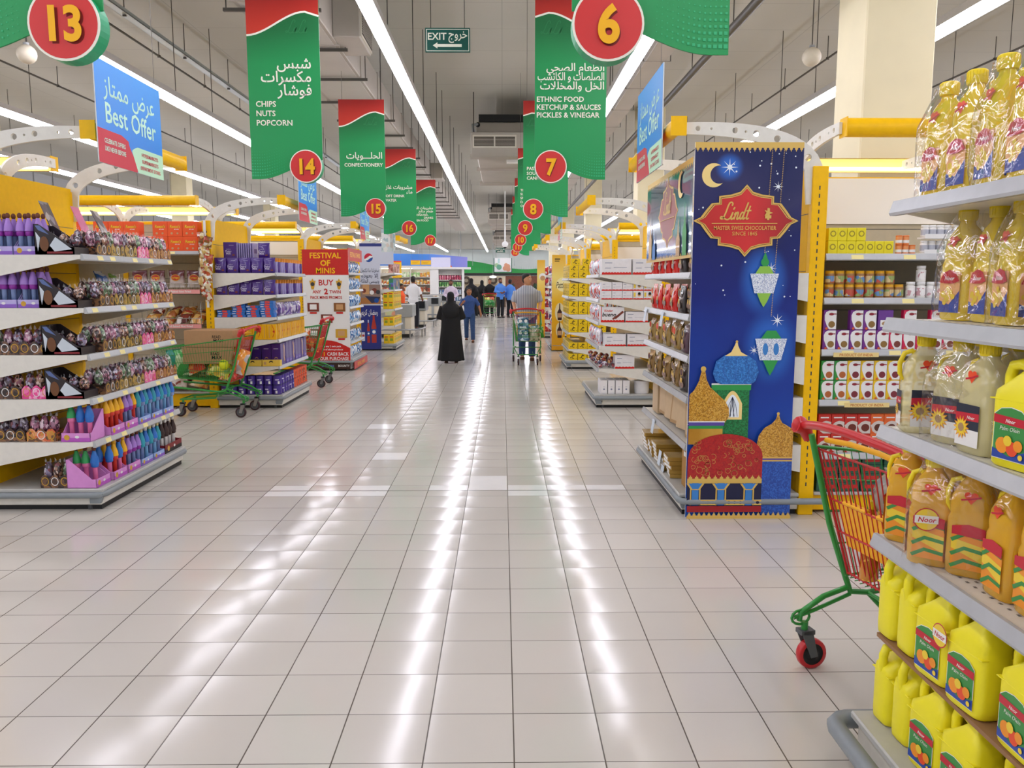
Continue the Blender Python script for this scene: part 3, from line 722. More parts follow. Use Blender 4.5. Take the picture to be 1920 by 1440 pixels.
# ---------------------------------------------------------------- goods: shapes
def sup(w, d, z, n=20, p=3.2, cx=0, cy=0):
    r = []
    for i in range(n):
        a = 2 * pi * i / n; c, s_ = cos(a), sin(a)
        r.append((cx + w / 2 * math.copysign(abs(c) ** (2 / p), c), cy + d / 2 * math.copysign(abs(s_) ** (2 / p), s_), z))
    return r
def pbox(w, d, h, m, deco=None, bev=.002, side=None):
    b = MB(); b.box(-w / 2, w / 2, -d / 2, d / 2, 0, h, m, bev)
    if deco: deco(Sheet(b, -d / 2 - .0003), w, h)
    if side: side(Sheet(b, -w / 2 - .0003, rz(pi / 2)), d, h); side(Sheet(b, -w / 2 - .0003, rz(-pi / 2)), d, h)
    return b
def pouch(w, h, d, m, top=None, deco=None, wrink=.004, seed=0):
    """stand-up bag: thick at the bottom, sealed flat at the top"""
    rnd = random.Random(seed); b = MB(); secs = []
    for t, th in ((0, .55), (.06, .95), (.25, 1), (.5, .85), (.75, .5), (.9, .12), (1, .03)):
        secs.append([(x + rnd.uniform(-wrink, wrink), y * th + rnd.uniform(-wrink, wrink) * .5, h * t) for x, y, _ in sup(w * (1 if t > .85 else .97), d, 0, 16, 3)])
    b.loft(secs[:5], m); b.loft(secs[4:], top or m)
    if deco:
        deco(Sheet(b, -d * .5 - .003), w, h)
    return b
def pillow(w, h, d, m, seed=0, deco=None):
    """lying or hanging crisp bag, sealed at both ends, upright in z"""
    rnd = random.Random(seed); b = MB(); secs = []
    for t, th, ww in ((0, .04, 1), (.07, .06, .98), (.16, .6, .92), (.35, .95, .9), (.6, 1, .9), (.82, .62, .93), (.93, .06, .98), (1, .04, 1)):
        secs.append([(x * ww + rnd.uniform(-.006, .006), y * th + rnd.uniform(-.005, .005), h * t) for x, y, _ in sup(w, d, 0, 16, 2.6)])
    b.loft(secs, m)
    if deco: deco(Sheet(b, -d * .5 - .004), w, h)
    return b
def tin(r, h, m, lid=GREY, deco=None, n=20):
    b = MB(); b.lathe([(r, 0), (r, h)], m, n, cap=False)
    b.lathe([(r * 1.02, 0), (r * 1.02, .006), (r, .008)], lid, n); b.lathe([(r, h - .008), (r * 1.02, h - .006), (r * 1.02, h), (r * .9, h - .003)], lid, n)
    if deco: deco(b, r, h)
    return b
def band(b, r, z0, z1, m, a0=-pi, a1=pi, n=14, out=.0006):
    """printed patch wrapped on a cylinder, angle 0 faces -y"""
    A = [a0 + (a1 - a0) * i / n for i in range(n + 1)]; q = r + out
    b.add([(q * sin(a), -q * cos(a), z) for z in (z0, z1) for a in A], [(i, i + 1, n + 2 + i, n + 1 + i) for i in range(n)], m, None, True)
def jar(r, h, mb_, ml, label=None, neck=.85):
    b = MB(); b.lathe([(r * .9, 0), (r, .006), (r, h * .72), (r * neck, h * .8)], mb_, 18)
    b.lathe([(r * neck, h * .8), (r * .92, h * .81), (r * .92, h), (r * .8, h)], ml, 18)
    if label: band(b, r, h * .14, h * .62, label)
    return b
def put(P, label, cat, loc, rot=0, group=None, scale=None):
    name, g = P; loc = (loc[0], loc[1], loc[2] + .0015)
    if isinstance(g, list):
        t = thing(name, label, cat, loc, rot, group)
        if scale: t.scale = scale if isinstance(scale, tuple) else (scale,) * 3
        for pn, me in g: obj(pn, me, t)
        return t
    return obj(name, g, None, loc, rot, label, cat, group, scale=scale)
def proto(name, *parts):
    if len(parts) == 1 and isinstance(parts[0], MB): return (name, parts[0].mesh(name))
    return (name, [(n, m.mesh(n)) for n, m in parts])
J = random.Random(5)
def line(P, n, p0, p1, rot, desc, frm, cat, group, jit=.002, tilt=0, start=0):
    """a row of n copies from p0 to p1; the label counts them off"""
    for i in range(n):
        t = i / max(1, n - 1); p = [p0[k] + (p1[k] - p0[k]) * t for k in range(3)]
        q = P[i % len(P)] if isinstance(P, list) and isinstance(P[0], tuple) and P and isinstance(P[0][0], str) else P
        put(q, '%s %s %s' % (nth(i + start), desc, frm), cat, (p[0] + J.uniform(-jit, jit), p[1] + J.uniform(-jit, jit), p[2] + .001), rot + J.uniform(-tilt, tilt), group)
H2, HM = pi / 2, -pi / 2

# ---------------------------------------------------------------- toy stand
LILAC = mat('lilac_plastic', 'a77fd0', .35); PURP = mat('purple_plastic', '8d2c9c', .35); SKYP = mat('pale_blue_tube', '8fa6d8', .2, trans=.25); HAIRB = mat('brown_top', '6a3a22', .6); PINKP = mat('pink_plastic', 'ee7fb0', .35)
TEAL = mat('teal_plastic', '2f9fb0', .35); BLUEP = mat('blue_plastic', '2f74c9', .35); GREENP = mat('green_plastic', '3aa85c', .35); YELLP = mat('yellow_plastic', 'f0b418', .35); REDP = mat('red_plastic', 'd23a2a', .35); WHP = mat('white_plastic', 'e9e7e3', .35); BRNP = mat('dark_brown_plastic', '3a2622', .45)
def wand(tube, band_, skirt, head, h=.28):
    k = h / .28
    a = MB().lathe([(.012, 0), (.016, .004), (.016, .115 * k), (.019, .12 * k)], tube, 10)
    c = MB().lathe([(.019, .118 * k), (.026, .125 * k), (.026, .15 * k), (.02, .156 * k)], band_, 10)
    s_ = MB().lathe([(.03, .15 * k), (.027, .18 * k), (.016, .215 * k), (.011, .235 * k)], skirt, 12)
    d = MB().ball((0, 0, .252 * k), (.015, .015, .02 * k), head, 8, 6)
    return ('toy_wand', [('tube', a.mesh('tube')), ('band', c.mesh('band')), ('skirt', s_.mesh('skirt')), ('head', d.mesh('head'))])
W_P = wand(SKYP, PURP, LILAC, HAIRB)
LBOX = mat('lilac_card', 'b9aee0', .5); LBOX2 = mat('purple_card', '8a5fbf', .5); PCARD = mat('pink_card', 'd78fd0', .5); PCARD2 = mat('magenta_card', 'b455b8', .5); BCARD = mat('pale_blue_card', '9db4e6', .5); RCARD = mat('dark_red_card', '7d1f26', .5); CGOLD = mat('print_gold', 'cfa02f', .4, noise=0)
def dbox(w, d, hf, hb, m, m2, text=None, side=None):
    """open display box with sloping sides"""
    b = MB(); th = .004
    b.box(-w / 2, w / 2, -d / 2, d / 2, 0, th, m); b.box(-w / 2, w / 2, d / 2 - th, d / 2, 0, hb, m); b.box(-w / 2, w / 2, -d / 2, -d / 2 + th, 0, hf, m)
    for x in (-w / 2, w / 2 - th):
        M = T(x, 0, 0) @ rz(pi / 2)
        b.prism([(-d / 2, 0), (d / 2, 0), (d / 2, hb), (d / 2 - .02, hb), (-d / 2 + .03, hf), (-d / 2, hf)], -th, 0, m, M)
    s = Sheet(b, -d / 2 - .0004); s.rect(-w / 2, w / 2, 0, hf * .45, m2); s.disc(-w * .3, hf * .5, hf * .32, CGOLD, 14); s.disc(w * .05, hf * .55, hf * .25, PAPER, 14, hf * .16)
    if side: 
        for x, sg in ((-w / 2 - .0005, -1), (w / 2 + .0005, 1)):
            side(Sheet(b, -abs(x), rz(-sg * -pi / 2) if sg < 0 else rz(pi / 2)), d, hf, hb)
    return b
LB = proto('display_box', dbox(.19, .13, .055, .13, LBOX, LBOX2)); PB = proto('display_box', dbox(.2, .2, .06, .2, PCARD, PCARD2)); BB = proto('display_box', dbox(.2, .2, .05, .12, BCARD, LBOX2)); RB = proto('display_box', dbox(.34, .2, .07, .1, RCARD, mat('black_card', '1d1417', .5)))
# wrapped chocolate eggs and their cartons
EGGM = [speckle('egg_wrap_' + str(i), hs, 70, .18, .6) for i, hs in enumerate([['5b4a52', '8c7f9c', 'c9c3cf', '3b2e38', '7b3b45'], ['54382f', 'a57b62', 'd7c0b4', '35211d', '8a4a55'], ['5f7f5a', '8fa884', 'c9d0c6', '3f4f3d', '6d5a58'], ['8f4f66', 'c88aa4', 'ead0da', '4d2f3d', '9b6b84']])]
WRAPF = mat('clear_wrap', 'e6e6ea', .12, alpha=.3, noise=0, spec=.8)
def egg(m):
    b = MB().lathe([(.004, 0), (.024, .006), (.033, .024), (.035, .04), (.031, .06), (.021, .08), (.008, .09), (.001, .091)], m, 14)
    w_ = MB()
    for s in (-1, 1): w_.add([(s * .008, -.002, .086), (s * .03, 0, .088), (s * .024, 0, .112), (s * .012, 0, .1)], [(0, 1, 2, 3)], WRAPF)
    return ('chocolate_egg', [('shell', b.mesh('shell')), ('wrapper_ears', w_.mesh('wrapper_ears'))])
EGGS = [egg(m) for m in EGGM]
CARTB = [speckle('carton_print_' + n, hs, 45, .35, .2) for n, hs in (('brown', ['4a352b', '6a4a38', '8a6240', '2e211c']), ('orange', ['d8643a', 'c98a3c', '6d4a30', 'e39a70']), ('olive', ['8f7a3a', '6b5a34', 'a98d4a', '4a3a28']), ('pink', ['e84f96', 'ee74ae', 'd83f86', 'f3a7c9']), ('copper', ['8a4f2c', 'a8683a', '6a3a24', 'c08a52']))]
CARTN = ['dark brown', 'orange', 'olive', 'pink', 'copper brown']
def carton(m, w_=.2, d=.22):
    """egg carton with a scalloped front"""
    b = MB(); b.box(-w_ / 2, w_ / 2, -d / 2, d / 2, 0, .055, m)
    p = [(-w_ / 2, 0), (w_ / 2, 0)] + [(w_ / 2 - w_ * i / 24, .062 + .03 * abs(sin(i / 24 * 3 * pi))) for i in range(25)]
    b.prism(p, -d / 2 - .003, -d / 2 + .001, m); s = Sheet(b, -d / 2 - .0034)
    for i in (-1, 0, 1): s.disc(i * w_ / 3, .045, .026, CGOLD if i else PAPER, 14, .03); s.disc(i * w_ / 3, .045, .021, m, 14, .025)
    return b
CARTS = [proto('egg_carton', carton(m)) for m in CARTB]
DARKC = mat('dark_print_card', '2c2527', .4); PALEC = mat('pale_print_card', 'c7d0d8', .4, noise=0); BLUC = mat('dusk_blue_card', '5b6ea0', .4, noise=0)
def tray():
    """dark egg tray with a sloping printed side facing -y"""
    b = MB(); w_ = .26; d = .19
    p = [(-w_ / 2, 0), (w_ / 2, 0), (w_ / 2, .045), (-w_ / 2 + .03, .2), (-w_ / 2, .2)]
    b.prism(p, -d / 2, -d / 2 + .004, DARKC); b.prism(p, d / 2 - .004, d / 2, DARKC); b.box(-w_ / 2, w_ / 2, -d / 2, d / 2, 0, .05, DARKC); b.box(-w_ / 2, -w_ / 2 + .004, -d / 2, d / 2, 0, .2, DARKC)
    s = Sheet(b, -d / 2 - .0004)
    s.poly([(-w_ / 2 + .02, .02), (-.09, .11), (-.12, .15)], PALEC); s.poly([(-.03, .06), (.01, .115), (.115, .035), (.0, .02)], PALEC); s.poly([(-.12, .19), (-.09, .19), (-.03, .13), (-.1, .16)], BLUC)
    s.disc(-.065, .07, .03, mat('brown_print', '6d4526', .5), 12, .05); s.rect(-.05, .12, .006, .02, RCARD)
    return b
TRAY = proto('egg_tray', tray())
TS = 'toy stand'
def shelfname(i): return 'toy stand ' + SHELF[i]
LZ = Z1 + [B1]
for k in (0, 1):
    for i, x in enumerate((-3.57, -3.365, -3.165)):
        put(LB, '%s lilac wand display box from the egg tray, %s' % (nth(2 - i), shelfname(k)), 'display box', (x, 5.53, LZ[k]), 0, 'lilac wand boxes on the toy stand')
        for r_ in (0, 1):
            for j in (-1, 0, 1):
                put(W_P, 'purple wand, %s in %s row of %s lilac box, %s' % (('left', 'middle', 'right')[j + 1], ('front', 'back')[r_], nth(2 - i), shelfname(k)), 'toy wand', (x + j * .061 + J.uniform(-.001, .001), 5.50 + r_ * .062, LZ[k] + .006), J.uniform(-.4, .4), 'purple wands on the toy stand')
for k in range(4):
    put(TRAY, 'dark sloping egg tray with pale mountain print, near corner of ' + shelfname(k), 'egg tray', (-2.975, 5.535, LZ[k]), 0, 'dark egg trays at the corner of the toy stand')
    order = [2, 1, 2, 2, 3, 4, 4]
    for j in range(3): put(EGGS[(j + k) % 2], '%s wrapped egg standing in the dark corner tray, %s' % (nth(j), shelfname(k)), 'egg', (-3.03 + j * .072, 5.53, LZ[k] + .05), J.uniform(0, 6), 'wrapped eggs')
    for j in range(6):
        y = 5.755 + j * .208
        c = order[j + 1] if j else 0
        put(CARTS[c], '%s egg carton, %s from the corner tray along %s' % (CARTN[c], nth(j), shelfname(k)), 'egg carton', (-2.915, y, LZ[k]), H2, 'egg cartons on the toy stand')
        for q in (-1, 0, 1):
            for r_ in (0, 1):
                put(EGGS[(j * 2 + q + r_ + k) % 4], '%s wrapped egg in %s row on %s carton, %s' % (('near', 'middle', 'far')[q + 1], ('front', 'back')[r_], nth(j), shelfname(k)), 'egg', (-2.86 - r_ * .08 + J.uniform(-.006, .006), y + q * .066, LZ[k] + .056 + J.uniform(0, .008)), H2 + J.uniform(-.3, .3), 'wrapped eggs', (.92, .92, 1.3))
# cartons that face the near side
for k, spec in ((2, [(-3.58, 0), (-3.36, 0), (-3.16, 0)]), (3, [(-3.58, 0), (-3.38, 0), (-3.17, 3)]), (4, [(-3.58, 0), (-3.37, 0), (-3.16, 1)]), (5, [(-3.09, 0)])):
    for i, (x, c) in enumerate(spec):
        put(CARTS[c], '%s egg carton facing forward, %s from the post, %s' % (CARTN[c], nth(i), shelfname(k)), 'egg carton', (x, 5.56, LZ[k]), 0, 'egg cartons facing forward')
        for j in (-1, 0, 1): put(EGGS[(i + k + j) % 4 if k != 4 else (0 if c == 0 else 3)], '%s wrapped egg on forward facing carton, %s from post, %s' % (('left', 'middle', 'right')[j + 1], nth(i), shelfname(k)), 'egg', (x + j * .066, 5.5, LZ[k] + .056), J.uniform(-.3, .3), 'wrapped eggs', (.92, .92, 1.3))
WC = {'green and pink': wand(PINKP, PINKP, GREENP, HAIRB), 'blue': wand(PINKP, BLUEP, BLUEP, HAIRB), 'yellow and red': wand(REDP, REDP, YELLP, YELLP), 'purple': W_P, 'teal': wand(SKYP, TEAL, TEAL, mat('pale_yellow_top', 'e6d79a', .5)), 'brown and white': wand(WHP, BRNP, BRNP, WHP), 'sky blue': wand(mat('icy_tube', '7fb4dc', .25), SKYP, BLUEP, WHP)}
for k, (seq, boxes) in {4: (['yellow and red'] * 4 + ['purple', 'purple', 'yellow and red'] + ['teal', 'sky blue'] * 5, [(PB, 'pink'), (PB, 'pink'), (BB, 'pale blue'), (BB, 'pale blue'), (BB, 'pale blue')]),
                        5: (['blue', 'yellow and red', 'blue', 'yellow and red', 'purple', 'purple', 'purple', 'teal', 'sky blue', 'teal', 'sky blue', 'teal', 'brown and white', 'brown and white', 'brown and white', 'brown and white'], [(PB, 'pink'), (PB, 'pink'), (BB, 'pale blue'), (BB, 'pale blue'), (RB, 'dark red')])}.items():
    yb = 5.76
    for i, (B_, c) in enumerate(boxes):
        put(B_, '%s wand display box, %s along the front of %s' % (c, nth(i), shelfname(k)), 'display box', (-2.885, yb + i * .222 + (.06 if c == 'dark red' else 0), LZ[k]), H2, 'wand boxes on the toy stand')
    for i, c in enumerate(seq):
        y = 5.70 + i * 1.12 / (len(seq) - 1)
        for r_ in (0, 1): put(WC[c], '%s wand, %s from the corner in the %s row, %s' % (c, nth(i), ('front', 'back')[r_], shelfname(k)), 'toy wand', (-2.835 - .068 * r_ + J.uniform(-.003, .003), y + J.uniform(-.002, .002), LZ[k] + .006), J.uniform(-.5, .5), 'coloured wands on the toy stand')
put(PB, 'pink wand display box facing forward at the corner, ' + shelfname(4), 'display box', (-2.92, 5.535, LZ[4]), 0)
put(PB, 'pink wand display box with its sloping side forward, ' + shelfname(5), 'display box', (-2.90, 5.535, LZ[5]), H2)
for k in (4, 5):
    for i, c in enumerate(('green and pink', 'blue', 'blue') if k == 4 else ('green and pink', 'green and pink', 'blue')):
        put(WC[c], '%s wand, %s in the corner display box, %s' % (c, nth(i), shelfname(k)), 'toy wand', (-2.98 + i * .062, 5.51 + .03 * (k == 5), LZ[k] + .006), J.uniform(-.4, .4), 'coloured wands on the toy stand')
CARD = speckle('leaning_card_print', ['3b3436', '5b4a52', '8f8f9c', 'c2b8b8'], 14, .3)
for i, (x, y, a) in enumerate(((-3.1, 5.75, .5), (-3.06, 6.1, .55), (-3.06, 6.4, .6))):
    b = MB().box(-.08, .08, 0, .004, 0, .27, (CARD, PINKP, CARD)[i])
    obj('header_card', b, None, (x, y, LZ[0] + .12), (-a * .7, 0, H2 + .15), ('dark', 'pink', 'pale grey')[i] + ' header card leaning behind the eggs, top shelf of toy stand', 'card')
BAGS = [(pillow(.13, .18, .06, speckle('blue_white_bag', ['2f5fb0', 'e0e4ea', '3f74c4', 'dfe3ea'], 12, .25), 3), 'blue and white'), (pillow(.1, .16, .05, speckle('green_white_bag', ['8fc04a', 'e6ead8', '6fa83a'], 12, .25), 4), 'green and white')]
for i, (b, c) in enumerate(BAGS): obj('snack_bag', b, None, (-3.12, 6.45 + i * .2, LZ[1] + .1), (-.5, 0, H2), c + ' small bag lying behind the eggs on the second shelf of toy stand', 'bag')
# ---------------------------------------------------------------- purple chocolate stand
CADB = mat('deep_purple_foil', '43207f', .3, coat=.3); CADL = mat('lavender_foil', '9a8fc4', .25, coat=.4); ORGT = mat('orange_seal', 'd98a2e', .35); CTXT = mat('pale_script', 'cfc8e6', .4, noise=0); CHOC = mat('chocolate_print', '7a3a2e', .4, noise=0); TAN = mat('nut_print', 'c79a6a', .4, noise=0)
def cad(s, w, h):
    s.text('Dairy', -.02, h * .36, .034, CTXT, bold=.03); s.text('Milk', -.02, h * .36 - .027, .034, CTXT, bold=.03); s.text('Cadbury', -.02, h * .36 + .032, .016, CTXT, shear=.3)
    s.disc(w * .26, h * .18, w * .12, CHOC, 12, w * .07); s.rect(-.01, w * .3, h * .8, h * .815, CTXT)
CP = proto('chocolate_pouch', pouch(.144, .185, .06, CADB, None, cad))
CP2 = proto('chocolate_pouch', pouch(.15, .185, .06, CADL, ORGT, None, .004, 2))
CP3 = proto('chocolate_pouch', pouch(.15, .185, .06, CADB, ORGT, cad, .004, 3))
PS = 'purple chocolate stand'
n2 = lambda i: '%s of %s' % (SHELF[i], PS)
for k in (0, 1):
    line(CP, 5, (-3.45, 9.985, Z2[k]), (-2.86, 9.985, Z2[k]), 0, 'upright purple chocolate pouch from the post,', n2(k), 'chocolate', 'purple pouches', .004, .06)
    line([CP2, CP3, CP2], 11, (-2.865, 10.1, Z2[k]), (-2.865, 11.32, Z2[k]), 0, 'orange-topped pouch along the front edge,', n2(k), 'chocolate', 'orange topped pouches', .004, .1)
put(proto('chocolate_box', pbox(.16, .1, .19, CADB, cad)), 'purple chocolate box on the tier behind the pouches, ' + n2(0), 'chocolate', (-3.36, 10.12, Z2[0] + .187))
for x in (-3.36, -2.98): obj('display_box', MB().box(-.16, .16, -.06, .16, 0, .185, CADB, .003), None, (x, 10.12, Z2[0]), 0, 'purple carton behind the pouches, %s, %s' % ('by the post' if x < -3.1 else 'by the edge', n2(0)), 'carton')
line(proto('chocolate_bar', pbox(.12, .014, .18, CADL, lambda s, w, h: s.rect(-w * .3, w * .3, h * .3, h * .6, CADB))), 8, (-3.26, 10.13, Z2[0] + .186), (-3.07, 10.13, Z2[0] + .186), H2 - .2, 'upright chocolate bar on the upper tier,', n2(0), 'chocolate', 'upright bars', 0)
put(CP, 'purple pouch alone on the upper tier near the edge, ' + n2(0), 'chocolate', (-2.95, 10.1, Z2[0] + .186))
BLUB = mat('blue_carton', '2c6fc0', .4); REDB = mat('red_label', 'e04a3c', .4, noise=0)
BBX = proto('snack_box', pbox(.165, .12, .028, BLUB, lambda s, w, h: (s.rect(-.02, .04, .003, h - .003, REDB), s.rect(-.07, -.03, .01, h - .01, PAPER))))
for i, (x, n) in enumerate(((-3.43, 3), (-3.25, 6), (-3.07, 5), (-2.9, 7))):
    for j in range(n): put(BBX, '%s blue flat box up, %s stack from post, third shelf of %s' % (nth(j), nth(i), PS), 'snack box', (x + J.uniform(-.01, .01), 10.01, Z2[2] + j * .0285 + .001), J.uniform(-.05, .05), 'stacked blue flat boxes')
PBAG = [proto('snack_bag', pillow(.13, .17, .06, speckle('purple_bag_%d' % i, hs, 18, .25), i)) for i, hs in enumerate((['4a2a86', '8f86b8', '3a1f6c', 'c9c3dc'], ['5a3a96', 'b8b0cf', '42207a'], ['7a5aa0', 'd8d0e0', '4a2a86']))]
line(PBAG, 9, (-2.86, 10.2, Z2[2]), (-2.86, 11.3, Z2[2]), H2, 'purple and silver bag along the front edge,', n2(2), 'snack bag', 'purple bags', .004, .2)
YPK = mat('yellow_foil', 'efb51a', .3, coat=.3); RIB = mat('ribbon_red', 'c4301f', .4, noise=0)
YP = [proto('chocolate_pack', pbox(.058, .05, .19, YPK, (lambda s, w, h: (s.strip([(-.02, .18), (.01, .1), (-.015, .03)], .007, RIB), s.disc(0, .1, .014, RIB, 10))) if i else (lambda s, w, h: s.rect(-.004, .004, .02, h - .02, TAN)), .005)) for i in (0, 1)]
line([YP[0], YP[0], YP[1]], 12, (-3.47, 9.97, Z2[3]), (-2.82, 9.97, Z2[3]), 0, 'upright yellow pack from the post,', n2(3), 'chocolate', 'yellow packs', .002, .05)
line([YP[1], YP[0], YP[1]], 17, (-2.815, 10.06, Z2[3]), (-2.815, 11.34, Z2[3]), H2, 'upright yellow pack along the front edge,', n2(3), 'chocolate', 'yellow packs', .002, .05)
TALL = proto('chocolate_box', pbox(.115, .1, .27, CADB, lambda s, w, h: (s.disc(0, h * .3, .022, TAN, 14), s.disc(0, h * .27, .02, CADB, 14), s.rect(-.03, .03, h * .75, h * .78, CTXT))))
line(TALL, 6, (-3.45, 10.12, Z2[4]), (-2.84, 10.12, Z2[4]), 0, 'tall purple box from the post,', n2(4), 'chocolate', 'tall purple boxes', .001)
TALL2 = proto('chocolate_box', pbox(.14, .09, .28, CADB, lambda s, w, h: (s.rect(-w / 2, w / 2, 0, h * .22, mat('mid_purple', '5f46a8', .4)), s.text('Cadbury', 0, h * .08, .03, CTXT, shear=.3, fit=w * .8))))
TALL3 = proto('chocolate_box', pbox(.12, .09, .27, CADB, lambda s, w, h: (s.strip([(-.03, .25), (.0, .2), (-.01, .1), (.02, .04)], .035, TAN), s.strip([(.03, .24), (.035, .1)], .012, CTXT))))
line([TALL3, TALL2, TALL2], 8, (-2.83, 10.24, Z2[4]), (-2.83, 11.33, Z2[4]), H2, 'tall purple box along the front edge,', n2(4), 'chocolate', 'tall purple boxes', .001)
GBX = proto('chocolate_box', pbox(.22, .09, .075, mat('pale_gold_carton', 'e6c34e', .35), lambda s, w, h: (s.strip(arc(0, .04, .022, .3, 2.9, 8), .012, BLACK), s.rect(-.09, -.06, .02, .055, TAN))))
line(GBX, 3, (-3.33, 9.99, Z2[4]), (-2.87, 9.99, Z2[4]), 0, 'flat gold box in front of the tall boxes,', n2(4), 'chocolate', 'flat gold boxes', .001)
CT = proto('chocolate_tin', tin(.0525, .118, mat('purple_tin', '47308f', .3, coat=.3), mat('purple_lid', '2f1f63', .4), lambda b, r, h: (band(b, r, h * .12, h * .4, PAPER, .1, .55, 6), band(b, r, h * .5, h * .62, CTXT, -.5, .4, 6))))
OT = proto('chocolate_tin', tin(.0525, .118, mat('orange_tin', 'e2603a', .3, coat=.3), mat('orange_lid', 'b8442a', .4), lambda b, r, h: (band(b, r, h * .25, h * .75, CHOC, -.4, .4, 6), band(b, r, h * .3, h * .5, TAN, -.2, .2, 4))))
for q in (0, 1):
    line(CT, 7 - q * 2, (-3.47 + q * .23, 10.0, B2 + q * .119), (-2.82, 10.0, B2 + q * .119), 0, 'purple tin from the post in the %s tier,' % ('lower', 'upper')[q], n2(5), 'tin', 'purple tins', .001, .3)
    line(CT, 5, (-2.82, 10.12, B2 + q * .119), (-2.82, 10.6, B2 + q * .119), H2, 'purple tin along the front in the %s tier,' % ('lower', 'upper')[q], n2(5), 'tin', 'purple tins', .001, .3)
    line(OT, 6, (-2.82, 10.73, B2 + q * .119), (-2.82, 11.31, B2 + q * .119), H2, 'orange tin along the front in the %s tier,' % ('lower', 'upper')[q], n2(5), 'tin', 'orange tins', .001, .3)
# ---- shelf row with orange boxes and wire racks
ORB = mat('orange_carton', 'e8541a', .4); RTX = mat('yellow_script', 'f0c81e', .4, noise=0)
OB = proto('snack_box', pbox(.178, .17, .178, ORB, lambda s, w, h: (s.text("Reese's", 0, .1, .05, mat('script_outline', '3c2a12', .4, noise=0), bold=.06, shear=.2, fit=.13), s.text("Reese's", 0, .1, .05, RTX, bold=.02, shear=.2, fit=.125), s.text('BITE SIZE', .02, .078, .014, PAPER, bold=.02), s.disc(-.04, .035, .014, TAN, 10), s.disc(.03, .035, .012, TAN, 10))))
for q in (0, 1):
    for i in range(9):
        if q == 1 and i in (3, 7): continue
        put(OB, '%s orange box from the post, %s tier, above the wire racks' % (nth(i), ('lower', 'upper')[q]), 'snack box', (-3.80 - i * .181, 10.05 + .02 * (i > 3), 1.931 + q * .18), J.uniform(-.02, .02), 'orange boxes on the top shelf of the row')
WIREM = mat('chrome_wire', 'b9b9b6', .25, metal=.8); PKL = mat('pink_label_strip', 'e59a96', .5, noise=0)
for i, z in enumerate((1.42, 1.0)):
    t = thing('wire_basket', '%s wire bread rack with a pink label strip, beside the hanging snack strip' % ('upper', 'lower')[i], 'rack', (-4.15, 9.95, z), 0, 'wire bread racks')
    b = MB()
    for a in [j * .06 - .48 for j in range(17)]: b.tube([(a, -.1, .12), (a, -.1, 0), (a, .45, 0), (a, .45, .3)], .0025, WIREM, 4)
    for p in ([(-.48, -.1, .12), (.48, -.1, .12)], [(-.48, -.1, 0), (.48, -.1, 0)], [(-.48, .2, 0), (.48, .2, 0)]): b.tube(p, .004, WIREM, 4)
    for s in (-.48, .48): b.tube([(s, -.1, .12), (s, -.1, 0), (s, .45, 0), (s, .45, .32), (s, -.1, .32), (s, -.1, .12)], .004, WIREM, 4)
    obj('wire_frame', b, t)
    b = MB().box(-.48, .48, -.11, -.106, .0, .05, PKL); s = Sheet(b, -.1105); s.text('Baked Not Fried Baked Not Fried Baked Not Fried', 0, .014, .036, PAPER, bold=.03, fit=.9); obj('label_strip', b, t)
BRD = [speckle('bread_wrap_%d' % i, hs, 16, .25, .4) for i, hs in enumerate((['c98a3c', 'e0b568', 'a8602c', 'efe0c0', '7a9a3c'], ['d8b060', 'b86a30', 'e8d8b0', 'c0402c'], ['8a3a30', '5a2420', 'c9b8a8', 'e0d8d0']))]
CHIP = proto('snack_bag', pillow(.2, .21, .09, ramp_mat('maroon_white_bag', [(0, 'e0dcd8'), (.4, 'd8c8c4'), (.7, '6a2a30'), (1, '5a2028')], 2, 0, .21, .25, .4), 8, lambda s, w, h: (s.disc(0, .12, .055, CGOLD, 16, .04), s.disc(0, .12, .048, mat('crisp_red', 'b8322a', .4, noise=0), 16, .033), s.text('crisps', 0, .11, .035, RTX, bold=.03))))
line(CHIP, 4, (-3.8, 10.08, 1.49), (-4.5, 10.08, 1.49), 0, 'maroon and white crisp bag from the post, upper wire rack', 'beside the hanging strip', 'snack bag', 'maroon crisp bags', .01, .15)
BW = [proto('bread_pack', pillow(.17, .22, .08, m, i + 20)) for i, m in enumerate(BRD)]
for i in range(12):
    put(BW[(i * 5) % 3], '%s bread pack heaped in the lower wire rack' % nth(i), 'bread pack', (-3.78 - (i % 4) * .19, 9.97 + (i // 4) * .13, 1.05 + (i // 4) * .05), (-1.1 + J.uniform(-.2, .2), J.uniform(-.3, .3), J.uniform(-.3, .3)), 'bread packs in the wire racks')
for i in range(9):
    put(BW[2 if i % 3 else 1], '%s dark crisp pack lying under the wire racks on the lowest deck' % nth(i), 'snack bag', (-3.8 - (i % 3) * .26, 9.98 + (i // 3) * .12, .26 + (i // 3) * .03), (-1.2, J.uniform(-.3, .3), J.uniform(-.3, .3)), 'dark packs on the lowest deck', 1.3)
CLIP = speckle('red_gold_crisp_bag', ['b8562c', 'c9a860', 'a83a24', 'd8c8a0', '8a5a28', 'e0e0d8'], 26, .2, .5)
CB = [proto('snack_bag', pillow(.105, .14, .05, CLIP, 30 + i)) for i in range(3)]
obj('clip_strip', MB().box(-.015, .015, 0, .003, 0, 1.05, PAPER), None, (-3.6, 9.905, 1.25), 0, 'white clip strip on the yellow post holding small crisp bags', 'strip')
for i in range(14):
    put(CB[i % 3], '%s small red and gold crisp bag from the top of the hanging clip strip' % nth(i), 'snack bag', (-3.62 + (i % 2) * .06, 9.87 - (i % 2) * .03, 2.02 - i * .053), (J.uniform(-.3, .3), J.uniform(-.3, .3), J.uniform(-.5, .5)), 'crisp bags on the clip strip')
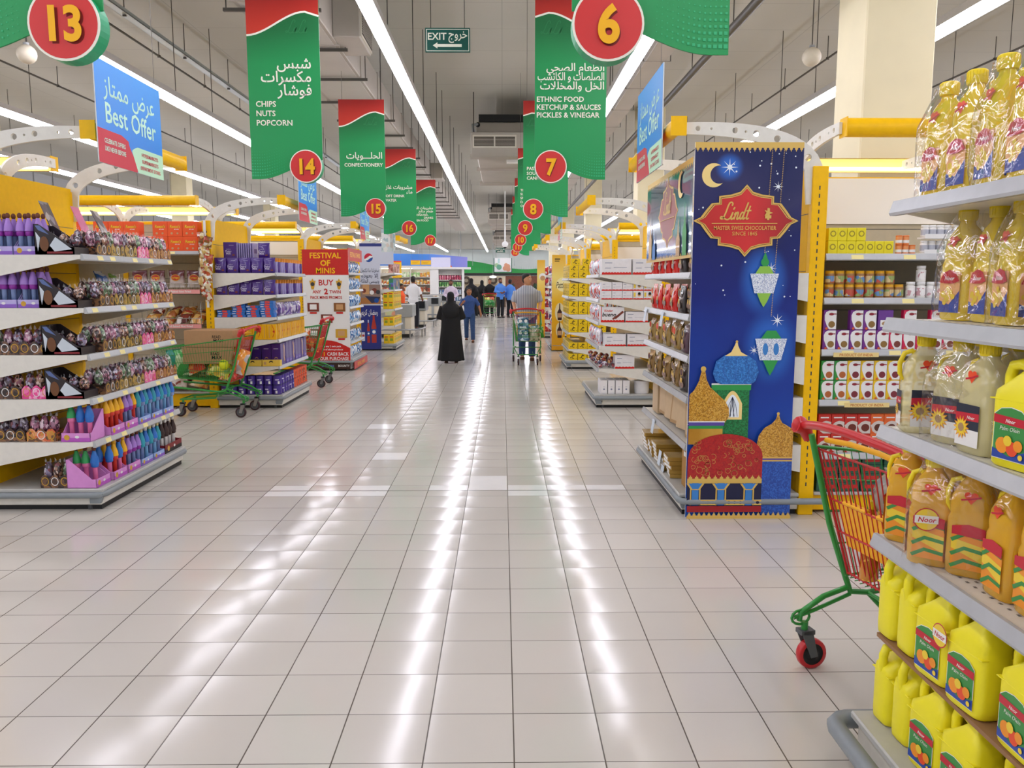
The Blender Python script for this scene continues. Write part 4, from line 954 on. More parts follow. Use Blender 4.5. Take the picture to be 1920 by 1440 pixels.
# ---------------------------------------------------------------- festival board
t = thing('promotion_board', 'red and white festival of minis board standing at the end of a shelf stand', 'board', (-3.483, 14.16, 0))
W = .80; H = 2.12
b = MB().box(0, W, 0, .012, 0.03, H, PAPER); s = Sheet(b); BROWN = mat('brown_strip', '3a211b', .4, noise=0)
s.rect(0, W, .03, H, PAPER); s.rect(0, W, 1.68, H, BRED)
for i, (w_, z) in enumerate((('FESTIVAL', 1.97), ('OF', 1.84), ('MINIS', 1.71))): s.text(w_, .4, z, .135, BYEL, bold=.035, fit=.6)
s.text('BUY', .4, 1.5, .14, BRED, bold=.03, fit=.26); s.text('ANY', .24, 1.36, .08, BRED, bold=.03, fit=.15); s.text('2', .4, 1.35, .13, BRED, bold=.04); s.text('TWIN', .56, 1.36, .08, BRED, bold=.03, fit=.2); s.text('PACK MINIS PROMOS', .4, 1.265, .075, BRED, bold=.03, fit=.55)
for x in (.17, .63):
    s.poly([(x - .055, 1.58), (x + .055, 1.58), (x + .02, 1.43), (x - .02, 1.43)], CGOLD); s.disc(x, 1.52, .035, DGREY, 12); s.poly([(x - .02, 1.58), (x + .02, 1.58), (x, 1.62)], CGOLD)
for x, z, m in ((.17, 1.12, CHOC), (.63, 1.12, mat('print_green_red', '8a5a30', .4, noise=0)), (.4, .92, CHOC), (.65, .66, CGOLD), (.17, .66, CHOC)):
    s.rect(x - .1, x + .1, z - .075, z + .075, m); s.rect(x - .06, x + .06, z - .04, z + .05, PAPER if m is CHOC else TAN); s.rect(x - .06, x + .06, z - .115, z - .085, BRED)
s.poly([(0.0, .16), (W, .16), (W, .4)] + [(W - .0 - .8 * i / 10 if i else W, .4 + .14 * sin(pi * i / 10)) for i in range(1, 10)] + [(0, .4)], BRED)
s.text('To buy any 2 twin pack', .44, .42, .042, PAPER, bold=.02, fit=.6); s.text('or more of above products', .44, .365, .042, PAPER, bold=.02, fit=.6)
s.text('BD 1', .26, .265, .1, BYEL, bold=.04, fit=.26); s.text('CASH BACK', .58, .27, .085, PAPER, bold=.03, fit=.38); s.text('ON YOUR PURCHASE', .43, .19, .08, PAPER, bold=.03, fit=.68)
s.rect(0, W, .03, .15, BROWN); s.text('MARS', .12, .07, .05, BRED, bold=.03); s.text('SNICKERS', .4, .07, .05, mat('snack_blue', '5a7fd0', .4, noise=0), bold=.03, fit=.22); s.text('BOUNTY', .68, .07, .055, PAPER, bold=.03, fit=.2)
obj('printed_panel', b, t)
BW3 = speckle('blue_white_packet', ['4f8fc8', 'cfe0ee', '2f5f9c', 'e8eef4', '7fb0dc'], 22, .25, .4)
BK3 = [proto('snack_packet', pillow(.14, .2, .08, BW3, 40 + i)) for i in range(2)]
for k, z in enumerate(Z3[:5] + [B3]):
    line(BK3, 9, (-2.76, 14.3, z), (-2.76, 15.5, z), H2, 'blue and white packet,', SHELF[k] + ' of stand behind festival board', 'snack packet', 'blue and white packets', .005, .2)
t = thing('header_sign', 'small red and yellow header over the blue and white packets', 'sign', (-2.69, 14.22, 1.93), H2)
b = MB().box(0, 1.35, 0, .01, 0, .22, BRED); Sheet(b).text('FESTIVAL OF MINIS', .67, .07, .12, BYEL, bold=.03, fit=1.2); obj('printed_panel', b, t)
t = thing('kick_panel', 'red and yellow printed panel on the base below the blue and white packets', 'panel', (-2.625, 14.22, .02), H2)
b = MB().box(0, 1.35, 0, .008, 0, .13, BRED); Sheet(b).text('FESTIVAL OF MINIS', .67, .03, .09, BYEL, bold=.03, fit=1.2); obj('printed_panel', b, t)
# ---------------------------------------------------------------- cola board
NAVY = mat('navy_print', '27327c', .35, noise=0); PALEB = mat('pale_blue_white_print', 'c9cfdf', .4, noise=0); PBLU = mat('logo_blue', '1d4f9c', .35, noise=0); INK = mat('dark_ink', '2c3350', .4, noise=0)
t = thing('promotion_board', 'white and navy cola board with a round logo and arabic greeting', 'board', (-3.22, 18.36, 0))
b = MB().box(0, .455, 0, .012, .03, 2.35, PAPER); b.box(.455, .76, 0, .012, 1.95, 2.35, PAPER); b.box(0, .62, -.002, .014, 2.35, 2.42, NAVY); s = Sheet(b)
s.rect(0, .455, 1.03, 2.35, PALEB); s.rect(.455, .76, 1.95, 2.35, PALEB)
cx, cz, r = .2, 2.1, .1
s.disc(cx, cz, r, PAPER, 28); s.poly(arc(cx, cz, r * .97, .35, pi + .35, 16) + [(cx - .03, cz - .0), (cx + .03, cz + .045)], mat('logo_red', 'c9243c', .35, noise=0)); s.poly(arc(cx, cz, r * .97, pi + .75, 2 * pi + .1, 14) + [(cx + .04, cz - .01), (cx - .02, cz - .055)], PBLU)
for i, (e, z) in enumerate((('\ufede\ufee4\ufe98\ufedc\ufe97 \ufe8e\ufee3 \ufe8e\ufee8\ufe97\ufeae\ufed4\ufeb3', 1.78), ('\ufe93\ufea9\ufeee\ufecc\ufe91 \ufefb\ufe87', 1.66), ('\ufe94\ufee0\ufe8b\ufe8e\ufecc\ufedf\ufe8d \ufef2\ufeb4\ufe92\ufef4\ufe91\ufeed', 1.54))): s.text(e, .22, z, .12, INK, bold=.01, fit=.42)
s.rect(0, .455, 1.06, 1.5, mat('room_print', '8f7a70', .5, noise=0)); s.rect(.05, .2, 1.28, 1.5, TAN); s.rect(.0, .455, 1.06, 1.2, mat('table_print', 'a8703c', .5, noise=0)); s.poly([(.1, 1.24), (.45, 1.22), (.4, 1.1), (.25, 1.08)], INK); s.disc(.32, 1.36, .06, CHOC, 12); s.disc(.4, 1.33, .05, DGREY, 12); s.disc(.26, 1.32, .05, PAPER, 12); s.disc(.36, 1.14, .055, PBLU, 12); s.disc(.08, 1.36, .05, CHOC, 12)
s.rect(0, .455, .03, 1.03, NAVY); s.text('\ufee2\ufef3\ufeae\ufedb \ufee5\ufe8e\ufec0\ufee3\ufead', .2, .82, .17, PAPER, bold=.006, fit=.38)
COLA = mat('cola_print', 'a8342c', .35, noise=0)
s.rect(.01, .08, .22, .42, PALEB); s.disc(.045, .34, .028, COLA, 12)
for x, w_, h_ in ((.165, .06, .52), (.29, .11, .62)):
    s.poly([(x - w_ / 2, .18), (x + w_ / 2, .18), (x + w_ / 2, .18 + h_ * .6), (x + w_ * .18, .18 + h_ * .88), (x - w_ * .18, .18 + h_ * .88), (x - w_ / 2, .18 + h_ * .6)], COLA); s.rect(x - w_ * .2, x + w_ * .2, .18 + h_ * .88, .18 + h_, PALEB if w_ < .1 else COLA); s.rect(x - w_ / 2, x + w_ / 2, .18 + h_ * .3, .18 + h_ * .5, PBLU); s.disc(x, .18 + h_ * .4, w_ * .35, PAPER, 10)
obj('printed_panel', b, t)
YCT = mat('yellow_carton', 'eec61a', .4)
YC = proto('tea_carton', pbox(.114, .1, .2, YCT, lambda s, w, h: (s.rect(-w * .3, w * .3, h * .3, h * .6, mat('carton_green', '8a9a2c', .4, noise=0)), s.rect(-w * .35, w * .35, h * .7, h * .8, BRED))))
for k, z in ((2, Z4[2]), (3, Z4[3]), (4, B4)):
    for q in (0, 1):
        w_ = ('lower', 'upper')[q] + ' tier of ' + ('third shelf', 'fourth shelf', 'bottom deck')[k - 2] + ', cola board stand'
        if z + .2 * q + .2 > (Z4 + [B4])[k - 1] - .03: continue
        line(YC, 2, (-2.67, 18.52, z + .2 * q), (-2.55, 18.52, z + .2 * q), 0, 'yellow carton facing forward,', w_, 'carton', 'yellow cartons', .003)
        line(YC, 10, (-2.54, 18.65, z + .2 * q), (-2.54, 19.8, z + .2 * q), H2, 'yellow carton along the front,', w_, 'carton', 'yellow cartons', .003)
line(proto('tea_carton', pbox(.1, .1, .25, speckle('mixed_box_print', ['5a7fc0', '6a5aa0', '3a8f6a', 'c9b08a'], 12))), 8, (-2.55, 18.6, Z4[1]), (-2.55, 19.7, Z4[1]), H2, 'blue and green box along', 'second shelf of cola board stand', 'carton', 'mixed boxes', .003)
line(proto('tea_carton', pbox(.14, .1, .22, speckle('pink_box_print', ['c98a86', 'e0b0a8', '9a5a50'], 14))), 6, (-2.55, 18.6, Z4[0]), (-2.55, 19.7, Z4[0]), H2, 'pink box along', 'top shelf of cola board stand', 'carton', 'pink boxes', .003)
# ---------------------------------------------------------------- night-sky board
NSKY = ramp_mat('night_sky_print', [(0, '1f5cc0'), (.3, '173f9e'), (.6, '122276'), (.8, '131c5e'), (.9, '30305e'), (1, '0f1a52')], 2, 0, 2.44, .35, scale=1.2, spec=.35)
def add_halo(m, spots):
    nt = m.node_tree; bs = nt.nodes['Principled BSDF']; src = bs.inputs['Base Color'].links[0].from_socket; tc = nt.nodes.new('ShaderNodeTexCoord')
    for x, z, rx, rz_ in spots:
        mp = nt.nodes.new('ShaderNodeVectorMath'); mp.operation = 'SUBTRACT'; mp.inputs[1].default_value = (x, 0, z); nt.links.new(tc.outputs['Object'], mp.inputs[0])
        sc = nt.nodes.new('ShaderNodeVectorMath'); sc.operation = 'MULTIPLY'; sc.inputs[1].default_value = (1 / rx, 0, 1 / rz_); nt.links.new(mp.outputs[0], sc.inputs[0])
        ln = nt.nodes.new('ShaderNodeVectorMath'); ln.operation = 'LENGTH'; nt.links.new(sc.outputs[0], ln.inputs[0])
        mr = nt.nodes.new('ShaderNodeMapRange'); mr.interpolation_type = 'SMOOTHSTEP'; mr.inputs[1].default_value = .35; mr.inputs[2].default_value = 1; mr.inputs[3].default_value = .85; mr.inputs[4].default_value = 0; nt.links.new(ln.outputs['Value'], mr.inputs[0])
        mx = nt.nodes.new('ShaderNodeMix'); mx.data_type = 'RGBA'; mx.inputs[7].default_value = lin('2f6fd0'); nt.links.new(mr.outputs[0], mx.inputs[0]); nt.links.new(src, mx.inputs[6]); src = mx.outputs[2]
    nt.links.new(src, bs.inputs['Base Color'])
add_halo(NSKY, [(.466, 1.57, .18, .26), (.525, 1.14, .2, .28), (.222, 2.285, .1, .1)])
GOLD = ramp_mat('gold_print', [(0, 'b07a1e'), (.5, 'd9b04a'), (1, 'a86a1a')], 0, 0, .7, .3, scale=9)
GOLDF = mat('flat_gold_print', 'd8b35a', .35, noise=0); REDC = ramp_mat('cartouche_red', [(0, 'b81f1f'), (.5, 'd42a2a'), (1, '8f1418')], 0, 0, .7, .3)
LACE = speckle('lantern_lace', ['e6ebf2', 'cfd8e6', '8f9fc0', 'f0f2f6', 'b9c6dc'], 230, .4, 0); REDD = speckle('red_dome_print', ['b01c20', 'b8221f', 'a01820', 'a81c1e', 'ae2622'], 120, .35, .1); BDOME = speckle('blue_dome_print', ['2f74c0', '2868b4', '3a86d0', '2260a8'], 130, .35, .1); GTOW = speckle('green_tower_print', ['17753c', '1c8446', '12602f'], 130, .35, .1); BTOW = speckle('blue_tower_print', ['2450a8', '1d4598', '2f62bc'], 140, .35, .1); GDOME = speckle('gold_dome_print', ['c8922e', 'b67e22', 'd8aa50', '9a6a20', 'd0a040'], 170, .3, .1)
VIOL = mat('violet_band', '5a4a9a', .4, noise=0); LGRN = mat('lantern_green', '2f9a4a', .4, noise=0); LGRN2 = mat('lantern_light_green', '8fc24a', .4, noise=0); MOON = mat('moon_print', 'f2d68a', .4, noise=0); COLB = mat('column_blue', '3a80c8', .4, noise=0); STARW = mat('star_print', 'eaf2fa', .4, noise=0); REDBASE = mat('red_base_print', '9c1c22', .4, noise=0); NIGHT = mat('arcade_dark', '1a1d40', .4, noise=0)
def crenel(s, W, z0, z1, up, m, n=21):
    p = []
    for i in range(n):
        a = i * W / n; st = W / n
        p += [(a + st * f_, z1 + (up * g_)) for f_, g_ in ((0, 0), (.2, 0), (.25, .012), (.38, .012), (.5, .026), (.62, .012), (.75, .012), (.8, 0))]
    q = [(0, z0)] + p + [(W, z1), (W, z0)]
    s.poly(q if up < 0 else q[::-1], m)
def moon(s, x, z, r):
    a, e = .81, .47 * r; ri = sqrt((r * cos(a) - e) ** 2 + (r * sin(a)) ** 2); b_ = math.atan2(r * sin(a), r * cos(a) - e); t0 = .13
    s.poly(arc(x, z, r, a + t0, 2 * pi - a + t0, 24) + arc(x + e * cos(t0), z + e * sin(t0), ri, 2 * pi - b_ + t0, b_ + t0, 20)[1:-1], MOON)
def cartouche(s, cx, cz, w_, h_, m):
    Q = [(0, 1), (.12, .8), (.3, .72), (.52, .68), (.52, .5), (.66, .48), (.76, .3), (.86, .1), (1, 0)]
    q = Q + [(x, -z) for x, z in Q[-2::-1]]
    q = q + [(-x, z) for x, z in q[-2:0:-1]]
    s.poly([(cx + x * w_, cz + z * h_) for x, z in q][::-1], m)
def script_logo(s, x, z, sz, m):
    script(s, 'Lindt', x - sz * .6, z, sz * .8, m, .085, .16)
t = thing('promotion_board', 'tall navy night-sky board with a red chocolate cartouche and golden domes', 'board', (1.222, 5.212, 0))
W, H = .692, 2.44
b = MB().box(0, W, 0, .012, 0, H, PAPER); s = Sheet(b)
s.rect(0, W, 0, H, NSKY)
crenel(s, W, H, H - .035, -1, GOLDF)
rn = random.Random(3); s.level()
for i in range(46):
    x, z = rn.uniform(.02, W - .02), rn.uniform(1.45, 2.38); s.disc(x, z, rn.choice((.0025, .003, .004, .006)), STARW, 8)
s.level(False); moon(s, .122, 2.235, .075)
for x, z, r in ((.222, 2.285, .055), (.535, 2.165, .035), (.51, 1.65, .04), (.565, 1.315, .045), (.42, 1.12, .035), (.02, .63, .03)): s.star(x, z, r, STARW, 8, .18); s.disc(x, z, r * .28, STARW, 12)
s.level()
for x, z1_, z0_ in ((.49, 2.4, 1.735), (.565, 2.4, 1.325)):
    for i in range(int((z1_ - z0_) / .011)): s.disc(x - .04 * (2.4 - z1_ + i * .011) / 1.0, z1_ - i * .011, .003, GOLDF, 6)
s.level(False); cartouche(s, .335, 1.95, .338, .228, GOLDF); cartouche(s, .335, 1.95, .318, .214, mat('cartouche_edge', '6d1414', .4, noise=0)); cartouche(s, .335, 1.95, .312, .21, GOLDF); cartouche(s, .335, 1.95, .304, .203, REDC)
script_logo(s, .262, 1.958, .135, GOLDF); s.rect(.115, .535, 1.931, 1.936, GOLDF)
s.star(.475, 2.0, .03, GOLDF, 5, .4); s.rect(.468, .482, 1.955, 2.03, GOLDF); s.rect(.455, .495, 1.965, 1.985, GOLDF)
s.text('MASTER SWISS CHOCOLATIER', .328, 1.893, .036, GOLDF, bold=.005, fit=.4); s.text('SINCE 1845', .328, 1.858, .034, GOLDF, fit=.16)
for cx, zt, k, g1, g2 in ((.466, 1.735, 1.0, LGRN2, LGRN2), (.525, 1.33, 1.12, LGRN, LGRN)):
    Z = lambda v: zt - v * k * .36
    if k == 1: s.poly([(cx, Z(-.05)), (cx - .012, Z(.03))] + arc(cx, Z(.13), .026, 2.2, 0.9 + 2 * pi, 14) + [(cx + .012, Z(.03))], LGRN)
    s.poly([(cx - .06 * k, Z(.33)), (cx - .03, Z(.2)), (cx + .03, Z(.2)), (cx + .06 * k, Z(.33))], g1)
    s.poly([(cx - .093 * k, Z(.33)), (cx - .062 * k, Z(.68)), (cx + .062 * k, Z(.68)), (cx + .093 * k, Z(.33))], LACE)
    if k > 1:
        for d in (-.035, .035): s.disc(cx + d, Z(.5), .018, COLB, 14, .04)
    s.rect(cx - .001, cx + .001, Z(.68), Z(.33), mat('lace_line', '8a94ac', .4, noise=0))
    s.poly([(cx - .045 * k, Z(.68)), (cx + .045 * k, Z(.68)), (cx + .03, Z(.78)), (cx + .02, Z(.84)), (cx, Z(.93)), (cx - .02, Z(.84)), (cx - .03, Z(.78))], g2)
# domes
s.rect(.155, .395, .3, .9, GTOW); s.rect(.145, .405, .86, .9, LGRN); s.rect(.145, .405, .895, .905, PAPER)
s.poly([(.22, .665), (.35, .665), (.35, .77)] + [(.35 - .065 * i / 6, .77 + .085 * sin(i / 6 * pi / 2)) for i in range(1, 7)] + [(.22 + .065 * (6 - i) / 6, .77 + .085 * sin((6 - i) / 6 * pi / 2)) for i in range(1, 7)], MOON)
s.poly([(.24, .68), (.33, .68), (.33, .77)] + [(.33 - .045 * i / 6, .77 + .06 * sin(i / 6 * pi / 2)) for i in range(1, 7)] + [(.24 + .045 * (6 - i) / 6, .77 + .06 * sin((6 - i) / 6 * pi / 2)) for i in range(1, 7)], STARW)
for i in range(3): s.strip([(.25 + i * .025, .685), (.262 + i * .012, .76), (.285, .815)], .003, NIGHT); s.strip([(.32 - i * .025, .685), (.308 - i * .012, .76), (.285, .815)], .003, NIGHT)
def onion(cx, zb, r, h, m, fin, fm, n=20):
    p = [(cx - r * .8, zb)] + [(cx + r * cos(pi * 1.12 - (pi * .74) * i / n) * (1 if i < n * .5 else 1), zb + h * .42 + r * .95 * sin(pi * 1.12 - (pi * .74) * i / n)) for i in range(n // 2 + 1)]
    p = [(cx - x_, z_) for x_, z_ in [(r * .8, zb), (r * .97, zb + h * .15), (r, zb + h * .3), (r * .93, zb + h * .46), (r * .74, zb + h * .62), (r * .45, zb + h * .76), (r * .18, zb + h * .88), (r * .07, zb + h)]]
    p = p + [(2 * cx - x, z) for x, z in p[::-1]]
    s.poly(p[::-1], m)
    s.poly([(cx - r * .09, zb + h * .97), (cx + r * .09, zb + h * .97), (cx + .006, zb + h + fin * .7), (cx - .006, zb + h + fin * .7)], fm); s.disc(cx, zb + h + fin * .75, .011, fm, 12)
p0 = [(.15, .97), (.17, 1.05), (.225, 1.09), (.375, 1.09), (.43, 1.05), (.45, .98), (.43, .92), (.40, .9), (.2, .9), (.17, .92)]
s.poly(p0[::-1], BDOME); s.poly([(.225, 1.085), (.375, 1.085), (.33, 1.11), (.31, 1.15), (.305, 1.175), (.295, 1.175), (.285, 1.15), (.265, 1.11)], MOON); s.disc(.3, 1.178, .009, GOLDF, 10)
for x in (.24, .3, .36): s.strip([(x, .905), (x + (x - .3) * .4, 1.0), (x, 1.085)], .002, BTOW)
g0 = [(0, .645), (.24, .645), (.265, .69), (.262, .74), (.235, .79), (.18, .84), (.135, .88), (.11, .93), (.1, .985), (.075, .985), (.06, .92), (.03, .86), (0, .83)]
s.rect(0, .225, .5, .645, GOLD); s.poly(g0, GDOME); s.disc(.087, 1.0, .018, GOLDF, 14); s.rect(0, .235, .625, .65, VIOL); s.rect(0, .238, .648, .655, PAPER); s.rect(0, .228, .605, .625, LGRN)
s.rect(.495, .692, .02, .41, BTOW); s.rect(.485, .692, .385, .415, GOLDF); s.rect(.485, .692, .395, .405, VIOL)
g1 = [(.5, .415), (.692, .415), (.692, .6), (.65, .625), (.615, .645), (.6, .675), (.593, .7), (.583, .7), (.575, .67), (.55, .64), (.5, .61), (.465, .56), (.455, .51), (.47, .45)]
s.poly(g1, GDOME); s.disc(.588, .705, .01, GOLDF, 10)
rd = [(0, .27), (.495, .27), (.495, .4)] + [(.25 + .245 * cos(pi * i / 20), .42 + .15 * sin(pi * i / 20)) for i in range(0, 21)] + [(0, .4)]
s.poly(rd, REDD); s.level()
for i in range(60):
    x, z = rn.uniform(.03, .46), rn.uniform(.3, .52); r = rn.uniform(.01, .022); s.strip(arc(x, z, r, rn.uniform(0, 6), rn.uniform(7, 10), 10), .003, mat('gold_scroll', 'c9904a', .4, noise=0))
s.level(False); s.rect(0, .495, .085, .27, NIGHT); s.rect(0, .495, .238, .262, GOLDF); crenel(s, .495, .255, .27, 1, GOLDF, 12)
for x in (.055, .225, .41): s.rect(x - .022, x + .022, .09, .24, COLB); s.rect(x - .035, x - .026, .09, .24, GOLDF); s.rect(x + .026, x + .035, .09, .24, GOLDF); s.poly([(x - .06, .238), (x - .03, .195), (x + .03, .195), (x + .06, .238)], GOLDF); s.poly([(x - .045, .238), (x - .02, .2), (x + .02, .2), (x + .045, .238)], COLB)
for a, c in ((.09, .19), (.26, .375), (.445, .495)):
    s.rect(a, c, .092, .128, GOLDF); n_ = int((c - a) / .03)
    s.level()
    for i in range(n_): s.disc(a + (i + .5) * (c - a) / n_, .11, .011, NIGHT, 8)
    s.level(False)
s.rect(0, .495, .045, .086, REDBASE); s.rect(0, .692, .0, .022, GOLDF); crenel(s, W, .0, .022, 1, GOLDF)
obj('printed_panel', b, t)
# side header above the foil pouches
t = thing('header_sign', 'glossy navy header with a small red cartouche above the foil pouches', 'sign', (1.228, 6.88, 1.72), HM)
b = MB().box(0, 1.62, -.004, 0, 0, .64, PAPER); s = Sheet(b, -.0045); GN = mat('glossy_navy_film', '2b4a78', .12, coat=.8, noise=.25, nscale=3)
s.rect(0, 1.62, 0, .64, GN); crenel(s, 1.62, .64, .605, -1, GOLDF, 30); crenel(s, 1.62, .0, .02, 1, GOLDF, 30)
cartouche(s, .85, .34, .36, .26, GOLDF); cartouche(s, .85, .34, .33, .24, REDC); script_logo(s, .83, .34, .2, GOLDF); s.rect(.6, 1.1, .3, .305, GOLDF)
moon(s, 1.3, .5, .09)
for x, h_, m in ((.2, .3, GOLD), (.36, .2, COLB), (1.25, .22, GDOME), (1.45, .3, LGRN)): s.poly([(x - .06, .02), (x + .06, .02), (x + .06, h_ * .6), (x + .02, h_ * .8), (x, h_ * 1.3), (x - .02, h_ * .8), (x - .06, h_ * .6)], m)
obj('printed_panel', b, t)
FS = 'foil chocolate stand'
RF = mat('red_foil', 'd4261e', .25, coat=.5); RFT = mat('red_foil_light', 'e4604a', .25, coat=.5); BF = mat('black_foil', '3a3230', .3, coat=.5); GF = mat('gold_foil', 'a9894a', .25, coat=.5, metal=.3); GF2 = mat('brown_gold_foil', '8f7040', .25, coat=.5, metal=.3); SIL = mat('foil_balls', '8f7468', .25, coat=.4); PF = mat('plum_foil', '5a3f4a', .3, coat=.4)
def fdeco(m): return lambda s, w, h: (s.disc(0, h * .72, w * .24, GOLDF, 14), s.disc(0, h * .72, w * .2, m, 14), s.disc(-w * .15, h * .3, w * .17, SIL, 10), s.disc(w * .17, h * .26, w * .17, SIL, 10), s.disc(0, h * .42, w * .15, GOLDF, 10))
FP = {'red': proto('chocolate_pouch', pouch(.125, .2, .06, RF, RFT, fdeco(RFT), .005, 5)), 'black': proto('chocolate_pouch', pouch(.125, .19, .06, BF, None, fdeco(PF), .005, 6)), 'gold': proto('chocolate_pouch', pouch(.125, .19, .06, GF, GF2, fdeco(RF), .005, 7)), 'brown gold': proto('chocolate_pouch', pouch(.125, .19, .06, GF2, GF, fdeco(PF), .005, 8)), 'plum': proto('chocolate_pouch', pouch(.125, .19, .06, PF, None, fdeco(BF), .005, 9))}
for k, seq in enumerate((['red'] * 8 + ['black'] * 3, ['red'] * 8 + ['black'] * 3, ['gold'] * 7 + ['plum'] * 3, ['brown gold'] * 7 + ['black'] * 3)):
    ct = {}
    for i, c in enumerate(seq):
        ct[c] = ct.get(c, -1) + 1
        q = FP[c]
        y = 6.78 - i * 1.38 / (len(seq) - 1)
        put(q, '%s %s foil pouch counted towards the night-sky board, %s of %s' % (nth(ct[c]), c, SHELF[k], FS), 'chocolate', (1.285 + J.uniform(-.01, .01) + .03 * (i % 2), y, ZL[k] + .001), HM + J.uniform(-.15, .05) + .12, 'foil pouches')
    for r_ in range(5): put(FP[seq[0]] if r_ < 4 else FP[seq[-1]], '%s foil pouch in the second row back, %s of %s' % (nth(r_), SHELF[k], FS), 'chocolate', (1.42, 6.6 - r_ * .28, ZL[k] + .001), HM, 'foil pouches')
KRAFT = mat('kraft_box', 'a9875c', .55); KRAFT2 = mat('pale_kraft_box', 'c2a884', .5)
for i, (y, a, m) in enumerate(((6.6, 0, KRAFT2), (6.3, .05, KRAFT), (6.05, .12, KRAFT2), (5.82, .2, KRAFT), (5.6, .22, KRAFT2), (5.38, 0, KRAFT))):
    obj('gift_box', pbox(.22, .12, .25, m, lambda s, w, h: s.rect(-w * .4, w * .4, h * .1, h * .9, KRAFT2)), None, (1.33, y, ZL[4] + .01 + .03 * (a > 0)), (-a * .5, 0, HM + a), nth(i) + ' brown gift box counted towards the board, fifth shelf of ' + FS, 'box', 'brown gift boxes')
GB = proto('gold_box', pbox(.2, .22, .03, mat('gold_box', 'c09a4a', .25, metal=.4, coat=.3), lambda s, w, h: s.rect(-w * .4, w * .4, h * .2, h * .8, PAPER)))
for i in range(5):
    for j in range(5 - (i % 2) - (i == 3)): put(GB, '%s gold box up, stack %s counted towards the board, bottom deck of %s' % (nth(j), nth(i), FS), 'box', (1.33 - .006 * j, 6.7 - i * .235, BL + .031 * j), HM + J.uniform(-.1, .1), 'stacked gold boxes')
obj('gift_box', pbox(.17, .2, .27, mat('ochre_box', 'a8782e', .45), lambda s, w, h: s.rect(-.03, .03, h * .8, h * .92, PAPER)), None, (1.36, 5.43, BL), HM, 'ochre gift box beside the night-sky board, bottom deck', 'box')
PCD = mat('price_card', 'cfdbe6', .4)
for i, (y, z) in enumerate(((6.75, ZL[1]), (6.05, ZL[1]), (6.3, ZL[4] - .0), (6.0, BL + .14), (5.9, BL + .05))):
    obj('price_card', MB().box(-.045, .045, 0, .002, -.11, .0, PCD), None, (1.205, y, z - .005), (-.15, 0, HM), '%s pale price card on the shelf edges of %s, from the top' % (nth(i), FS), 'card', 'pale price cards')
# ---------------------------------------------------------------- jars and food boxes
JR = 'from the post, %s of the jar shelves'
YB2 = proto('stock_box', pbox(.06, .07, .084, mat('lemon_box', 'e6d618', .4), lambda s, w, h: (s.disc(0, h * .55, .02, mat('olive_print', '9a8a1c', .4, noise=0), 12), s.disc(0, h * .55, .013, mat('lemon_box', 'e6d618'), 10))))
for q, n in ((0, 7), (1, 4)): line(YB2, n, (2.155, 5.32, 1.741 + q * .085), (2.155 + (n - 1) * .0615, 5.32, 1.741 + q * .085), 0, ('lower', 'upper')[q] + ' lemon yellow box', JR % 'top shelf', 'box', 'lemon yellow boxes', .001)
OJ = proto('small_tin', tin(.02, .06, mat('orange_white_tin', 'e2945a', .4), mat('orange_lid2', 'd8702a', .4), lambda b, r, h: band(b, r, h * .2, h * .5, PAPER)))
for q, n in ((0, 3), (1, 2)): line(OJ, n, (2.60, 5.31, 1.741 + q * .061), (2.60 + (n - 1) * .045, 5.31, 1.741 + q * .061), 0, ('lower', 'upper')[q] + ' small orange tin', JR % 'top shelf', 'tin', 'small orange tins', .001)
WJ = proto('white_bottle', jar(.024, .075, WHP, PAPER, mat('grey_label', 'b9bcc6', .4)))
for q in (0, 1):
    put(proto('carton_tray', MB().box(-.2, .2, -.05, .05, 0, .012, PAPER).box(-.2, .2, -.054, -.0502, 0, .03, PAPER)), ('lower', 'upper')[q] + ' white tray of small white bottles on the top jar shelf', 'tray', (2.95, 5.32, 1.741 + q * .1))
    line(WJ, 8, (2.77, 5.32, 1.754 + q * .1), (3.13, 5.32, 1.754 + q * .1), 0, ('lower tray', 'upper tray')[q] + ' small white bottle', JR % 'top shelf', 'bottle', 'small white bottles', .001)
BJ = proto('jam_jar', jar(.031, .088, mat('amber_jar', '9a6a34', .3, coat=.3), mat('yellow_lid', 'd8a01e', .4), speckle('jar_label', ['5f8fc0', 'c04a3a', '8fa860', 'd8c08a'], 30), .95))
for q, n in ((0, 8), (1, 7)): line(BJ, n, (2.16, 5.32, 1.456 + q * .089), (2.16 + (n - 1) * .066, 5.32, 1.456 + q * .089), 0, ('lower', 'upper')[q] + ' amber jar', JR % 'second shelf', 'jar', 'amber jars', .001)
WB = proto('white_bottle', jar(.03, .105, WHP, PAPER, speckle('white_bottle_label', ['f0eeec', 'e6e2e2', 'c89aa0', 'f4f2f0'], 40), .7))
line(WB, 9, (2.7, 5.32, 1.456), (3.24, 5.32, 1.456), 0, 'lower white bottle', JR % 'second shelf', 'bottle', 'white bottles', .002)
for i, x in enumerate((2.765, 2.93, 2.99, 3.12)): put(WB, '%s white bottle in the upper tier on the second jar shelf' % nth(i), 'bottle', (x, 5.32, 1.562), 0, 'white bottles')
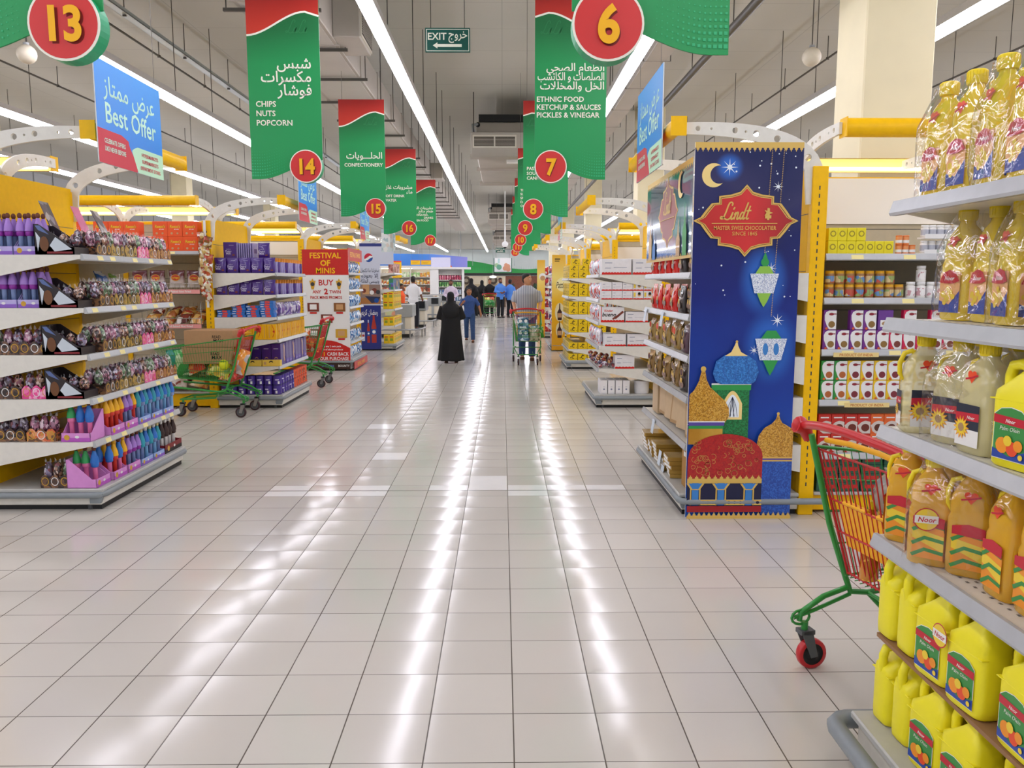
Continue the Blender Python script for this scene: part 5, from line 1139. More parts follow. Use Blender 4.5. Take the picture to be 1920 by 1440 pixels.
def meal(c, c2, full=False):
    mc, cu, lg = mat('meal_' + c, c, .4), mat('curry_' + c2, c2, .4, noise=0), mat('maroon_logo', '8f1f2c', .4, noise=0)
    def dk(s, w, h):
        if full:
            s.poly([(-w * .5, h * .42), (-w * .2, h * .6), (w * .1, h * .66), (w * .5, h * .6), (w * .5, 0), (-w * .1, 0), (-w * .35, h * .12)], mat('plate_print', 'cfc4bc', .4, noise=0)); s.disc(w * .1, h * .3, w * .32, cu, 16, h * .2); s.rect(-w * .35, w * .3, h * .8, h * .86, PAPER)
        else:
            s.poly([(w * .49, h * .98), (-w * .1, h * .98), (-w * .32, h * .9), (-w * .42, h * .74), (-w * .4, h * .5), (-w * .22, h * .2), (-w * .05, h * .03), (w * .49, h * .03)], PAPER); s.disc(w * .14, h * .28, w * .26, cu, 16, h * .17); s.disc(w * .1, h * .8, w * .2, lg, 12, h * .07); s.rect(w * .05, w * .46, h * .78, h * .83, lg)
            s.disc(-w * .25, h * .07, w * .1, HEART_, 10)
    return proto('meal_box', pbox(.086, .04, .13, mc, dk))
HEART_ = mat('orange_dot_print', 'd8602a', .4, noise=0)
MP, MK, MG, MY, MR, MO = meal('6f2a84', '8a6a34'), meal('cc2050', '7a3a30'), meal('2f8f3a', 'b0602c'), meal('e6be1e', '7a2a34'), meal('c02c20', '6a2a1c', True), meal('dd6428', '5a2a1a', True)
NM = {id(MP): 'purple', id(MK): 'crimson', id(MG): 'green', id(MY): 'yellow', id(MR): 'red', id(MO): 'orange'}
for z, k, tiers in ((1.116, 2, [[MP] * 5 + [MK] * 6, [MP, None, MP, MP, None, None, MK, None, MK]]), (.781, 3, [[MG] * 2 + [MY] * 8, [MG] * 2 + [MY] * 8]), (.421, 4, [[MR] * 4 + [MO] * 4, [MR] * 4 + [MO] * 4])):
    for q, r_ in enumerate(tiers):
        for i, m in enumerate(r_):
            if m: put(m, '%s %s meal box from the post, %s tier, %s' % (nth(i), NM[id(m)], ('lower', 'upper')[q], SHELF[k] + ' of jar shelves'), 'box', (2.16 + i * .0885, 5.30, z + q * .131), J.uniform(-.03, .03), 'meal boxes on the jar shelves')
obj('carton', pbox(.1, .1, .13, mat('purple_carton', '6a3a90', .4), lambda s, w, h: (s.rect(-.035, .035, .02, .065, PAPER), s.disc(0, .042, .026, KRAFT, 12, .015))), None, (2.53, 5.33, 1.248), 0, 'purple carton with a white picture panel on the upper tier of third jar shelf', 'carton')
POI = mat('pale_yellow_strip', 'e6cf8a', .5, noise=0); PTX = mat('orange_lettering', 'c07030', .5, noise=0)
for i, (x, z) in enumerate(((2.33, 1.085), (2.42, .75))):
    b = MB().box(-.15, .15, 0, .002, -.014, .016, POI); Sheet(b).text('PRODUCT OF INDIA', 0, -.008, .024, PTX, bold=.03, fit=.28); obj('shelf_label', b, None, (x, 5.243, z), 0, 'yellow product of india label on the %s shelf edge' % ('purple meal box', 'green meal box')[i], 'label')
DG = proto('food_box', pbox(.14, .1, .06, mat('dark_green_box', '2a5a44', .4), lambda s, w, h: s.rect(-.05, .05, .02, .045, BRED)))
for i in range(6):
    for j in range(4): put(DG, '%s dark green box up, stack %s from the post, bottom of jar shelves' % (nth(j), nth(i)), 'box', (2.2 + i * .15, 5.34, .151 + j * .061), J.uniform(-.04, .04), 'dark green boxes')
# ---------------------------------------------------------------- white and red snack stand
KW = mat('snow_carton', 'e4e2e4', .4); KR = mat('scallop_red', 'd0241e', .4, noise=0); KS = mat('grey_script', '8a8fa6', .4, noise=0)
def kin(w, d, h, face=0, name='bueno'):
    def dk(s, w_, h_):
        n = max(3, int(w_ / .035)); p = [(-w_ / 2, 0), (w_ / 2, 0)]
        for i in range(n, 0, -1): p += [(-w_ / 2 + w_ * i / n, h_ * .12), (-w_ / 2 + w_ * (i - .5) / n, h_ * .16)]
        p.append((-w_ / 2, h_ * .12)); s.poly(p, KR)
        if face == 0: s.rect(-w_ * .4, -w_ * .15, h_ * .72, h_ * .77, KS); s.rect(-w_ * .4, -w_ * .2, h_ * .4, h_ * .44, KS); s.rect(-w_ * .1, w_ * .35, h_ * .45, h_ * .47, KS)
        if face == 1: s.rect(-w_ * .5, -w_ * .47, 0, h_, KR); s.text('Kinder', -w_ * .18, h_ * .68, h_ * .2, KR, bold=.02, shear=.1); s.text(name, -w_ * .16, h_ * .38, h_ * .36, BLACK, shear=.25, bold=.03); s.strip([(w_ * .1, h_ * .25), (w_ * .45, h_ * .7)], h_ * .14, CHOC); s.strip([(w_ * .0, h_ * .2), (w_ * .3, h_ * .5)], h_ * .12, CHOC)
        if face == 2: s.disc(w_ * .1, h_ * .55, h_ * .2, TAN, 12); s.disc(w_ * .1, h_ * .68, h_ * .17, BLACK, 10); s.rect(-w_ * .45, -w_ * .25, h_ * .3, h_ * .8, mat('yellow_face_print', 'e6c84a', .4, noise=0))
    return pbox(w, d, h, KW, dk)
KN = 'snack stand'
k_ = lambda i: SHELF[i] + ' of white and red snack stand'
line(proto('snack_carton', kin(.36, .2, .19)), 2, (1.40, 10.02, ZK[0]), (1.78, 10.02, ZK[0]), 0, 'big white carton with scalloped red base,', k_(0), 'carton', 'big white cartons', .001)
for q in (0, 1):
    line(proto('snack_carton', kin(.125, .15, .105)), 3, (1.28, 9.99, ZK[1] + q * .106), (1.54, 9.99, ZK[1] + q * .106), 0, 'small white carton in the %s tier,' % ('lower', 'upper')[q], k_(1), 'carton', 'small white cartons', .001)
    line(proto('snack_carton', kin(.125, .15, .105, 2)), 2, (1.67, 9.99, ZK[1] + q * .106), (1.8, 9.99, ZK[1] + q * .106), 0, 'small yellow-faced carton in the %s tier,' % ('lower', 'upper')[q], k_(1), 'carton', 'yellow faced cartons', .001)
put(proto('snack_carton', kin(.29, .2, .19, 1)), 'white carton with black script and chocolate bars printed on it, third shelf of snack stand', 'carton', (1.36, 10.02, ZK[2]))
line(proto('snack_carton', kin(.28, .2, .13)), 1, (1.66, 10.02, ZK[2]), (1.66, 10.02, ZK[2]), 0, 'plain low white carton,', k_(2), 'carton', None, .0)
BAR = proto('snack_bar', pillow(.045, .15, .02, speckle('bar_wrap', ['e6e4e4', 'd0342c', '5a3a2e', 'f0eeee'], 30), 50))
line(BAR, 8, (1.27, 9.96, ZK[2] + .1), (1.47, 9.96, ZK[2] + .1), 1.4, 'upright snack bar in the open carton,', k_(2), 'snack bar', 'upright bars', .001, .1)
line(proto('snack_carton', kin(.26, .2, .15)), 2, (1.40, 10.02, ZK[3]), (1.68, 10.02, ZK[3]), 0, 'half-height white carton,', k_(3), 'carton', 'half height white cartons', .002)
put(proto('snack_carton', kin(.24, .2, .17)), 'white carton with a round stamp on the fifth shelf of snack stand', 'carton', (1.52, 10.02, ZK[4]))
CND = [proto('sweet', MB().ball((0, 0, .03), (.04, .03, .03), speckle('sweet_wrap_%d' % i, hs, 50, .2, .5), 10, 6)) for i, hs in enumerate((['8f2a2c', 'c9c0c8', '5a3040'], ['7a4a6a', 'd0ccd6', '3a3a5a'], ['b0402c', 'd8a060', '6a2a24']))]
for i in range(34): put(CND[i % 3], '%s foil wrapped sweet heaped at the front of the fifth snack stand shelf' % nth(i), 'sweet', (1.22 + (i % 4) * .055 + J.uniform(0, .02), 9.97 + (i // 4) * .15 + J.uniform(0, .03), ZK[4] + .001 + (i % 3) * .03), J.uniform(0, 6), 'foil wrapped sweets')
CUPB = proto('snack_carton', pbox(.085, .3, .17, KW, lambda s, w, h: (s.poly([(-w * .48, h), (w * .48, h), (w * .38, .02), (-w * .38, .02)], mat('soft_white_print', 'f0eeee', .4, noise=0)), s.disc(0, h * .35, .012, KS, 8), s.rect(-.012, .012, h * .5, h * .53, KS))))
line(CUPB, 4, (1.27, 10.1, BK), (1.55, 10.1, BK), 0, 'white cup carton counted from the aisle,', k_(5), 'carton', 'white cup cartons', .001)
put(proto('snack_carton', MB().lathe([(.09, 0), (.1, .14), (.1, .16)], KW, 18)), 'round white tub behind the cup cartons on the bottom deck', 'tub', (1.76, 10.05, BK))
PKF = [proto('snack_packet', pillow(.13, .2, .07, speckle('snack_front_wrap_%d' % i, hs, 20, .25), 60 + i)) for i, hs in enumerate((['c9d4e6', 'e6e4ea', '8f9fc8', 'd04a40'], ['e0dce0', 'b8b0c0', 'c84a44', 'f0eef0']))]
for k in range(4): line(PKF[k % 2:] + PKF[:k % 2], 9, (1.25, 10.2, ZK[k]), (1.25, 11.25, ZK[k]), HM, 'pale packet along the front,', k_(k), 'snack packet', 'pale packets', .004, .2)
# ---------------------------------------------------------------- yellow packet stand and yellow boards
YPM = mat('packet_yellow', 'e8c410', .35); 
YK = proto('tea_packet', pbox(.16, .1, .115, YPM, lambda s, w, h: (s.strip(arc(.01, h * .5, .028, .7, 5.2, 10), .012, BLACK), s.rect(-.05, -.03, h * .3, h * .42, BLACK), s.rect(.05, .06, h * .2, h * .3, BLACK), s.rect(.0, .008, h * .5, h * .9, BLACK)), .003, lambda s, w, h: (s.strip(arc(0, h * .5, .025, .7, 5.2, 10), .012, BLACK))))
for k, z in enumerate(ZY + [BY]):
    for q in range(2 if k < 5 else 1):
        if k == 4 and q == 1: continue
        line(YK, 4, (1.27, 14.44, z + q * .116), (1.78, 14.44, z + q * .116), 0, 'yellow packet facing forward, %s tier,' % ('lower', 'upper')[q], SHELF[k] + ' of yellow packet stand', 'packet', 'yellow packets', .002, .05)
        line(YK, 7, (1.24, 14.6, z + q * .116), (1.24, 15.7, z + q * .116), HM, 'yellow packet along the front, %s tier,' % ('lower', 'upper')[q], SHELF[k] + ' of yellow packet stand', 'packet', 'yellow packets', .002, .05)
line(YK, 2, (1.3, 14.44, ZY[0] + .232), (1.5, 14.44, ZY[0] + .232), 0, 'yellow packet on the uppermost tier,', 'top shelf of yellow packet stand', 'packet', 'yellow packets')
YBRD = ramp_mat('yellow_board_print', [(0, 'd99a06'), (.5, 'edb510'), (.75, 'f2dc7a'), (1, 'e6a908')], 2, 0, 2.2, .35); BRNS = mat('brown_script', '5a4a24', .4, noise=0)
def yboard(x, y, w, label, big):
    t = thing('promotion_board', label, 'board', (x, y, 0)); b = MB().box(0, w, 0, .012, .02, 2.16, PAPER); s = Sheet(b); s.rect(0, w, .02, 2.16, YBRD)
    if big:
        s.disc(w * .85, 1.5, .16, mat('pale_glow_print', 'f6ecb0', .4, noise=0), 20); s.text('Pattis', w * .62, 1.42, .2, BRNS, shear=.4, bold=.01, fit=w * .7); s.rect(w * .2, w * .6, 2.05, 2.08, BRNS); s.rect(w * .2, w * .55, 2.01, 2.03, BRNS)
        for z, k in ((.78, 1.0), (.38, .8)):
            s.disc(w * .6, z + .1, w * .36 * k, mat('cream_print', 'e6d8a8', .4, noise=0), 18, .21 * k); s.poly([(w * .45, z - .08), (w * .75, z - .08), (w * .78, z + .1), (w * .65, z + .17), (w * .62, z + .3), (w * .56, z + .3), (w * .54, z + .17), (w * .42, z + .1)], mat('bottle_print', '3a1c14', .35, noise=0)); s.rect(w * .46, w * .74, z - .02, z + .08, TAN)
    else: s.disc(w * .7, 1.7, .1, PAPER, 16); s.disc(w * .7, 1.66, .07, TAN, 14)
    obj('printed_panel', b, t)
yboard(1.113, 18.17, .3, 'taller yellow board with brown script and a dark bottle picture', True)
yboard(.965, 22.5, .22, 'smaller, farther yellow board beside the red and purple packets', False)
RPK = [proto('snack_packet', pillow(.17, .24, .09, speckle('red_purple_%d' % i, hs, 14, .25), 70 + i)) for i, hs in enumerate((['c8302c', 'e8e0e0', '8a2a4a', 'e06a5a'], ['4a3a7a', '8a80a8', 'b83a4a', '5a3a6a']))]
for k, z in enumerate([1.75, 1.45, 1.15, .85, .5, .16]):
    line(RPK, 3, (1.22, 22.66, z), (1.56, 22.66, z), 0, 'red or purple packet,', SHELF[k] + ' of stand at the farther yellow board', 'snack packet', 'red and purple packets', .004, .2)
    line(RPK, 5, (1.2, 18.45, z), (1.2, 19.5, z), HM, 'bright packet along the front,', SHELF[k] + ' of taller yellow board stand', 'snack packet', 'bright packets', .004, .2)
# ---------------------------------------------------------------- cooking oil stand
def film_mat():
    m = bpy.data.materials.new('shrink_film'); m.use_nodes = True; nt = m.node_tree; nt.nodes.clear(); N = nt.nodes.new; Lk = nt.links.new
    o = N('ShaderNodeOutputMaterial'); mx = N('ShaderNodeMixShader'); tr = N('ShaderNodeBsdfTransparent'); gl = N('ShaderNodeBsdfGlossy'); gl.inputs['Roughness'].default_value = .07
    lw = N('ShaderNodeLayerWeight'); lw.inputs[0].default_value = .3; mr = N('ShaderNodeMapRange'); mr.inputs[3].default_value = .035; mr.inputs[4].default_value = .5; Lk(lw.outputs['Facing'], mr.inputs[0]); Lk(mr.outputs[0], mx.inputs[0])
    tc = N('ShaderNodeTexCoord'); ns = N('ShaderNodeTexNoise'); ns.inputs['Scale'].default_value = 10; ns.inputs['Detail'].default_value = 2; ns.inputs['Distortion'].default_value = 1.2; Lk(tc.outputs['Object'], ns.inputs['Vector'])
    bp = N('ShaderNodeBump'); bp.inputs['Strength'].default_value = .9; bp.inputs['Distance'].default_value = .02; Lk(ns.outputs[0], bp.inputs['Height']); Lk(bp.outputs[0], gl.inputs['Normal']); Lk(bp.outputs[0], lw.inputs['Normal'])
    Lk(tr.outputs[0], mx.inputs[1]); Lk(gl.outputs[0], mx.inputs[2]); Lk(mx.outputs[0], o.inputs[0])
    return m
FILM = film_mat()
OILY = mat('canola_oil', 'fbdc32', .08, alpha=.8, coat=.5, noise=0, ior=1.4); OILP = mat('pale_sunflower_oil', 'f0e6b0', .08, alpha=.55, coat=.5, noise=0, ior=1.35); OILA = mat('amber_corn_oil', 'f4bc34', .07, alpha=.7, coat=.5, noise=0, ior=1.4)
CAPY = mat('yellow_cap', 'ecd21c', .4); JUGY = mat('jug_yellow', 'f2e524', .38, noise=.02); JGC = mat('green_cap', '1f7a4a', .4)
LGR = mat('label_green', '3f8f46', .35, noise=0); LRED = mat('label_red', 'c42436', .35, noise=0); LBLU = mat('label_blue', '2b4aa0', .35, noise=0); LYEL = mat('label_yellow', 'f0cf3a', .35, noise=0); LORG = mat('label_orange', 'f0962a', .35, noise=0); LWH = mat('label_white', 'eceae4', .35, noise=0); LDK = mat('label_dark', '2a3040', .35, noise=0); LSAL = mat('label_salmon', 'f2b878', .35, noise=0)
HEART = mat('orange_red_emblem', 'e8502c', .35, noise=0)
def art_canola(s, w, z0, h):
    s.rect(-w / 2, w / 2, z0, z0 + h, LSAL); s.poly([(-w / 2, z0), (w / 2, z0), (w / 2, z0 + h * .55), (0, z0 + h * .2), (-w / 2, z0 + h * .3)], LBLU)
    for x, z, r in ((-.3, .45, .13), (-.1, .35, .14), (.05, .5, .13), (.2, .4, .11), (-.2, .25, .1), (-.05, .6, .1)): s.disc(x * w, z0 + z * h, r * w, LYEL, 10)
    s.poly([(-w / 2, z0 + h * .75), (-w * .2, z0 + h * .72), (w * .2, z0 + h * .72), (w / 2, z0 + h * .78), (w * .3, z0 + h), (0, z0 + h * 1.06), (-w * .3, z0 + h * .98)], LRED); s.text('Noor', 0, z0 + h * .8, h * .14, LWH, shear=.3, bold=.02)
def art_sun(s, w, z0, h):
    s.rect(-w / 2, w / 2, z0, z0 + h, LWH); s.rect(-w / 2, w / 2, z0 + h * .42, z0 + h * 1.05, LDK); s.poly([(-w / 2, z0 + h * .62), (w / 2, z0 + h * .66), (w / 2, z0 + h * .86), (-w / 2, z0 + h * .82)], LRED); s.text('Noor', w * .15, z0 + h * .69, h * .12, LWH, shear=.3, bold=.02)
    s.star(-w * .22, z0 + h * .45, w * .36, LORG, 14, .6); s.star(-w * .22, z0 + h * .45, w * .3, LYEL, 14, .6); s.disc(-w * .22, z0 + h * .45, w * .13, KRAFT, 14)
def art_corn(s, w, z0, h):
    s.rect(-w / 2, w / 2, z0, z0 + h, LORG); s.poly([(-w / 2, z0 + h * .5), (w / 2, z0 + h * .2), (w / 2, z0 + h * .6), (-w / 2, z0 + h * .75)], LYEL)
    for a in (.05, .35, .7): s.strip([(-w / 2, z0 + h * a), (-w * .1, z0 + h * (a + .18)), (w / 2, z0 + h * (a + .12))], h * .09, LGR)
    s.poly([(-w / 2, z0 + h * .85), (w / 2, z0 + h * .8), (w / 2, z0 + h * 1.05), (0, z0 + h * 1.12), (-w / 2, z0 + h * 1.05)], LRED)
def bottle(oil, art, w=.112, d=.09, h=.325, handle=False, emblem=True):
    b = MB(); S = [(0, .86), (.006, .97), (.05, 1), (.5 * h, .98), (.54 * h, .9), (.6 * h, .93), (.7 * h, .86), (.78 * h, .66), (.85 * h, .4), (.9 * h, .34)]
    b.loft([sup(w * k, d * max(k, .36 if k < .5 else k), z, 24, 3.6 if k > .6 else 2.4) for z, k in S], oil)
    l = MB(); s = Sheet(l, -d / 2 - .001); art(s, w * .68, .07 * h, h * .36)
    for x0, sg in ((w / 2 + .0012, 1), (-w / 2 - .0012, -1)):
        q = Sheet(l, -w / 2 - .0012, rz(pi / 2) if sg > 0 else rz(-pi / 2)); art(q, d * .58, .07 * h, h * .34)
    c = MB().lathe([(.024, .885 * h), (.025, .9 * h), (.025, h - .003), (.021, h)], CAPY, 18)
    for i in range(18): c.box(.0245, .0262, -.001, .001, .905 * h, h - .005, CAPY, 0, rz(i * pi / 9))
    P = [('body', b), ('label', l), ('cap', c)]
    if emblem:
        e = MB(); s = Sheet(e, -d * .45); q = .72 * h; s.disc(-.008, q, .009, HEART, 14); s.disc(.008, q, .009, HEART, 14); s.poly([(-.0155, q - .005), (0, q - .024), (.0155, q - .005), (.01, q + .003), (-.01, q + .003)], HEART); s.strip([(-.024, q - .014), (0, q - .009), (.024, q - .001)], .005, LRED); P.append(('emblem', e))
    if handle:
        P.append(('handle', MB().tube([(-w * .26, 0, .84 * h), (-w * .45, 0, .81 * h), (-w * .54, 0, .71 * h), (-w * .53, 0, .6 * h), (-w * .46, 0, .54 * h), (-w * .3, 0, .6 * h), (-w * .2, 0, .72 * h), (-w * .26, 0, .84 * h)], [.007, .0075, .007, .007, .006, .005, .005, .007], CAPY, 8)))
    return proto('oil_bottle', *P)
def film(w, d, h, seed):
    r = random.Random(seed); S = [(0.004, .99), (.05, 1.0), (.5 * h, 1.0), (.62 * h, .97), (.74 * h, .88), (.86 * h, .74), (.93 * h, .66)]
    b = MB(); b.loft([[(x + r.uniform(-.004, .004), y + r.uniform(-.004, .004), z + r.uniform(-.004, .004)) for x, y, z in sup(w * k, d * (k if k > .9 else k * .8), z0, 26, 5)] for z0, k in S], FILM, False)
    return b
OC, OS, OA = bottle(OILY, art_canola), bottle(OILP, art_sun, .13, .1, .29, True), bottle(OILA, art_corn, .118, .095, .315, True)
OC2 = bottle(OILY, art_canola, .115, .092, .325)
def jug():
    h = .268; w, d = .15, .1
    b = MB(); b.loft([sup(w * k, d * q, z, 24, 4.5, cx) for z, k, q, cx in ((0, .9, .88, 0), (.006, .98, .97, 0), (.03, 1, 1, 0), (.165, 1, 1, 0), (.185, .97, .96, .0), (.205, .78, .88, .014), (.226, .52, .7, .022), (.24, .36, .52, .024), (.246, .32, .46, .024))], JUGY)
    b.box(-w * .49, w * .49, -d * .503, d * .503, .163, .166, JUGY, .001)
    hd = MB().tube([(.0, 0, .238), (-.03, 0, .25), (-.058, 0, .244), (-.066, 0, .22), (-.066, 0, .19), (-.064, 0, .165)], [.013, .014, .014, .014, .014, .012], JUGY, 8)
    l = MB(); s = Sheet(l, -d / 2 - .0008); x = .052
    s.poly([(-x, .02), (x, .02), (x, .13), (x * .6, .145), (0, .15), (-x * .6, .145), (-x, .13)], LWH); s.poly([(-x + .002, .022), (x - .002, .022), (x - .002, .129), (x * .6, .143), (0, .148), (-x * .6, .143), (-x + .002, .129)], LGR)
    s.poly([(-x, .022), (x, .022), (x, .05), (0, .03), (-x, .045)], LBLU); s.poly([(-x, .108), (x, .104), (x, .124), (-x, .128)], LRED); s.text('Noor', .0, .111, .013, LWH, shear=.3, bold=.02); s.text('Palm Olein', 0, .092, .014, LWH, shear=.2, fit=.08)
    for a, z, r, m in ((-.02, .055, .02, LORG), (.012, .05, .018, HEART), (.03, .06, .014, LORG), (-.002, .068, .013, LYEL)): s.disc(a, z, r, m, 12)
    s.disc(.04, .035, .007, LYEL, 10)
    c = MB().lathe([(.022, .238), (.023, .25), (.022, .268), (.018, .27)], JGC, 16, T(.024, 0, 0))
    return proto('oil_jug', ('body', b), ('handle', hd), ('label', l), ('cap', c))
JG = jug()
OG = 'oil stand'
def lay(P, spec, z, fmt, cat, grp):
    for i, (x, y, r) in enumerate(spec): put(P, fmt % nth(i), cat, (x, y, z + .001), r, grp)
lay(OC, [(1.275, 2.36, HM + .1), (1.275, 2.225, HM + .1), (1.265, 2.075, HM), (1.265, 1.945, HM), (1.27, 1.80, HM), (1.27, 1.66, HM)], Z0[0], '%s yellow oil bottle from the far end, front row, top shelf of oil stand', 'oil bottle', 'wrapped canola bottles')
lay(OC2, [(1.40, 2.33, HM), (1.40, 2.2, HM), (1.40, 2.04, HM), (1.40, 1.9, HM)], Z0[0], '%s yellow oil bottle from the far end, back row, top shelf of oil stand', 'oil bottle', 'wrapped canola bottles')
lay(OC2, [(1.355, 2.36, HM + .2), (1.37, 2.235, HM), (1.345, 2.09, HM - .1), (1.345, 1.95, HM), (1.34, 1.8, HM)], Z0[1], '%s yellow oil bottle from the far end, front row, second shelf of oil stand', 'oil bottle', 'wrapped canola bottles')
lay(OC, [(1.49, 2.35, HM), (1.49, 2.2, HM), (1.49, 2.05, HM)], Z0[1], '%s yellow oil bottle from the far end, back row, second shelf of oil stand', 'oil bottle', 'wrapped canola bottles')
lay(OS, [(1.265, 2.375, -.25), (1.275, 2.20, HM + .35), (1.265, 2.06, HM + .1)], Z0[2], '%s pale sunflower oil bottle from the far end, third shelf of oil stand', 'oil bottle', 'sunflower oil bottles')
lay(OS, [(1.43, 2.36, HM), (1.43, 2.2, HM), (1.43, 2.04, HM)], Z0[2], '%s pale sunflower oil bottle in the back row, third shelf of oil stand', 'oil bottle', 'sunflower oil bottles')
lay(JG, [(1.265, 1.885, HM + .15), (1.3, 1.72, HM)], Z0[2], '%s bright yellow jug beside the sunflower oil bottles, third shelf of oil stand', 'oil jug', 'yellow jugs')
lay(OA, [(1.255, 2.405, -.9), (1.225, 2.21, -.65), (1.285, 2.115, -.7), (1.29, 1.95, HM), (1.29, 1.82, HM)], Z0[3], '%s amber corn oil bottle from the far end, front of fourth oil stand shelf', 'oil bottle', 'corn oil bottles')
lay(OA, [(1.37, 2.37, HM), (1.40, 2.22, HM), (1.43, 2.07, HM), (1.43, 1.92, HM)], Z0[3], '%s amber corn oil bottle in the back row of fourth oil stand shelf', 'oil bottle', 'corn oil bottles')
for q, z in ((0, B0), (1, B0 + .285)):
    tn = ('lower', 'upper')[q]
    lay(JG, [(1.275, 2.41, .05), (1.28, 2.295, .05)], z, '%s yellow jug from the far end showing its narrow handle side, ' + tn + ' tier', 'oil jug', 'yellow jugs')
    lay(JG, [(1.245, 2.14, HM + .12), (1.245, 1.975, HM + .1), (1.25, 1.76, HM), (1.25, 1.59, HM), (1.25, 1.42, HM)], z, '%s label-forward yellow jug from the far end, ' + tn + ' tier of oil stand deck', 'oil jug', 'yellow jugs')
    lay(JG, [(1.37, 2.15, HM), (1.37, 1.98, HM), (1.37, 1.8, HM), (1.44, 2.38, HM)], z, '%s yellow jug in the back row, ' + tn + ' tier of oil stand deck', 'oil jug', 'yellow jugs')
obj('cardboard_sheet', MB().box(1.2, 1.75, 1.05, 2.44, B0 + .272, B0 + .2845, mat('cardboard', '96704c', .7)), None, label='brown cardboard sheet between the two tiers of yellow jugs', cat='cardboard sheet')
for i, (x, y, z, r, w_, d_, h_) in enumerate(((1.275, 2.29, Z0[0], HM + .1, .275, .118, .335), (1.265, 2.01, Z0[0], HM, .27, .118, .335), (1.27, 1.73, Z0[0], HM, .27, .118, .335), (1.362, 2.297, Z0[1], HM + .1, .27, .13, .335), (1.345, 2.02, Z0[1], HM, .28, .12, .335), (1.255, 2.162, Z0[3], -.97, .235, .115, .32), (1.27, 2.13, Z0[2], HM + .2, .29, .125, .3))):
    obj('shrink_wrap', film(w_, d_, h_, i), None, (x, y, z + .003), r, ['clear wrap around the pair of bottles at the far end, top shelf of oil stand', 'clear wrap around the second pair of bottles, top shelf of oil stand', 'clear wrap around the third pair of bottles, top shelf of oil stand', 'clear wrap around the far pair of bottles, second shelf of oil stand', 'clear wrap around the second pair of bottles, second shelf of oil stand', 'clear wrap around the pair of amber bottles', 'clear shrink wrap around two pale sunflower oil bottles'][i], 'wrapping', 'shrink wraps')
STK = [(1.185, 2.165, .905, -.35), (1.182, 2.055, B0 + .285 + .165, HM + .05)]
for i, (x, y, z, r) in enumerate(STK):
    b = MB(); s = Sheet(b); s.disc(0, 0, .033, LRED, 24); s.disc(0, 0, .03, LYEL, 24); s.rect(-.03, .03, -.011, .011, LWH); s.text('Noor', 0, -.007, .02, LRED, shear=.2, bold=.02)
    obj('sticker', b, None, (x, y, z), r, 'round red and yellow sticker on ' + ('the wrapped amber bottles', 'the wrapped pair of upper yellow jugs'), 'sticker')if False else obj('sticker', b, None, (x, y, z), r, 'round red and yellow sticker on ' + ('the wrapped amber bottles', 'the wrapped pair of upper yellow jugs')[i], 'sticker')
# ---------------------------------------------------------------- shopping carts
CGREEN = mat('cart_green', '2f8f3a', .35, coat=.2); CREDM = mat('cart_red', 'c4242a', .35, coat=.2); CYELM = mat('cart_yellow', 'f0b010', .4); TYRE = mat('caster_tyre', '3a2226', .5); HUB = mat('caster_hub', '55585a', .45); CHR = mat('caster_steel', '9a9c9c', .3, metal=.8)
def caster(rm=CREDM, big=1.0):
    w_ = MB(); M = T(0, 0, .0625 * big) @ Matrix.Rotation(pi / 2, 4, 'X')
    R_ = .0625 * big
    w_.lathe([(R_ * .72, -.016), (R_ * .95, -.016), (R_, -.01), (R_, .01), (R_ * .95, .016), (R_ * .72, .016)], rm, 24, M, cap=False)
    w_.lathe([(.001, -.018), (R_ * .3, -.02), (R_ * .35, -.013), (R_ * .72, -.012), (R_ * .76, -.015), (R_ * .76, .015), (R_ * .72, .012), (R_ * .35, .013), (R_ * .3, .02), (.001, .018)], BLACK if rm is not TYRE else HUB, 24, M, cap=False)
    f = MB()
    for s in (-1, 1): f.prism([(-.018, .055 * big), (.012, .05 * big), (.05, .14 * big), (.05, .165 * big), (.01, .165 * big)], s * .021 - .002, s * .021 + .002, HUB if rm is not TYRE else CHR)
    f.box(.0, .06, -.023, .023, .15 * big, .168 * big, HUB); f.lathe([(.014, .165 * big), (.014, .2 * big)], CGREEN, 8, T(.035, 0, 0))
    return f, w_
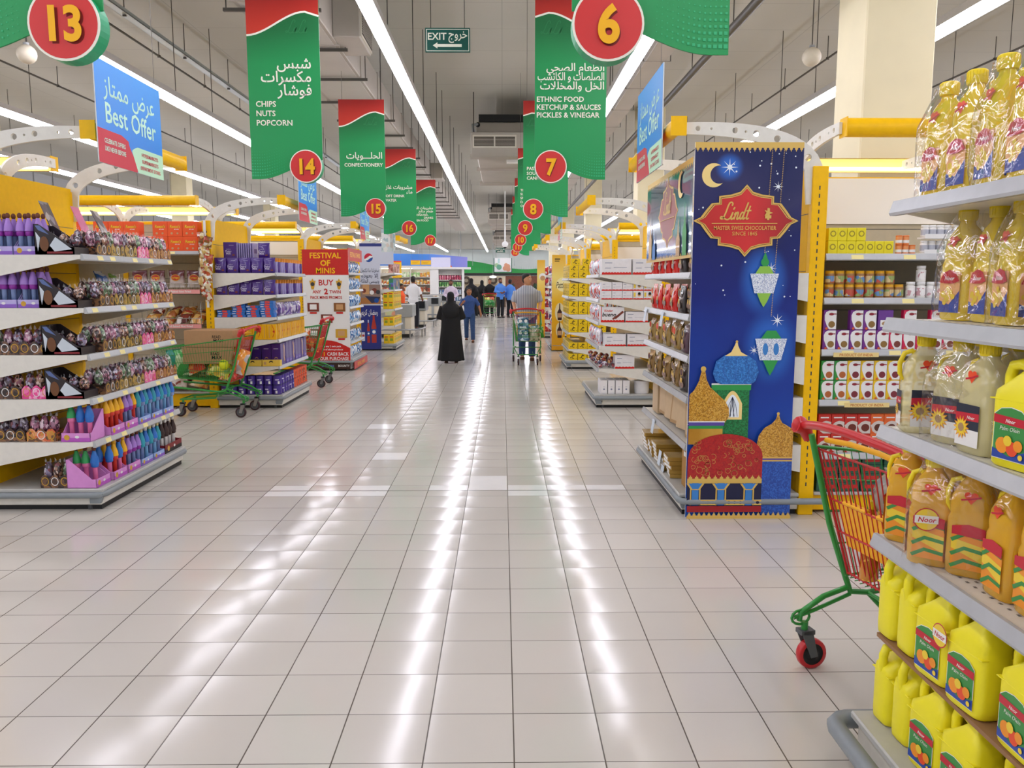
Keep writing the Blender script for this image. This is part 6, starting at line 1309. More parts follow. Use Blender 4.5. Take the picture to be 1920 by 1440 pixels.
def cart_meshes(flap=CREDM):
    """cart along x: handle at x=0, nose at x=-1.0 (basket), y in 0..0.56"""
    P = []; W = .56; w3 = .0022
    zt, xt0, xt1 = .92, -.03, -1.02
    zb, xb0, xb1 = .40, -.16, -.86
    def P3(u, v, side):   # u along length 0 rear..1 nose, v height 0 bottom..1 top
        x = (xb0 + (xb1 - xb0) * u) * (1 - v) + (xt0 + (xt1 - xt0) * u) * v
        z = (zb + .06 * u) * (1 - v) + (zt - .13 * u) * v
        tp = .06 * (1 - v) + .035 * u
        return (x, tp if side == 0 else W - tp, z)
    b = MB()
    for sd in (0, 1):
        for i in range(31): b.tube([P3(i / 30, 0, sd), P3(i / 30, 1, sd)], w3, CGREEN, 4)
        for v, r in ((0, .005), (.25, .0035), (.5, .0035), (.75, .0035), (1, .007)): b.tube([P3(0, v, sd), P3(1, v, sd)], r, CGREEN, 5)
    for i in range(15):
        t = i / 14; a, c = P3(1, 0, 0), P3(1, 0, 1); a2, c2 = P3(1, 1, 0), P3(1, 1, 1); b.tube([[a[k] + (c[k] - a[k]) * t for k in range(3)], [a2[k] + (c2[k] - a2[k]) * t for k in range(3)]], w3, CGREEN, 4)
        a, c = P3(0, 0, 0), P3(0, 0, 1); b.tube([[a[k] + (c[k] - a[k]) * t for k in range(3)], [P3(1, 0, 0)[k] + (P3(1, 0, 1)[k] - P3(1, 0, 0)[k]) * t for k in range(3)]], w3, CGREEN, 4)
    for v in (0, .25, .5, .75, 1): b.tube([P3(1, v, 0), P3(1, v, 1)], .0045, CGREEN, 5)
    for u in (.25, .5, .75): b.tube([P3(u, 0, 0), P3(u, 0, 1)], .003, CGREEN, 5)
    P.append(('basket', b))
    f = MB()
    for i in range(17):
        t = .05 + .9 * i / 16; a, c, a2, c2 = P3(.02, 0, 0), P3(.02, 0, 1), P3(.02, .98, 0), P3(.02, .98, 1)
        f.tube([[a[k] + (c[k] - a[k]) * t for k in range(3)], [a2[k] + (c2[k] - a2[k]) * t for k in range(3)]], .003, flap, 5)
    for v in (.02, .35, .6, .98): f.tube([P3(.02, v, 0), P3(.02, v, 1)], .0045, flap, 5)
    for sd in (0, 1): f.tube([P3(.02, 0, sd), P3(.02, 1, sd)], .006, flap, 5)
    P.append(('rear_flap', f))
    s = MB(); M = T(-.15, .08, .53) @ Matrix.Rotation(.24, 4, 'Y')
    s.box(-.006, .006, 0, .4, 0, .19, CYELM, .004, M); s.box(-.012, .012, .03, .17, .185, .2, CYELM, .004, M); s.box(-.012, .012, .23, .37, .185, .2, CYELM, .004, M)
    P.append(('seat_flap', s))
    y = MB(); y.tube([(-.06, .04, .95), (-.05, .2, .965), (-.05, .36, .965), (-.06, .52, .95)], .011, CYELM, 8); P.append(('seat_bar', y))
    h = MB(); pts = [(.0 + .05 * sin(pi * i / 12), -.03 + (W + .06) * i / 12, 1.0 + .035 * sin(pi * i / 12)) for i in range(13)]; h.tube(pts, .0165, CREDM, 12)
    for sy in (0, 1):
        yy = -.035 if sy == 0 else W + .035; h.tube([(.03, yy, 1.0), (-.01, yy, .99), (-.03, yy, .94)], [.03, .032, .02], CREDM, 8); h.ball((.01, yy, 1.0), (.035, .026, .036), CREDM, 10, 6)
    P.append(('handle', h))
    c = MB()
    for yy in (.015, W - .015):
        c.tube([(-.01, yy, .97), (-.11, yy, .6), (-.2, yy, .36), (-.22, yy, .31), (-.3, yy, .3), (-.9, yy * .9 + .03, .36)], .0125, CGREEN, 8)
        c.tube([(-.21, yy, .33), (-.1, yy, .3), (.0, yy, .24), (.005, yy, .205)], .0115, CGREEN, 8); c.tube([(-.22, yy, .3), (-.06, yy, .245), (.03, yy, .22)], .009, CGREEN, 6)
        c.tube([(-.0 + .04 * cos(a), yy, .22 + .03 * sin(a)) for a in [i * pi / 6 for i in range(12)]], .006, CGREEN, 5, True)
        c.tube([(-.3, yy, .3), (-.36, yy * .8 + .06, .22), (-.78, yy * .7 + .09, .2)], .01, CGREEN, 7)
    c.tube([(-.78, .1, .2), (-.78, W - .1, .2)], .01, CGREEN, 6); c.tube([(-.3, .02, .3), (-.3, W - .02, .3)], .009, CGREEN, 6)
    for yy in (.18, .28, .38): c.tube([(-.36, yy, .22), (-.78, yy, .2)], .004, CGREEN, 5)
    P.append(('frame', c))
    return [(n, m.mesh(n)) for n, m in P]
CARTM = cart_meshes()
def cart(label, loc, rot, mirror=False, tyre=TYRE):
    t = thing('shopping_cart', label, 'shopping cart', loc, rot)
    for n, me in CARTM: obj(n, me, t)
    for i, (x, y) in enumerate(((-.02, .015), (-.02, .545), (-.75, .1), (-.75, .46))):
        f, w_ = caster(tyre, 1.0)
        c = obj('caster', f, t, (x - .035, y, 0.0)); obj('wheel', w_, c)
    return t
C1 = cart('green and red cart holding two brown boxes and groceries, beside the purple chocolate stand', (-2.98, 9.22, 0), 0)
C2 = cart('cart with a red flap parked between the purple chocolate stand and festival board', (-2.64, 11.86, 0), 0)
C3 = cart('cart with a bright red handle and yellow seat parked behind the cooking oil stand', (1.2, 3.10, 0), pi + .2, tyre=CREDM)
C4 = cart('green cart pushed by the man in the striped shirt, loaded with water packs', (.76, 15.85, 0), pi / 2)
C5 = cart('distant green cart with groceries beside the people in black', (-.3, 36.6, 0), pi / 2)
# ---- goods in the carts
CBX = mat('brown_box', 'b18a62', .6)
for i, (x, z, dx) in enumerate(((-3.42, .62, 0), (-3.39, .815, .02))):
    b = pbox(.56, .42, .19, CBX, lambda s, w, h: (s.text('READ', .09, .1, .05, BLACK, bold=.03, shear=.1, fit=.1), s.text('MAX', .11, .055, .055, BLACK, bold=.03, shear=.1, fit=.12)))
    b.box(-.28, .28, -.02, .02, .1895, .1905, mat('parcel_tape', '9c7a54', .3)); Sheet(b, -.19, Matrix.Rotation(-pi / 2, 4, 'X')).text('MAX', .0, .0, .06, BLACK, bold=.03)
    obj('cardboard_box', b, None, (x, 9.5, z), J.uniform(-.02, .02), ('lower', 'upper')[i] + ' brown cardboard box with black lettering in the cart of groceries', 'box')
YGP = speckle('yellow_green_pack', ['e6d84a', 'c9d060', 'f0e890', 'd8b040', '8fb04a'], 18, .25); RPP = speckle('red_orange_pack', ['d03a2a', 'e87a30', 'c02820', 'e8d8c0'], 18, .25); GRP = speckle('green_pack', ['2f9a3a', '3fae4a', '1f7a34', 'b8d0a0'], 12, .3); SLP = speckle('silver_orange_pack', ['d8d4d0', 'e88a2a', 'f0a030', 'b8b4b4'], 14, .15)
IN1 = [('grocery_pack', pillow(.26, .22, .1, YGP, 80), (-3.31, 9.3, .47), (-.5, .35, 0), 'yellow and green pack leaning in the cart by its side wires', 'pack'), ('grocery_pack', pillow(.22, .18, .1, RPP, 81), (-3.55, 9.33, .52), (-.6, -.4, 0), 'red and orange pack near the nose end of the grocery cart', 'pack'), ('grocery_pack', pillow(.2, .3, .1, SLP, 82), (-3.14, 9.4, .5), (0, .35, .2), 'silver and orange bag upright by the red flap of the grocery cart', 'bag'), ('grocery_pack', pillow(.2, .12, .1, RPP, 83), (-3.2, 9.3, .44), (-1.2, 0, .1), 'red pack lying at the bottom of the grocery cart', 'pack'),
       ('grocery_pack', pillow(.2, .3, .14, GRP, 84), (-3.72, 9.4, .48), (0, -.1, 0), 'green bag standing near the nose of the grocery cart', 'bag'), ('grocery_pack', pillow(.16, .26, .12, mat('teal_bag', '2f8f80', .3), 85), (-3.83, 9.42, .52), (0, -.1, .3), 'teal bag standing at the nose of the grocery cart', 'bag'), ('grocery_pack', pillow(.22, .2, .12, speckle('bean_pack', ['7a6a3a', '4a5a2a', '9a8a50', '2f4a2a'], 30), 86), (-3.62, 9.48, .44), (-.7, 0, 0), 'brown green pack lying low in the grocery cart', 'pack')]
for n, b, l, r, la, c in IN1: obj(n, b, None, l, r, la, c)
obj('ball', MB().ball((0, 0, 0), .062, mat('lime_ball', 'd8e01e', .4), 16, 10), None, (-3.23, 9.31, .61), 0, 'lime yellow ball in the cart of groceries', 'ball')
for i, (x, y, z) in enumerate(((-2.86, 12.0, .52), (-3.0, 12.2, .52), (-3.15, 12.05, .5), (-3.0, 12.05, .68), (-3.2, 12.25, .62))):
    obj('grocery_pack', pillow(.22, .2, .12, RPP, 90 + i), None, (x, y, z), (J.uniform(-.6, .2), J.uniform(-.3, .3), J.uniform(0, 1)), nth(i) + ' red grocery pack in the cart near the festival board', 'pack', 'red packs in the red flapped cart')
AMB = speckle('amber_bottle_pack', ['e0a020', 'c8801a', 'f0c040', 'b86a14'], 16, .15, .4); CLB = mat('clear_bag', 'ddd8cc', .15, trans=.5, noise=0)
for i, (x, y, z, m, la) in enumerate(((1.62, 2.86, .46, AMB, 'amber bottle pack low in the cart with the bright red handle'), (1.55, 3.02, .48, AMB, 'second amber pack against the far wires of the red-handled cart'), (1.5, 2.92, .66, CLB, 'crumpled clear bag on top of goods in the red-handled cart'), (1.75, 2.95, .6, YGP, 'yellow pack further inside the red-handled cart'))):
    obj('grocery_pack', pillow(.24, .3 if m is AMB else .2, .16, m, 95 + i), None, (x, y, z), (-.2 * (i > 1), .1, 1.3), la, 'pack')
for i, (x, y, m) in enumerate(((1.42, 2.98, CAPY), (1.5, 2.83, CAPY), (1.52, 2.93, REDP))): obj('bottle', MB().lathe([(.035, 0), (.036, .2), (.014, .26), (.014, .3)], AMB, 14).lathe([(.016, .28), (.016, .31)], m, 12), None, (x, y, .42), 0, '%s small bottle with a %s cap standing in the red-handled cart' % (nth(i), 'red' if m is REDP else 'yellow'), 'bottle')
WPK = speckle('water_pack_print', ['3f6a86', '5f8aa4', 'd8e4ea', '2f5570', '8fb0c4'], 16, .25)
for i, (x, z) in enumerate(((.385, .47), (.385, .69))):
    obj('water_pack', pbox(.2, .24, .21, WPK, lambda s, w, h: [s.disc(a, h * .7, .03, PAPER, 12) or s.disc(a, h * .7, .018, WPK, 10) for a in (-.05, .05)]), None, (x, 15.08, z), 0, ('lower', 'upper')[i] + ' blue and white water pack at the nose of the man\'s cart', 'water pack')
for i, (x, y, z, m, la) in enumerate(((.62, 15.12, .46, speckle('bread_bag', ['c9b8a0', 'e0d4c0', '8a7a60'], 20, .25), 'beige bag in the nose of the cart pushed by the man'), (.60, 15.2, .53, speckle('teal_print_bag', ['4f7a80', '8fb0b0', '2f5a60', 'd8d0c0'], 20, .25), 'teal printed bag on top of goods in the cart pushed by the man'), (.69, 15.35, .5, GRP, 'green bag by the side wires of the cart pushed by the man'), (.55, 15.4, .5, YGP, 'yellow pack deep in the cart pushed by the man'))):
    obj('grocery_pack', pillow(.24, .22, .14, m, 100 + i), None, (x, y, z), (-.3, 0, .3), la, 'pack')
for i in range(4): obj('grocery_pack', pillow(.26, .26, .16, (GRP, GRP, YGP, RPP)[i], 110 + i), None, (-.66 + .18 * (i % 2), 35.85 + .12 * i, .5 + .12 * (i // 2)), (-.3, 0, .3), '%s grocery bag in the distant green cart' % nth(i), 'bag', 'bags in the distant cart')
# ---------------------------------------------------------------- far end of the shop
GBAND = ramp_mat('green_band_print', [(0, '3fae55'), (.5, '22953f'), (1, '1a8a3a')], 2, 2.2, 3.4, .5)
b = MB(); n = 40
tops = [(-3.2 + 9.2 * i / n, 2.95 + .45 * cos(i / n * 2 * pi * .85 + .15) * .8) for i in range(n + 1)]
b.prism([(-3.2, 2.26), (6.0, 2.26)] + tops[::-1], 68.2, 68.26, GBAND)
sh = Sheet(b, 68.199); sh.level()
for i in range(40):
    for j in range(5): sh.disc(-2.4 + i * .2, 2.5 + j * .09, .022 * (1 - j / 7), GDOT, 6)
t = thing('fascia_board', 'green curving fascia board across the far end of the shop', 'sign'); obj('panel', b, t)
for x in (-2.5, 1, 5): obj('hanger', MB().tube([(x, 68.2, 2.9), (x, 68.2, ZC)], .02, GREY, 5), t)
BBAND = ramp_mat('blue_band_print', [(0, '2f6fc0'), (.6, '3a7fd0'), (1, '8a8ad8')], 0, -10, -2.6, .4)
t = thing('fascia_board', 'long blue fascia board above the far shelves beyond the checkouts', 'sign')
obj('panel', MB().prism([(-12, 2.5), (-2.5, 2.5), (-2.5, 3.3), (-5, 3.5), (-12, 3.6)], 58, 58.06, BBAND), t)
for x in (-10, -6, -3): obj('hanger', MB().tube([(x, 58.03, 3.2), (x, 58.03, ZC)], .02, GREY, 5), t)
t = thing('picture_sign', 'framed picture of a bottle and fruit hanging before the green fascia', 'picture', (-.72, 67, 2.3))
b = MB(); FG = mat('frame_green', '0f5a44', .4)
for x0, x1, z0, z1 in ((0, .06, 0, 1.2), (1.46, 1.52, 0, 1.2), (0, 1.52, 0, .06)): b.box(x0, x1, -.02, .04, z0, z1, FG)
obj('frame', b, t); b = MB().box(.05, 1.47, 0, .02, .05, 1.2, PAPER); s = Sheet(b); FRT = mat('fruit_print', 'd89a78', .5, noise=0)
s.rect(.34, .5, .75, 1.15, mat('bottle_glass_print', 'b9d8d4', .5, noise=0)); s.disc(.25, .6, .18, mat('leaf_print', 'a9c89a', .5, noise=0), 14); s.disc(.45, .45, .22, mat('cup_print', '6aa88a', .5, noise=0), 16)
for x, z, r in ((.95, .35, .2), (1.15, .5, .22), (1.2, .28, .2), (1.02, .62, .16)): s.disc(x, z, r, FRT, 14)
obj('picture', b, t)
for x in (.2, 1.3): obj('suspension_wire', MB().tube([(x, .01, 1.0), (x, .01, ZC - 2.3)], .008, WIRE, 4), t)
CRM = mat('pale_stone', 'd8cdb2', .6); BRK = mat('brown_brick', '7a4a38', .7, noise=.2); DKB = mat('dark_slot', '2a2a26', .6)
b = MB(); b.box(-6.5, .25, 66.3, 66.6, 0, 2.02, CRM); b.box(-6.5, 4.5, 66.2, 66.7, 2.05, 2.26, DKB); b.box(.25, 4.5, 66.3, 66.6, 0, 2.02, BRK)
for x in (-3.7, -2.6, -1.35, -.15): b.box(x - .09, x + .09, 66.18, 66.3, 0, 2.0, CRM)
for x in (-3.1, -2.0, -.75):
    b.box(x - .4, x + .4, 66.25, 66.31, .75, .8, CRM); b.box(x - .38, x + .38, 66.28, 66.305, .85, 1.35, mat('shaded_niche', 'a89a7c', .7)); b.box(x - .38, x + .38, 66.28, 66.305, 1.4, 1.95, mat('pale_niche', 'c9bfa6', .7))
obj('trim_2', b, kind='structure')
for i, (x, la) in enumerate(((-2.95, 'dark round wreath on the pale far wall by the people in black'), (-.75, 'dark round wreath on the pale far wall beside the brown brick'))):
    obj('wreath', MB().tube([(x + .26 * cos(a), 66.15, 1.67 + .24 * sin(a)) for a in [k * pi / 10 for k in range(20)]], .09, mat('wreath_brown', '4a4034', .8, noise=.3), 6, True), None, label=la, cat='wreath')
for i, (x, la) in enumerate(((-3.35, 'glowing oval pendant lamp over the far counter near the orange sign'), (-.72, 'glowing oval pendant lamp at the far end under the picture sign'))):
    t = thing('pendant_lamp', la, 'lamp', (x, 62, 0)); obj('shade', MB().ball((0, 0, 1.92), (.26, .26, .1), mat('pendant_glow', 'fff2e0', emit=3.5), 14, 8), t); obj('cord', MB().tube([(0, 0, 2.0), (0, 0, ZC)], .012, GREY, 5), t)
LEAF = mat('dark_leaf', '2f4a34', .6, noise=.2)
for i, x in enumerate((.75, 2.6)):
    t = thing('potted_palm', 'dark green potted palm by the brown brick wall, ' + ('beside the men in blue', 'behind the man with the cart')[i], 'plant', (x, 64, 0))
    obj('pot', MB().lathe([(.2, 0), (.28, .45), (.26, .45)], BRK, 14), t); b = MB()
    for k in range(16):
        a = k * 2.4; L = .6 + .3 * (k % 3); b.add([(0, 0, .45), (.25 * cos(a) - .04 * sin(a), .25 * sin(a) + .04 * cos(a), 1.1 + .1 * (k % 4)), (L * cos(a), L * sin(a), 1.5 - .2 * (k % 3)), (.25 * cos(a) + .04 * sin(a), .25 * sin(a) - .04 * cos(a), 1.1 + .1 * (k % 4))], [(0, 1, 2, 3)], LEAF)
    obj('fronds', b, t)
PRD = speckle('produce', ['5a4632', '3a2e22', '7a6246', 'e8e0cc', '4a3826'], 9, .6, 0)
for i in range(3):
    t = thing('produce_stand', 'brown produce crate stand, %s from the men in blue shirts' % nth(i), 'stand', (-.35 - i * 1.25, 50, 0)); b = MB()
    b.prism([(-.0, 0), (.6, 0), (.6, .95), (0, .55)], -.55, .55, mat('stand_wood', '5a4430', .6), rz(pi / 2)); obj('base', b, t)
    for k in range(9): obj('crate', MB().box(-.5 + (k % 3) * .34, -.2 + (k % 3) * .34, -.06 + (k // 3) * .18, .1 + (k // 3) * .18, .56 + (k // 3) * .12, .72 + (k // 3) * .12, PRD), t)
# ---- checkouts
CTR = mat('counter_grey', '9fa3a2', .35, metal=.2); CBG = mat('counter_beige', 'd8d0bc', .5); SCR = mat('dark_screen', '1b1f22', .3)
for i, (x, y) in enumerate(((-2.86, 22.6), (-2.95, 27.6), (-2.92, 33.0), (-2.9, 38.6))):
    t = thing('checkout_counter', 'grey and beige checkout counter, %s one down the aisle' % nth(i), 'checkout counter', (x, y, 0), 0, 'checkout counters along the aisle')
    b = MB(); b.box(-1.4, .3, 0, .85, .1, .58, CBG, .01); b.box(-1.35, .25, .02, .8, 0, .1, DKB); b.box(.02, .12, -.02, 0, .1, .58, CTR); obj('body', b, t)
    obj('top', MB().box(-1.45, .34, -.04, .9, .58, .92, CTR, .012).box(-1.4, .3, .0, .85, .92, .94, PAPER), t)
    obj('belt', MB().box(-1.2, .2, .2, .65, .94, .95, BLACK), t)
    if i: obj('screen', MB().box(.02, .3, -.075, -.045, .66, .9, SCR, .004), t)
    obj('poster', MB().box(-.42, -.14, -.052, -.042, .62, .9, speckle('poster_print', ['e6dcc0', 'd8c8a0', 'c9d0a0', 'e0a080'], 9)), t)
    b = MB(); b.tube([(-.6, -.35, .1), (-.6, -.35, .24), (.3, -.35, .24), (.55, -.1, .24), (.6, .5, .24), (.6, .9, .24)], .025, CHR, 8)
    for p in ((.3, -.35), (.58, .2), (.6, .85), (-.1, -.35)): b.tube([(p[0], p[1], 0), (p[0], p[1], .24)], .018, CHR, 6)
    obj('guard_rail', b, t)
# ---- far shelves and cooler beyond the checkouts
FARM = [speckle('far_goods_%d' % i, hs, 9, .4, .1) for i, hs in enumerate((['e6b04a', 'f0d890', 'c86a3a', 'f4efe0'], ['c85a3a', 'e8a060', 'f0e0c0', '8a4a3a'], ['8fc07a', 'd8e8c0', 'b0d090', 'e8f0d8'], ['3a5a8a', 'b8c8d8', '6a8ab0', 'e0e8ee'], ['c84a6a', 'e8a0b0', 'a83a5a', 'd87a90'], ['5aa050', '8fc070', 'c0e0a0', '3f8040']))]
t = thing('gondola_shelving', 'bright white shelf wall of small goods behind the man in the white shirt', 'shelf', (-8.2, 44, 0))
b = MB(); b.box(0, 4.9, .3, .36, 0, 2.3, HDR); b.box(0, 4.9, -.15, .36, 2.3, 2.42, WHITE); obj('back_panel', b, t)
for x in (0, 1.6, 3.2, 4.85): obj('upright', MB().box(x, x + .06, -.12, .3, 0, 2.3, WHITE), t)
for k, z in enumerate((.2, .62, 1.02, 1.42, 1.82)): obj('shelf', MB().box(.06, 4.85, -.12, .3, z - .03, z, WHITE), t)
obj('lamp_tube', MB().tube([(.1, -.1, 2.27), (4.8, -.1, 2.27)], .02, TUBEM, 6), t)
for k, z in enumerate((.2, .62, 1.02, 1.42, 1.82)):
    for j in range(26): obj('goods_box', pbox(.15, .15, .2 + .1 * ((j * 7 + k) % 3) / 3, FARM[(2, 1, 1, 0, 2)[k] if (j // 4 + k) % 3 else 0]), None, (-8.0 + j * .181, 44.02, z + .002), 0, '%s small box along the bright far shelf wall, %s' % (nth(j), SHELF[4 - k]), 'box', 'boxes on the bright far shelf wall')
t = thing('drinks_cooler', 'white open drinks cooler with rows of cans beyond the checkouts', 'cooler', (-3.75, 42, 0))
b = MB(); b.box(0, 1.75, .5, .6, 0, 2.2, PAPER); b.box(0, .45, -.1, .6, 0, 2.2, PAPER, .01); b.box(1.65, 1.75, -.1, .6, 0, 2.2, PAPER, .01); b.box(-.9, 2.1, -.15, .6, 2.2, 2.3, PAPER); obj('cabinet', b, t)
for z in (.55, .92, 1.3, 1.65, 1.95): obj('shelf', MB().box(.45, 1.65, -.05, .5, z - .03, z, WHITE), t)
for k, (z, m) in enumerate(((.55, 3), (.92, 3), (1.3, 5), (1.65, 4))):
    for j in range(9): obj('drink_can', tin(.055, .24, FARM[m], GREY, None, 10), None, (-3.22 + j * .128, 42.05, z + .002), 0, '%s drink can along the %s shelf of the white cooler' % (nth(j), ('lowest', 'second lowest', 'green', 'pink')[k]), 'can', 'cans in the white cooler')
YSG = mat('yellow_sale_sign', 'f0bc14', .5, noise=0)
def ysign(x, y, z, w_, h_, la):
    t = thing('sale_sign', la, 'sign', (x, y, z)); b = MB().box(0, w_, 0, .015, 0, h_, YSG); s = Sheet(b); s.rect(0, w_, h_ * .92, h_, HEART)
    for k in range(3): s.rect(w_ * .15, w_ * (.85 - .1 * k), h_ * (.75 - k * .22), h_ * (.79 - k * .22), mat('sign_brown', '8a5a1a', .5, noise=0))
    obj('printed_panel', b, t)
    for q in (.1, .9): obj('suspension_wire', MB().tube([(w_ * q, 0, h_), (w_ * q, 0, ZC - z)], .004, WIRE, 4), t)
ysign(-4.75, 35, 1.73, .4, .72, 'tall yellow sale sign hanging beside the cola board stand')
ysign(-4.85, 43, 2.45, .5, .24, 'small yellow sale sign above the bright far shelf wall')
ysign(-4.3, 43, 2.45, .52, .24, 'second small yellow sale sign above the bright far shelf wall')
ysign(-3.3, 45.5, 1.65, .46, .8, 'orange yellow sale sign hanging by the drinks cooler')
obj('white_sign', MB().box(0, 1.0, 0, .02, 0, .5, mat('pale_lilac_sign', 'd8d8ee', .4)), None, (-3.7, 42.2, 2.31), 0, 'pale lilac sign standing on the white drinks cooler', 'sign')
t = thing('hanging_flyers', 'bunch of pale printed flyers hanging over the cola board stand', 'flyers', (-2.55, 17.2, 2.18))
for i in range(3): obj('flyer', MB().box(0, .2, 0, .003, 0, .48, speckle('flyer_print', ['c9d8dc', 'e0e4e4', 'a9c0c8', 'd8d0c8'], 12)), t, (.04 * i, .05 * i, .02 * i), .3 * (i - 1))
obj('cable', MB().tube([(.12, .03, .48), (.12, .03, 4.5 - 2.18)], .005, WIRE, 4), t)

# ---------------------------------------------------------------- people
def remesh(mb, vox, smooth=3):
    me = mb.mesh('tmp'); o = bpy.data.objects.new('tmp', me); COL.objects.link(o)
    r = o.modifiers.new('r', 'REMESH'); r.mode = 'VOXEL'; r.voxel_size = vox
    s = o.modifiers.new('s', 'SMOOTH'); s.iterations = smooth; s.factor = .5
    dg = bpy.context.evaluated_depsgraph_get(); e = o.evaluated_get(dg); m2 = bpy.data.meshes.new_from_object(e)
    g = ([tuple(v.co) for v in m2.vertices], [tuple(p.vertices) for p in m2.polygons])
    bpy.data.objects.remove(o); bpy.data.meshes.remove(me); bpy.data.meshes.remove(m2)
    return g
def ell(cx, cy, z, rx, ry, n=16): return [(cx + rx * cos(2 * pi * i / n), cy + ry * sin(2 * pi * i / n), z) for i in range(n)]
SK = {k: mat('skin_' + k, h, .55) for k, h in (('tan', 'a8704c'), ('brown', '7a4a30'), ('light', 'c08a66'))}
HAIR = mat('black_hair', '17120f', .6); EYE = mat('eye', 'e8e2da', .4, noise=0); PUP = mat('pupil', '1a120c', .3, noise=0); LIP = mat('lips', '8a4a40', .5)
def person(label, loc, rot, H, skin, shirt, legs_m, arms, feet, turn=0.0, beard=False, long_hair=False, sleeve=.55, shoes=BLACK, wide=1.0, robe=None, scarf=None, group=None, lean=0.0):
    """faces -y; arms = ((elbow, wrist), (elbow, wrist)) for the person's right (x<0) and left; feet = ankle (x, y, z) pairs, in a 1.72 m figure"""
    k = H / 1.72; t = thing('person', label, 'person', loc, rot, group); t.scale = (k, k, k)
    S_sk = SK[skin]
    sh = [(-.172 * wide, .0, 1.375), (.172 * wide, .0, 1.375)]; hip = [(-.095, 0, .9), (.095, 0, .9)]
    def torso(g, z0=.86):
        b = MB(); b.loft([ell(0, y_ - lean * (z - .9), z, rx * wide + g, ry * (1 + (wide - 1) * 1.3) + g) for z, rx, ry, y_ in ((z0, .155, .11, .01), (.95, .165, .118, .01), (1.06, .15, .11, 0), (1.2, .165, .115, 0), (1.32, .18, .115, .0), (1.40, .165, .09, .01), (1.45, .1, .07, .01), (1.49, .06, .058, .01))], S_sk); return b
    def limb(b, pts, rr, g=0): b.tube(pts, [r + g for r in rr], S_sk, 10)
    ls = [(sh[i][0], sh[i][1] - lean * .5, sh[i][2]) for i in (0, 1)]
    b = torso(0)
    b.loft([ell(0, -.0 - lean * .6, z, r, r) for z, r in ((1.44, .058), (1.5, .052), (1.58, .052))], S_sk)
    hd = MB(); hy = -lean * .62 - .005
    hd.loft([ell(0, y_, z, rx, ry, 18) for z, rx, ry, y_ in ((1.495, .03, .035, -.045), (1.51, .052, .062, -.03), (1.55, .066, .085, -.008), (1.6, .074, .098, 0), (1.65, .076, .1, .004), (1.69, .066, .088, .006), (1.712, .045, .06, .006), (1.72, .015, .02, .006))], S_sk)
    hd.ball((0, -.1, 1.575), (.014, .02, .018), S_sk, 8, 6); hd.tube([(0, -.092, 1.615), (0, -.112, 1.578)], .01, S_sk, 6)
    for s in (-1, 1): hd.ball((s * .076, .008, 1.595), (.012, .02, .03), S_sk, 8, 6)
    R = T(0, hy, 0) @ rz(turn)
    b.add(hd.v, hd.f, S_sk, R)
    for i in (0, 1):
        e, w_ = arms[i]; limb(b, [ls[i], e, w_], [.046, .04, .03]); kn = ((hip[i][0] + feet[i][0]) / 2, (hip[i][1] + feet[i][1]) / 2 - .03, (hip[i][2] + feet[i][2]) / 2 + .03)
        limb(b, [hip[i], kn, feet[i]], [.085, .058, .042]); fx, fy, fz = feet[i]; b.tube([(fx, fy + .03, fz - .03), (fx, fy - .07, fz - .05), (fx, fy - .16, fz - .062)], [.042, .038, .028], S_sk, 8)
    g = remesh(b, .014); body = MB(); body.add(*g, S_sk, None, True)
    for s in (-1, 1):
        body.ball((s * .031, -.088, 1.617), (.013, .008, .008), EYE, 8, 6, R); body.ball((s * .031, -.095, 1.617), (.006, .004, .006), PUP, 8, 6, R)
        body.tube([(s * .014, -.096, 1.64), (s * .032, -.097, 1.645), (s * .05, -.085, 1.638)], .004, HAIR, 5, M=R)
    body.tube([(-.024, -.084, 1.54), (0, -.093, 1.541), (.024, -.084, 1.54)], .005, LIP, 5, M=R)
    for i in (0, 1):      # hands: palm, four unequal curled fingers and a thumb
        e, w_ = Vector(arms[i][0]), Vector(arms[i][1]); d = (w_ - e).normalized(); up = Vector((1 if i == 0 else -1, 0, 0)); u = (up - d * up.dot(d)).normalized(); v = d.cross(u)
        body.tube([w_ - d * .02, w_ + d * .03, w_ + d * .085], [.026, .034, .03], S_sk, 8)
        for q, L in ((-.027, .06), (-.009, .074), (.009, .07), (.026, .055)):
            p = w_ + d * .08 + v * q; body.tube([p, p + d * L * .5 + u * .008, p + d * L * .8 + u * .03, p + d * L * .75 + u * .045], [.009, .0085, .008, .006], S_sk, 6)
        p = w_ + d * .03 - v * .03; body.tube([p, p + d * .03 - v * .02 + u * .01, p + d * .055 - v * .02 + u * .025], [.011, .01, .008], S_sk, 6)
    obj('body', body, t)
    if robe is None:
        b = torso(.014, .8)
        for i in (0, 1):
            e = Vector(arms[i][0]); w_ = Vector(arms[i][1]); s0 = Vector(ls[i]); end = s0 + (e - s0) * (sleeve / .55 if sleeve <= .55 else 1); pts = [s0, end] if sleeve <= .55 else [s0, e, e + (w_ - e) * .93]
            b.tube(pts, [.064, .066, .048][:len(pts)], shirt, 10)
        gg = remesh(b, .016); c = MB(); c.add(*gg, shirt, None, True); c.tube([(.055 * cos(a), -lean * .58 + .012 + .06 * sin(a), 1.475 + .012 * sin(a)) for a in [j * pi / 8 for j in range(16)]], .012, shirt, 6, True)
        obj('shirt', c, t)
        b = MB(); b.loft([ell(0, .01, z, rx * wide, ry * wide) for z, rx, ry in ((.82, .172, .125), (.9, .176, .128), (.97, .168, .122))], legs_m)
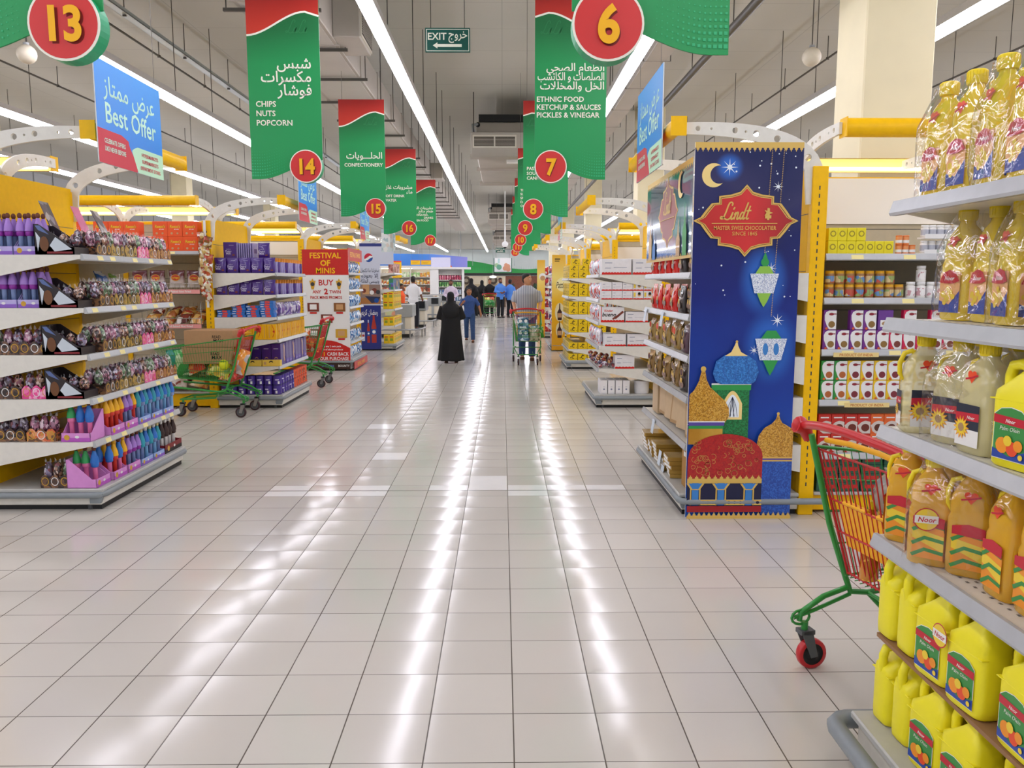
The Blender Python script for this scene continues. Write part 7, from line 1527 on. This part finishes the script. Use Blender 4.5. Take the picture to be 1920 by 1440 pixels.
        for i in (0, 1):
            kn = ((hip[i][0] + feet[i][0]) / 2, (hip[i][1] + feet[i][1]) / 2 - .03, (hip[i][2] + feet[i][2]) / 2 + .03)
            b.tube([(hip[i][0], .005, .88), kn, (feet[i][0], feet[i][1], feet[i][2] - .01)], [.102, .078, .068], legs_m, 12)
        gg = remesh(b, .016); c = MB(); c.add(*gg, legs_m, None, True); obj('trousers', c, t)
        for i in (0, 1):
            fx, fy, fz = feet[i]; b = MB(); b.loft([[(fx + x, fy - .06 + y, fz - .085 + z) for x, y, _ in sup(w_, .27, 0, 16, 2.4)] for z, w_ in ((0, .095), (.02, .1), (.045, .092), (.06, .07))], shoes); obj('shoe', b, t)
    else:
        b = MB(); n = 40
        secs = []
        for z, rx, ry, y_ in robe:
            f = max(0, (.9 - z)) * .05
            secs.append([(rx * cos(a) * (1 + f * sin(9 * a + z)), y_ + ry * sin(a) * (1 + f * cos(8 * a)), z + (.012 * sin(5 * a) if z < .1 else 0)) for a in [2 * pi * i / n for i in range(n)]])
        b.loft(secs, shirt)
        for i in (0, 1): b.tube([ls[i], arms[i][0], tuple(Vector(arms[i][0]) + (Vector(arms[i][1]) - Vector(arms[i][0])) * .85)], [.078, .1, .085], shirt, 12)
        gg = remesh(b, .016, 2); c = MB(); c.add(*gg, shirt, None, True); obj('robe', c, t)
        for i in (0, 1):
            fx, fy, fz = feet[i]; b = MB(); b.loft([[(fx + x, fy - .06 + y, fz - .085 + z) for x, y, _ in sup(w_, .26, 0, 16, 2.4)] for z, w_ in ((0, .09), (.02, .095), (.04, .085))], shoes); obj('shoe', b, t)
    if scarf:
        b = MB(); b.loft([ell(0, y_ + hy, z, rx, ry, 20) for z, rx, ry, y_ in ((1.1, .17, .13, .06), (1.18, .205, .15, .055), (1.27, .222, .15, .05), (1.35, .225, .135, .04), (1.41, .19, .115, .03), (1.46, .12, .1, .03), (1.5, .085, .1, .025), (1.58, .086, .108, .02), (1.65, .088, .112, .014), (1.7, .076, .1, .012), (1.73, .045, .06, .01), (1.738, .01, .015, .01))], scarf)
        gg = remesh(b, .014, 2); c = MB(); c.add(*gg, scarf, R, True); obj('headscarf', c, t)
    else:
        b = MB(); b.loft([[(x, max(y, -.075 if z > 1.665 else .0 if z > 1.6 else .03), z) for x, y, z in ell(0, .012, z, rx, ry, 20)] for z, rx, ry in ((1.54, .06, .07), (1.58, .074, .09), (1.63, .081, .1), (1.668, .082, .1), (1.7, .072, .092), (1.727, .045, .06), (1.735, .01, .015))], HAIR, True, R)
        if long_hair: b.tube([(0, .1, 1.62), (0, .13, 1.5), (.02, .13, 1.38), (.02, .12, 1.3)], [.06, .055, .05, .02], HAIR, 10, M=R)
        obj('hair', b, t)
    if beard: obj('beard', MB().loft([ell(0, -.035, z, rx, ry, 14) for z, rx, ry in ((1.488, .025, .03), (1.505, .05, .058), (1.53, .066, .062), (1.555, .072, .045))], HAIR, True, R), t)
    return t
def stripes():
    m = mat('striped_shirt_cloth', '8a8e98', .8); nt = m.node_tree; bb = nt.nodes['Principled BSDF']; tc = nt.nodes.new('ShaderNodeTexCoord'); wv = nt.nodes.new('ShaderNodeTexWave'); wv.inputs['Scale'].default_value = 9; wv.bands_direction = 'X'
    cr = nt.nodes.new('ShaderNodeValToRGB'); e = cr.color_ramp.elements; e[0].position = .5; e[0].color = lin('8c929e'); e[1].position = .75; e[1].color = lin('c9ccd2')
    nt.links.new(tc.outputs['Object'], wv.inputs['Vector']); nt.links.new(wv.outputs[0], cr.inputs[0]); nt.links.new(cr.outputs[0], bb.inputs['Base Color']); return m
STRP = stripes(); DENIM = mat('denim', '2f4c78', .8, noise=.15); DENIMS = mat('denim_shirt', '33508a', .8, noise=.12); ABAYA = mat('black_cloth', '0b0b0d', .75); BLSH = mat('sky_blue_shirt', '4f86d8', .75); NAVYT = mat('dark_navy_trousers', '15171f', .8); WHSH = mat('white_shirt', 'dfe0e2', .75); ORSH = mat('orange_shirt', 'f05a1e', .7); LILSH = mat('pale_lilac_shirt', 'cdbfd0', .75); SAND = mat('brown_sandal', '5a3a26', .6)
REST = (((-.25, .02, 1.14), (-.25, -.08, .88)), ((.25, .02, 1.14), (.25, -.08, .88)))
STD = ((-.1, .0, .09), (.1, .02, .09))
HOLD = (((-.27, -.02, 1.16), (-.245, -.26, 1.01)), ((.27, -.02, 1.16), (.245, -.26, 1.01)))
person('man in a grey striped short-sleeved shirt and jeans pushing a loaded shopping cart', (.49, 16.2, 0), 0, 1.72, 'light', STRP, DENIM, HOLD, ((-.09, .06, .09), (.1, -.2, .09)), turn=.9, wide=1.22, lean=.06, shoes=SAND)
person('woman in a long black abaya and headscarf with her back to the view', (-1.0, 15.6, 0), pi, 1.36, 'tan', ABAYA, ABAYA, (((-.27, -.06, 1.12), (-.1, -.26, 1.12)), ((.27, -.06, 1.12), (.1, -.26, 1.12))), ((-.12, .0, .09), (.12, .05, .09)), scarf=ABAYA, shoes=SAND, wide=1.15,
       robe=((.05, .33, .26, 0), (.3, .3, .23, 0), (.6, .27, .2, 0), (.9, .24, .17, 0), (1.15, .23, .15, 0), (1.32, .22, .14, 0), (1.42, .17, .11, 0), (1.48, .08, .08, 0)))
person('boy in a denim blue shirt and jeans walking towards the view', (-.86, 20.9, 0), 0, 1.4, 'tan', DENIMS, DENIM, (((-.28, .0, 1.16), (-.2, -.2, 1.26)), ((.3, .05, 1.17), (.36, -.04, .93))), ((-.1, .2, .14), (.12, -.12, .09)), turn=.05, shoes=SAND)
person('bearded man in a sky blue shirt and dark trousers facing the aisle', (-.09, 35.0, 0), .5, 1.72, 'brown', BLSH, NAVYT, (((-.25, .0, 1.14), (-.1, -.2, 1.1)), ((.25, .0, 1.14), (.1, -.2, 1.12))), STD, sleeve=.9, beard=True)
person('man in a sky blue shirt and dark trousers seen from behind', (.34, 35.2, 0), pi - .5, 1.66, 'brown', BLSH, NAVYT, REST, STD, sleeve=.9)
person('man in a white short-sleeved shirt standing at the checkouts with his back turned', (-2.93, 26.6, 0), pi - .3, 1.73, 'brown', WHSH, NAVYT, (((-.25, -.02, 1.14), (-.22, -.22, 1.0)), ((.25, -.02, 1.14), (.22, -.2, 1.0))), STD)
person('boy in a bright orange shirt standing behind the first checkout counter', (-3.02, 24.1, 0), 1.3, 1.5, 'brown', ORSH, NAVYT, REST, STD)
person('man in a white shirt half hidden behind the boy in orange', (-3.35, 25.2, 0), pi, 1.62, 'brown', WHSH, NAVYT, REST, STD)
person('bearded man in a pale lilac shirt facing the view behind the woman', (-1.92, 30.2, 0), 0, 1.63, 'brown', LILSH, NAVYT, (((-.26, .0, 1.14), (-.12, -.22, 1.05)), ((.26, .0, 1.14), (.12, -.22, 1.03))), STD, sleeve=.9, beard=True)
RB2 = ((.05, .3, .25, 0), (.4, .27, .21, 0), (.9, .23, .17, 0), (1.2, .23, .15, 0), (1.36, .2, .13, 0), (1.45, .12, .09, 0))
person('tall woman in black abaya and scarf beside the distant green cart', (-1.38, 35.9, 0), pi - .4, 1.7, 'tan', ABAYA, ABAYA, REST, STD, scarf=ABAYA, robe=RB2)
person('person in black behind the distant green cart', (-.95, 37.6, 0), pi, 1.62, 'tan', ABAYA, ABAYA, HOLD, STD, scarf=ABAYA, robe=RB2)
person('dark-haired person in black pushing the distant green cart', (-.58, 37.0, 0), 0, 1.68, 'tan', ABAYA, NAVYT, HOLD, STD, sleeve=.9)
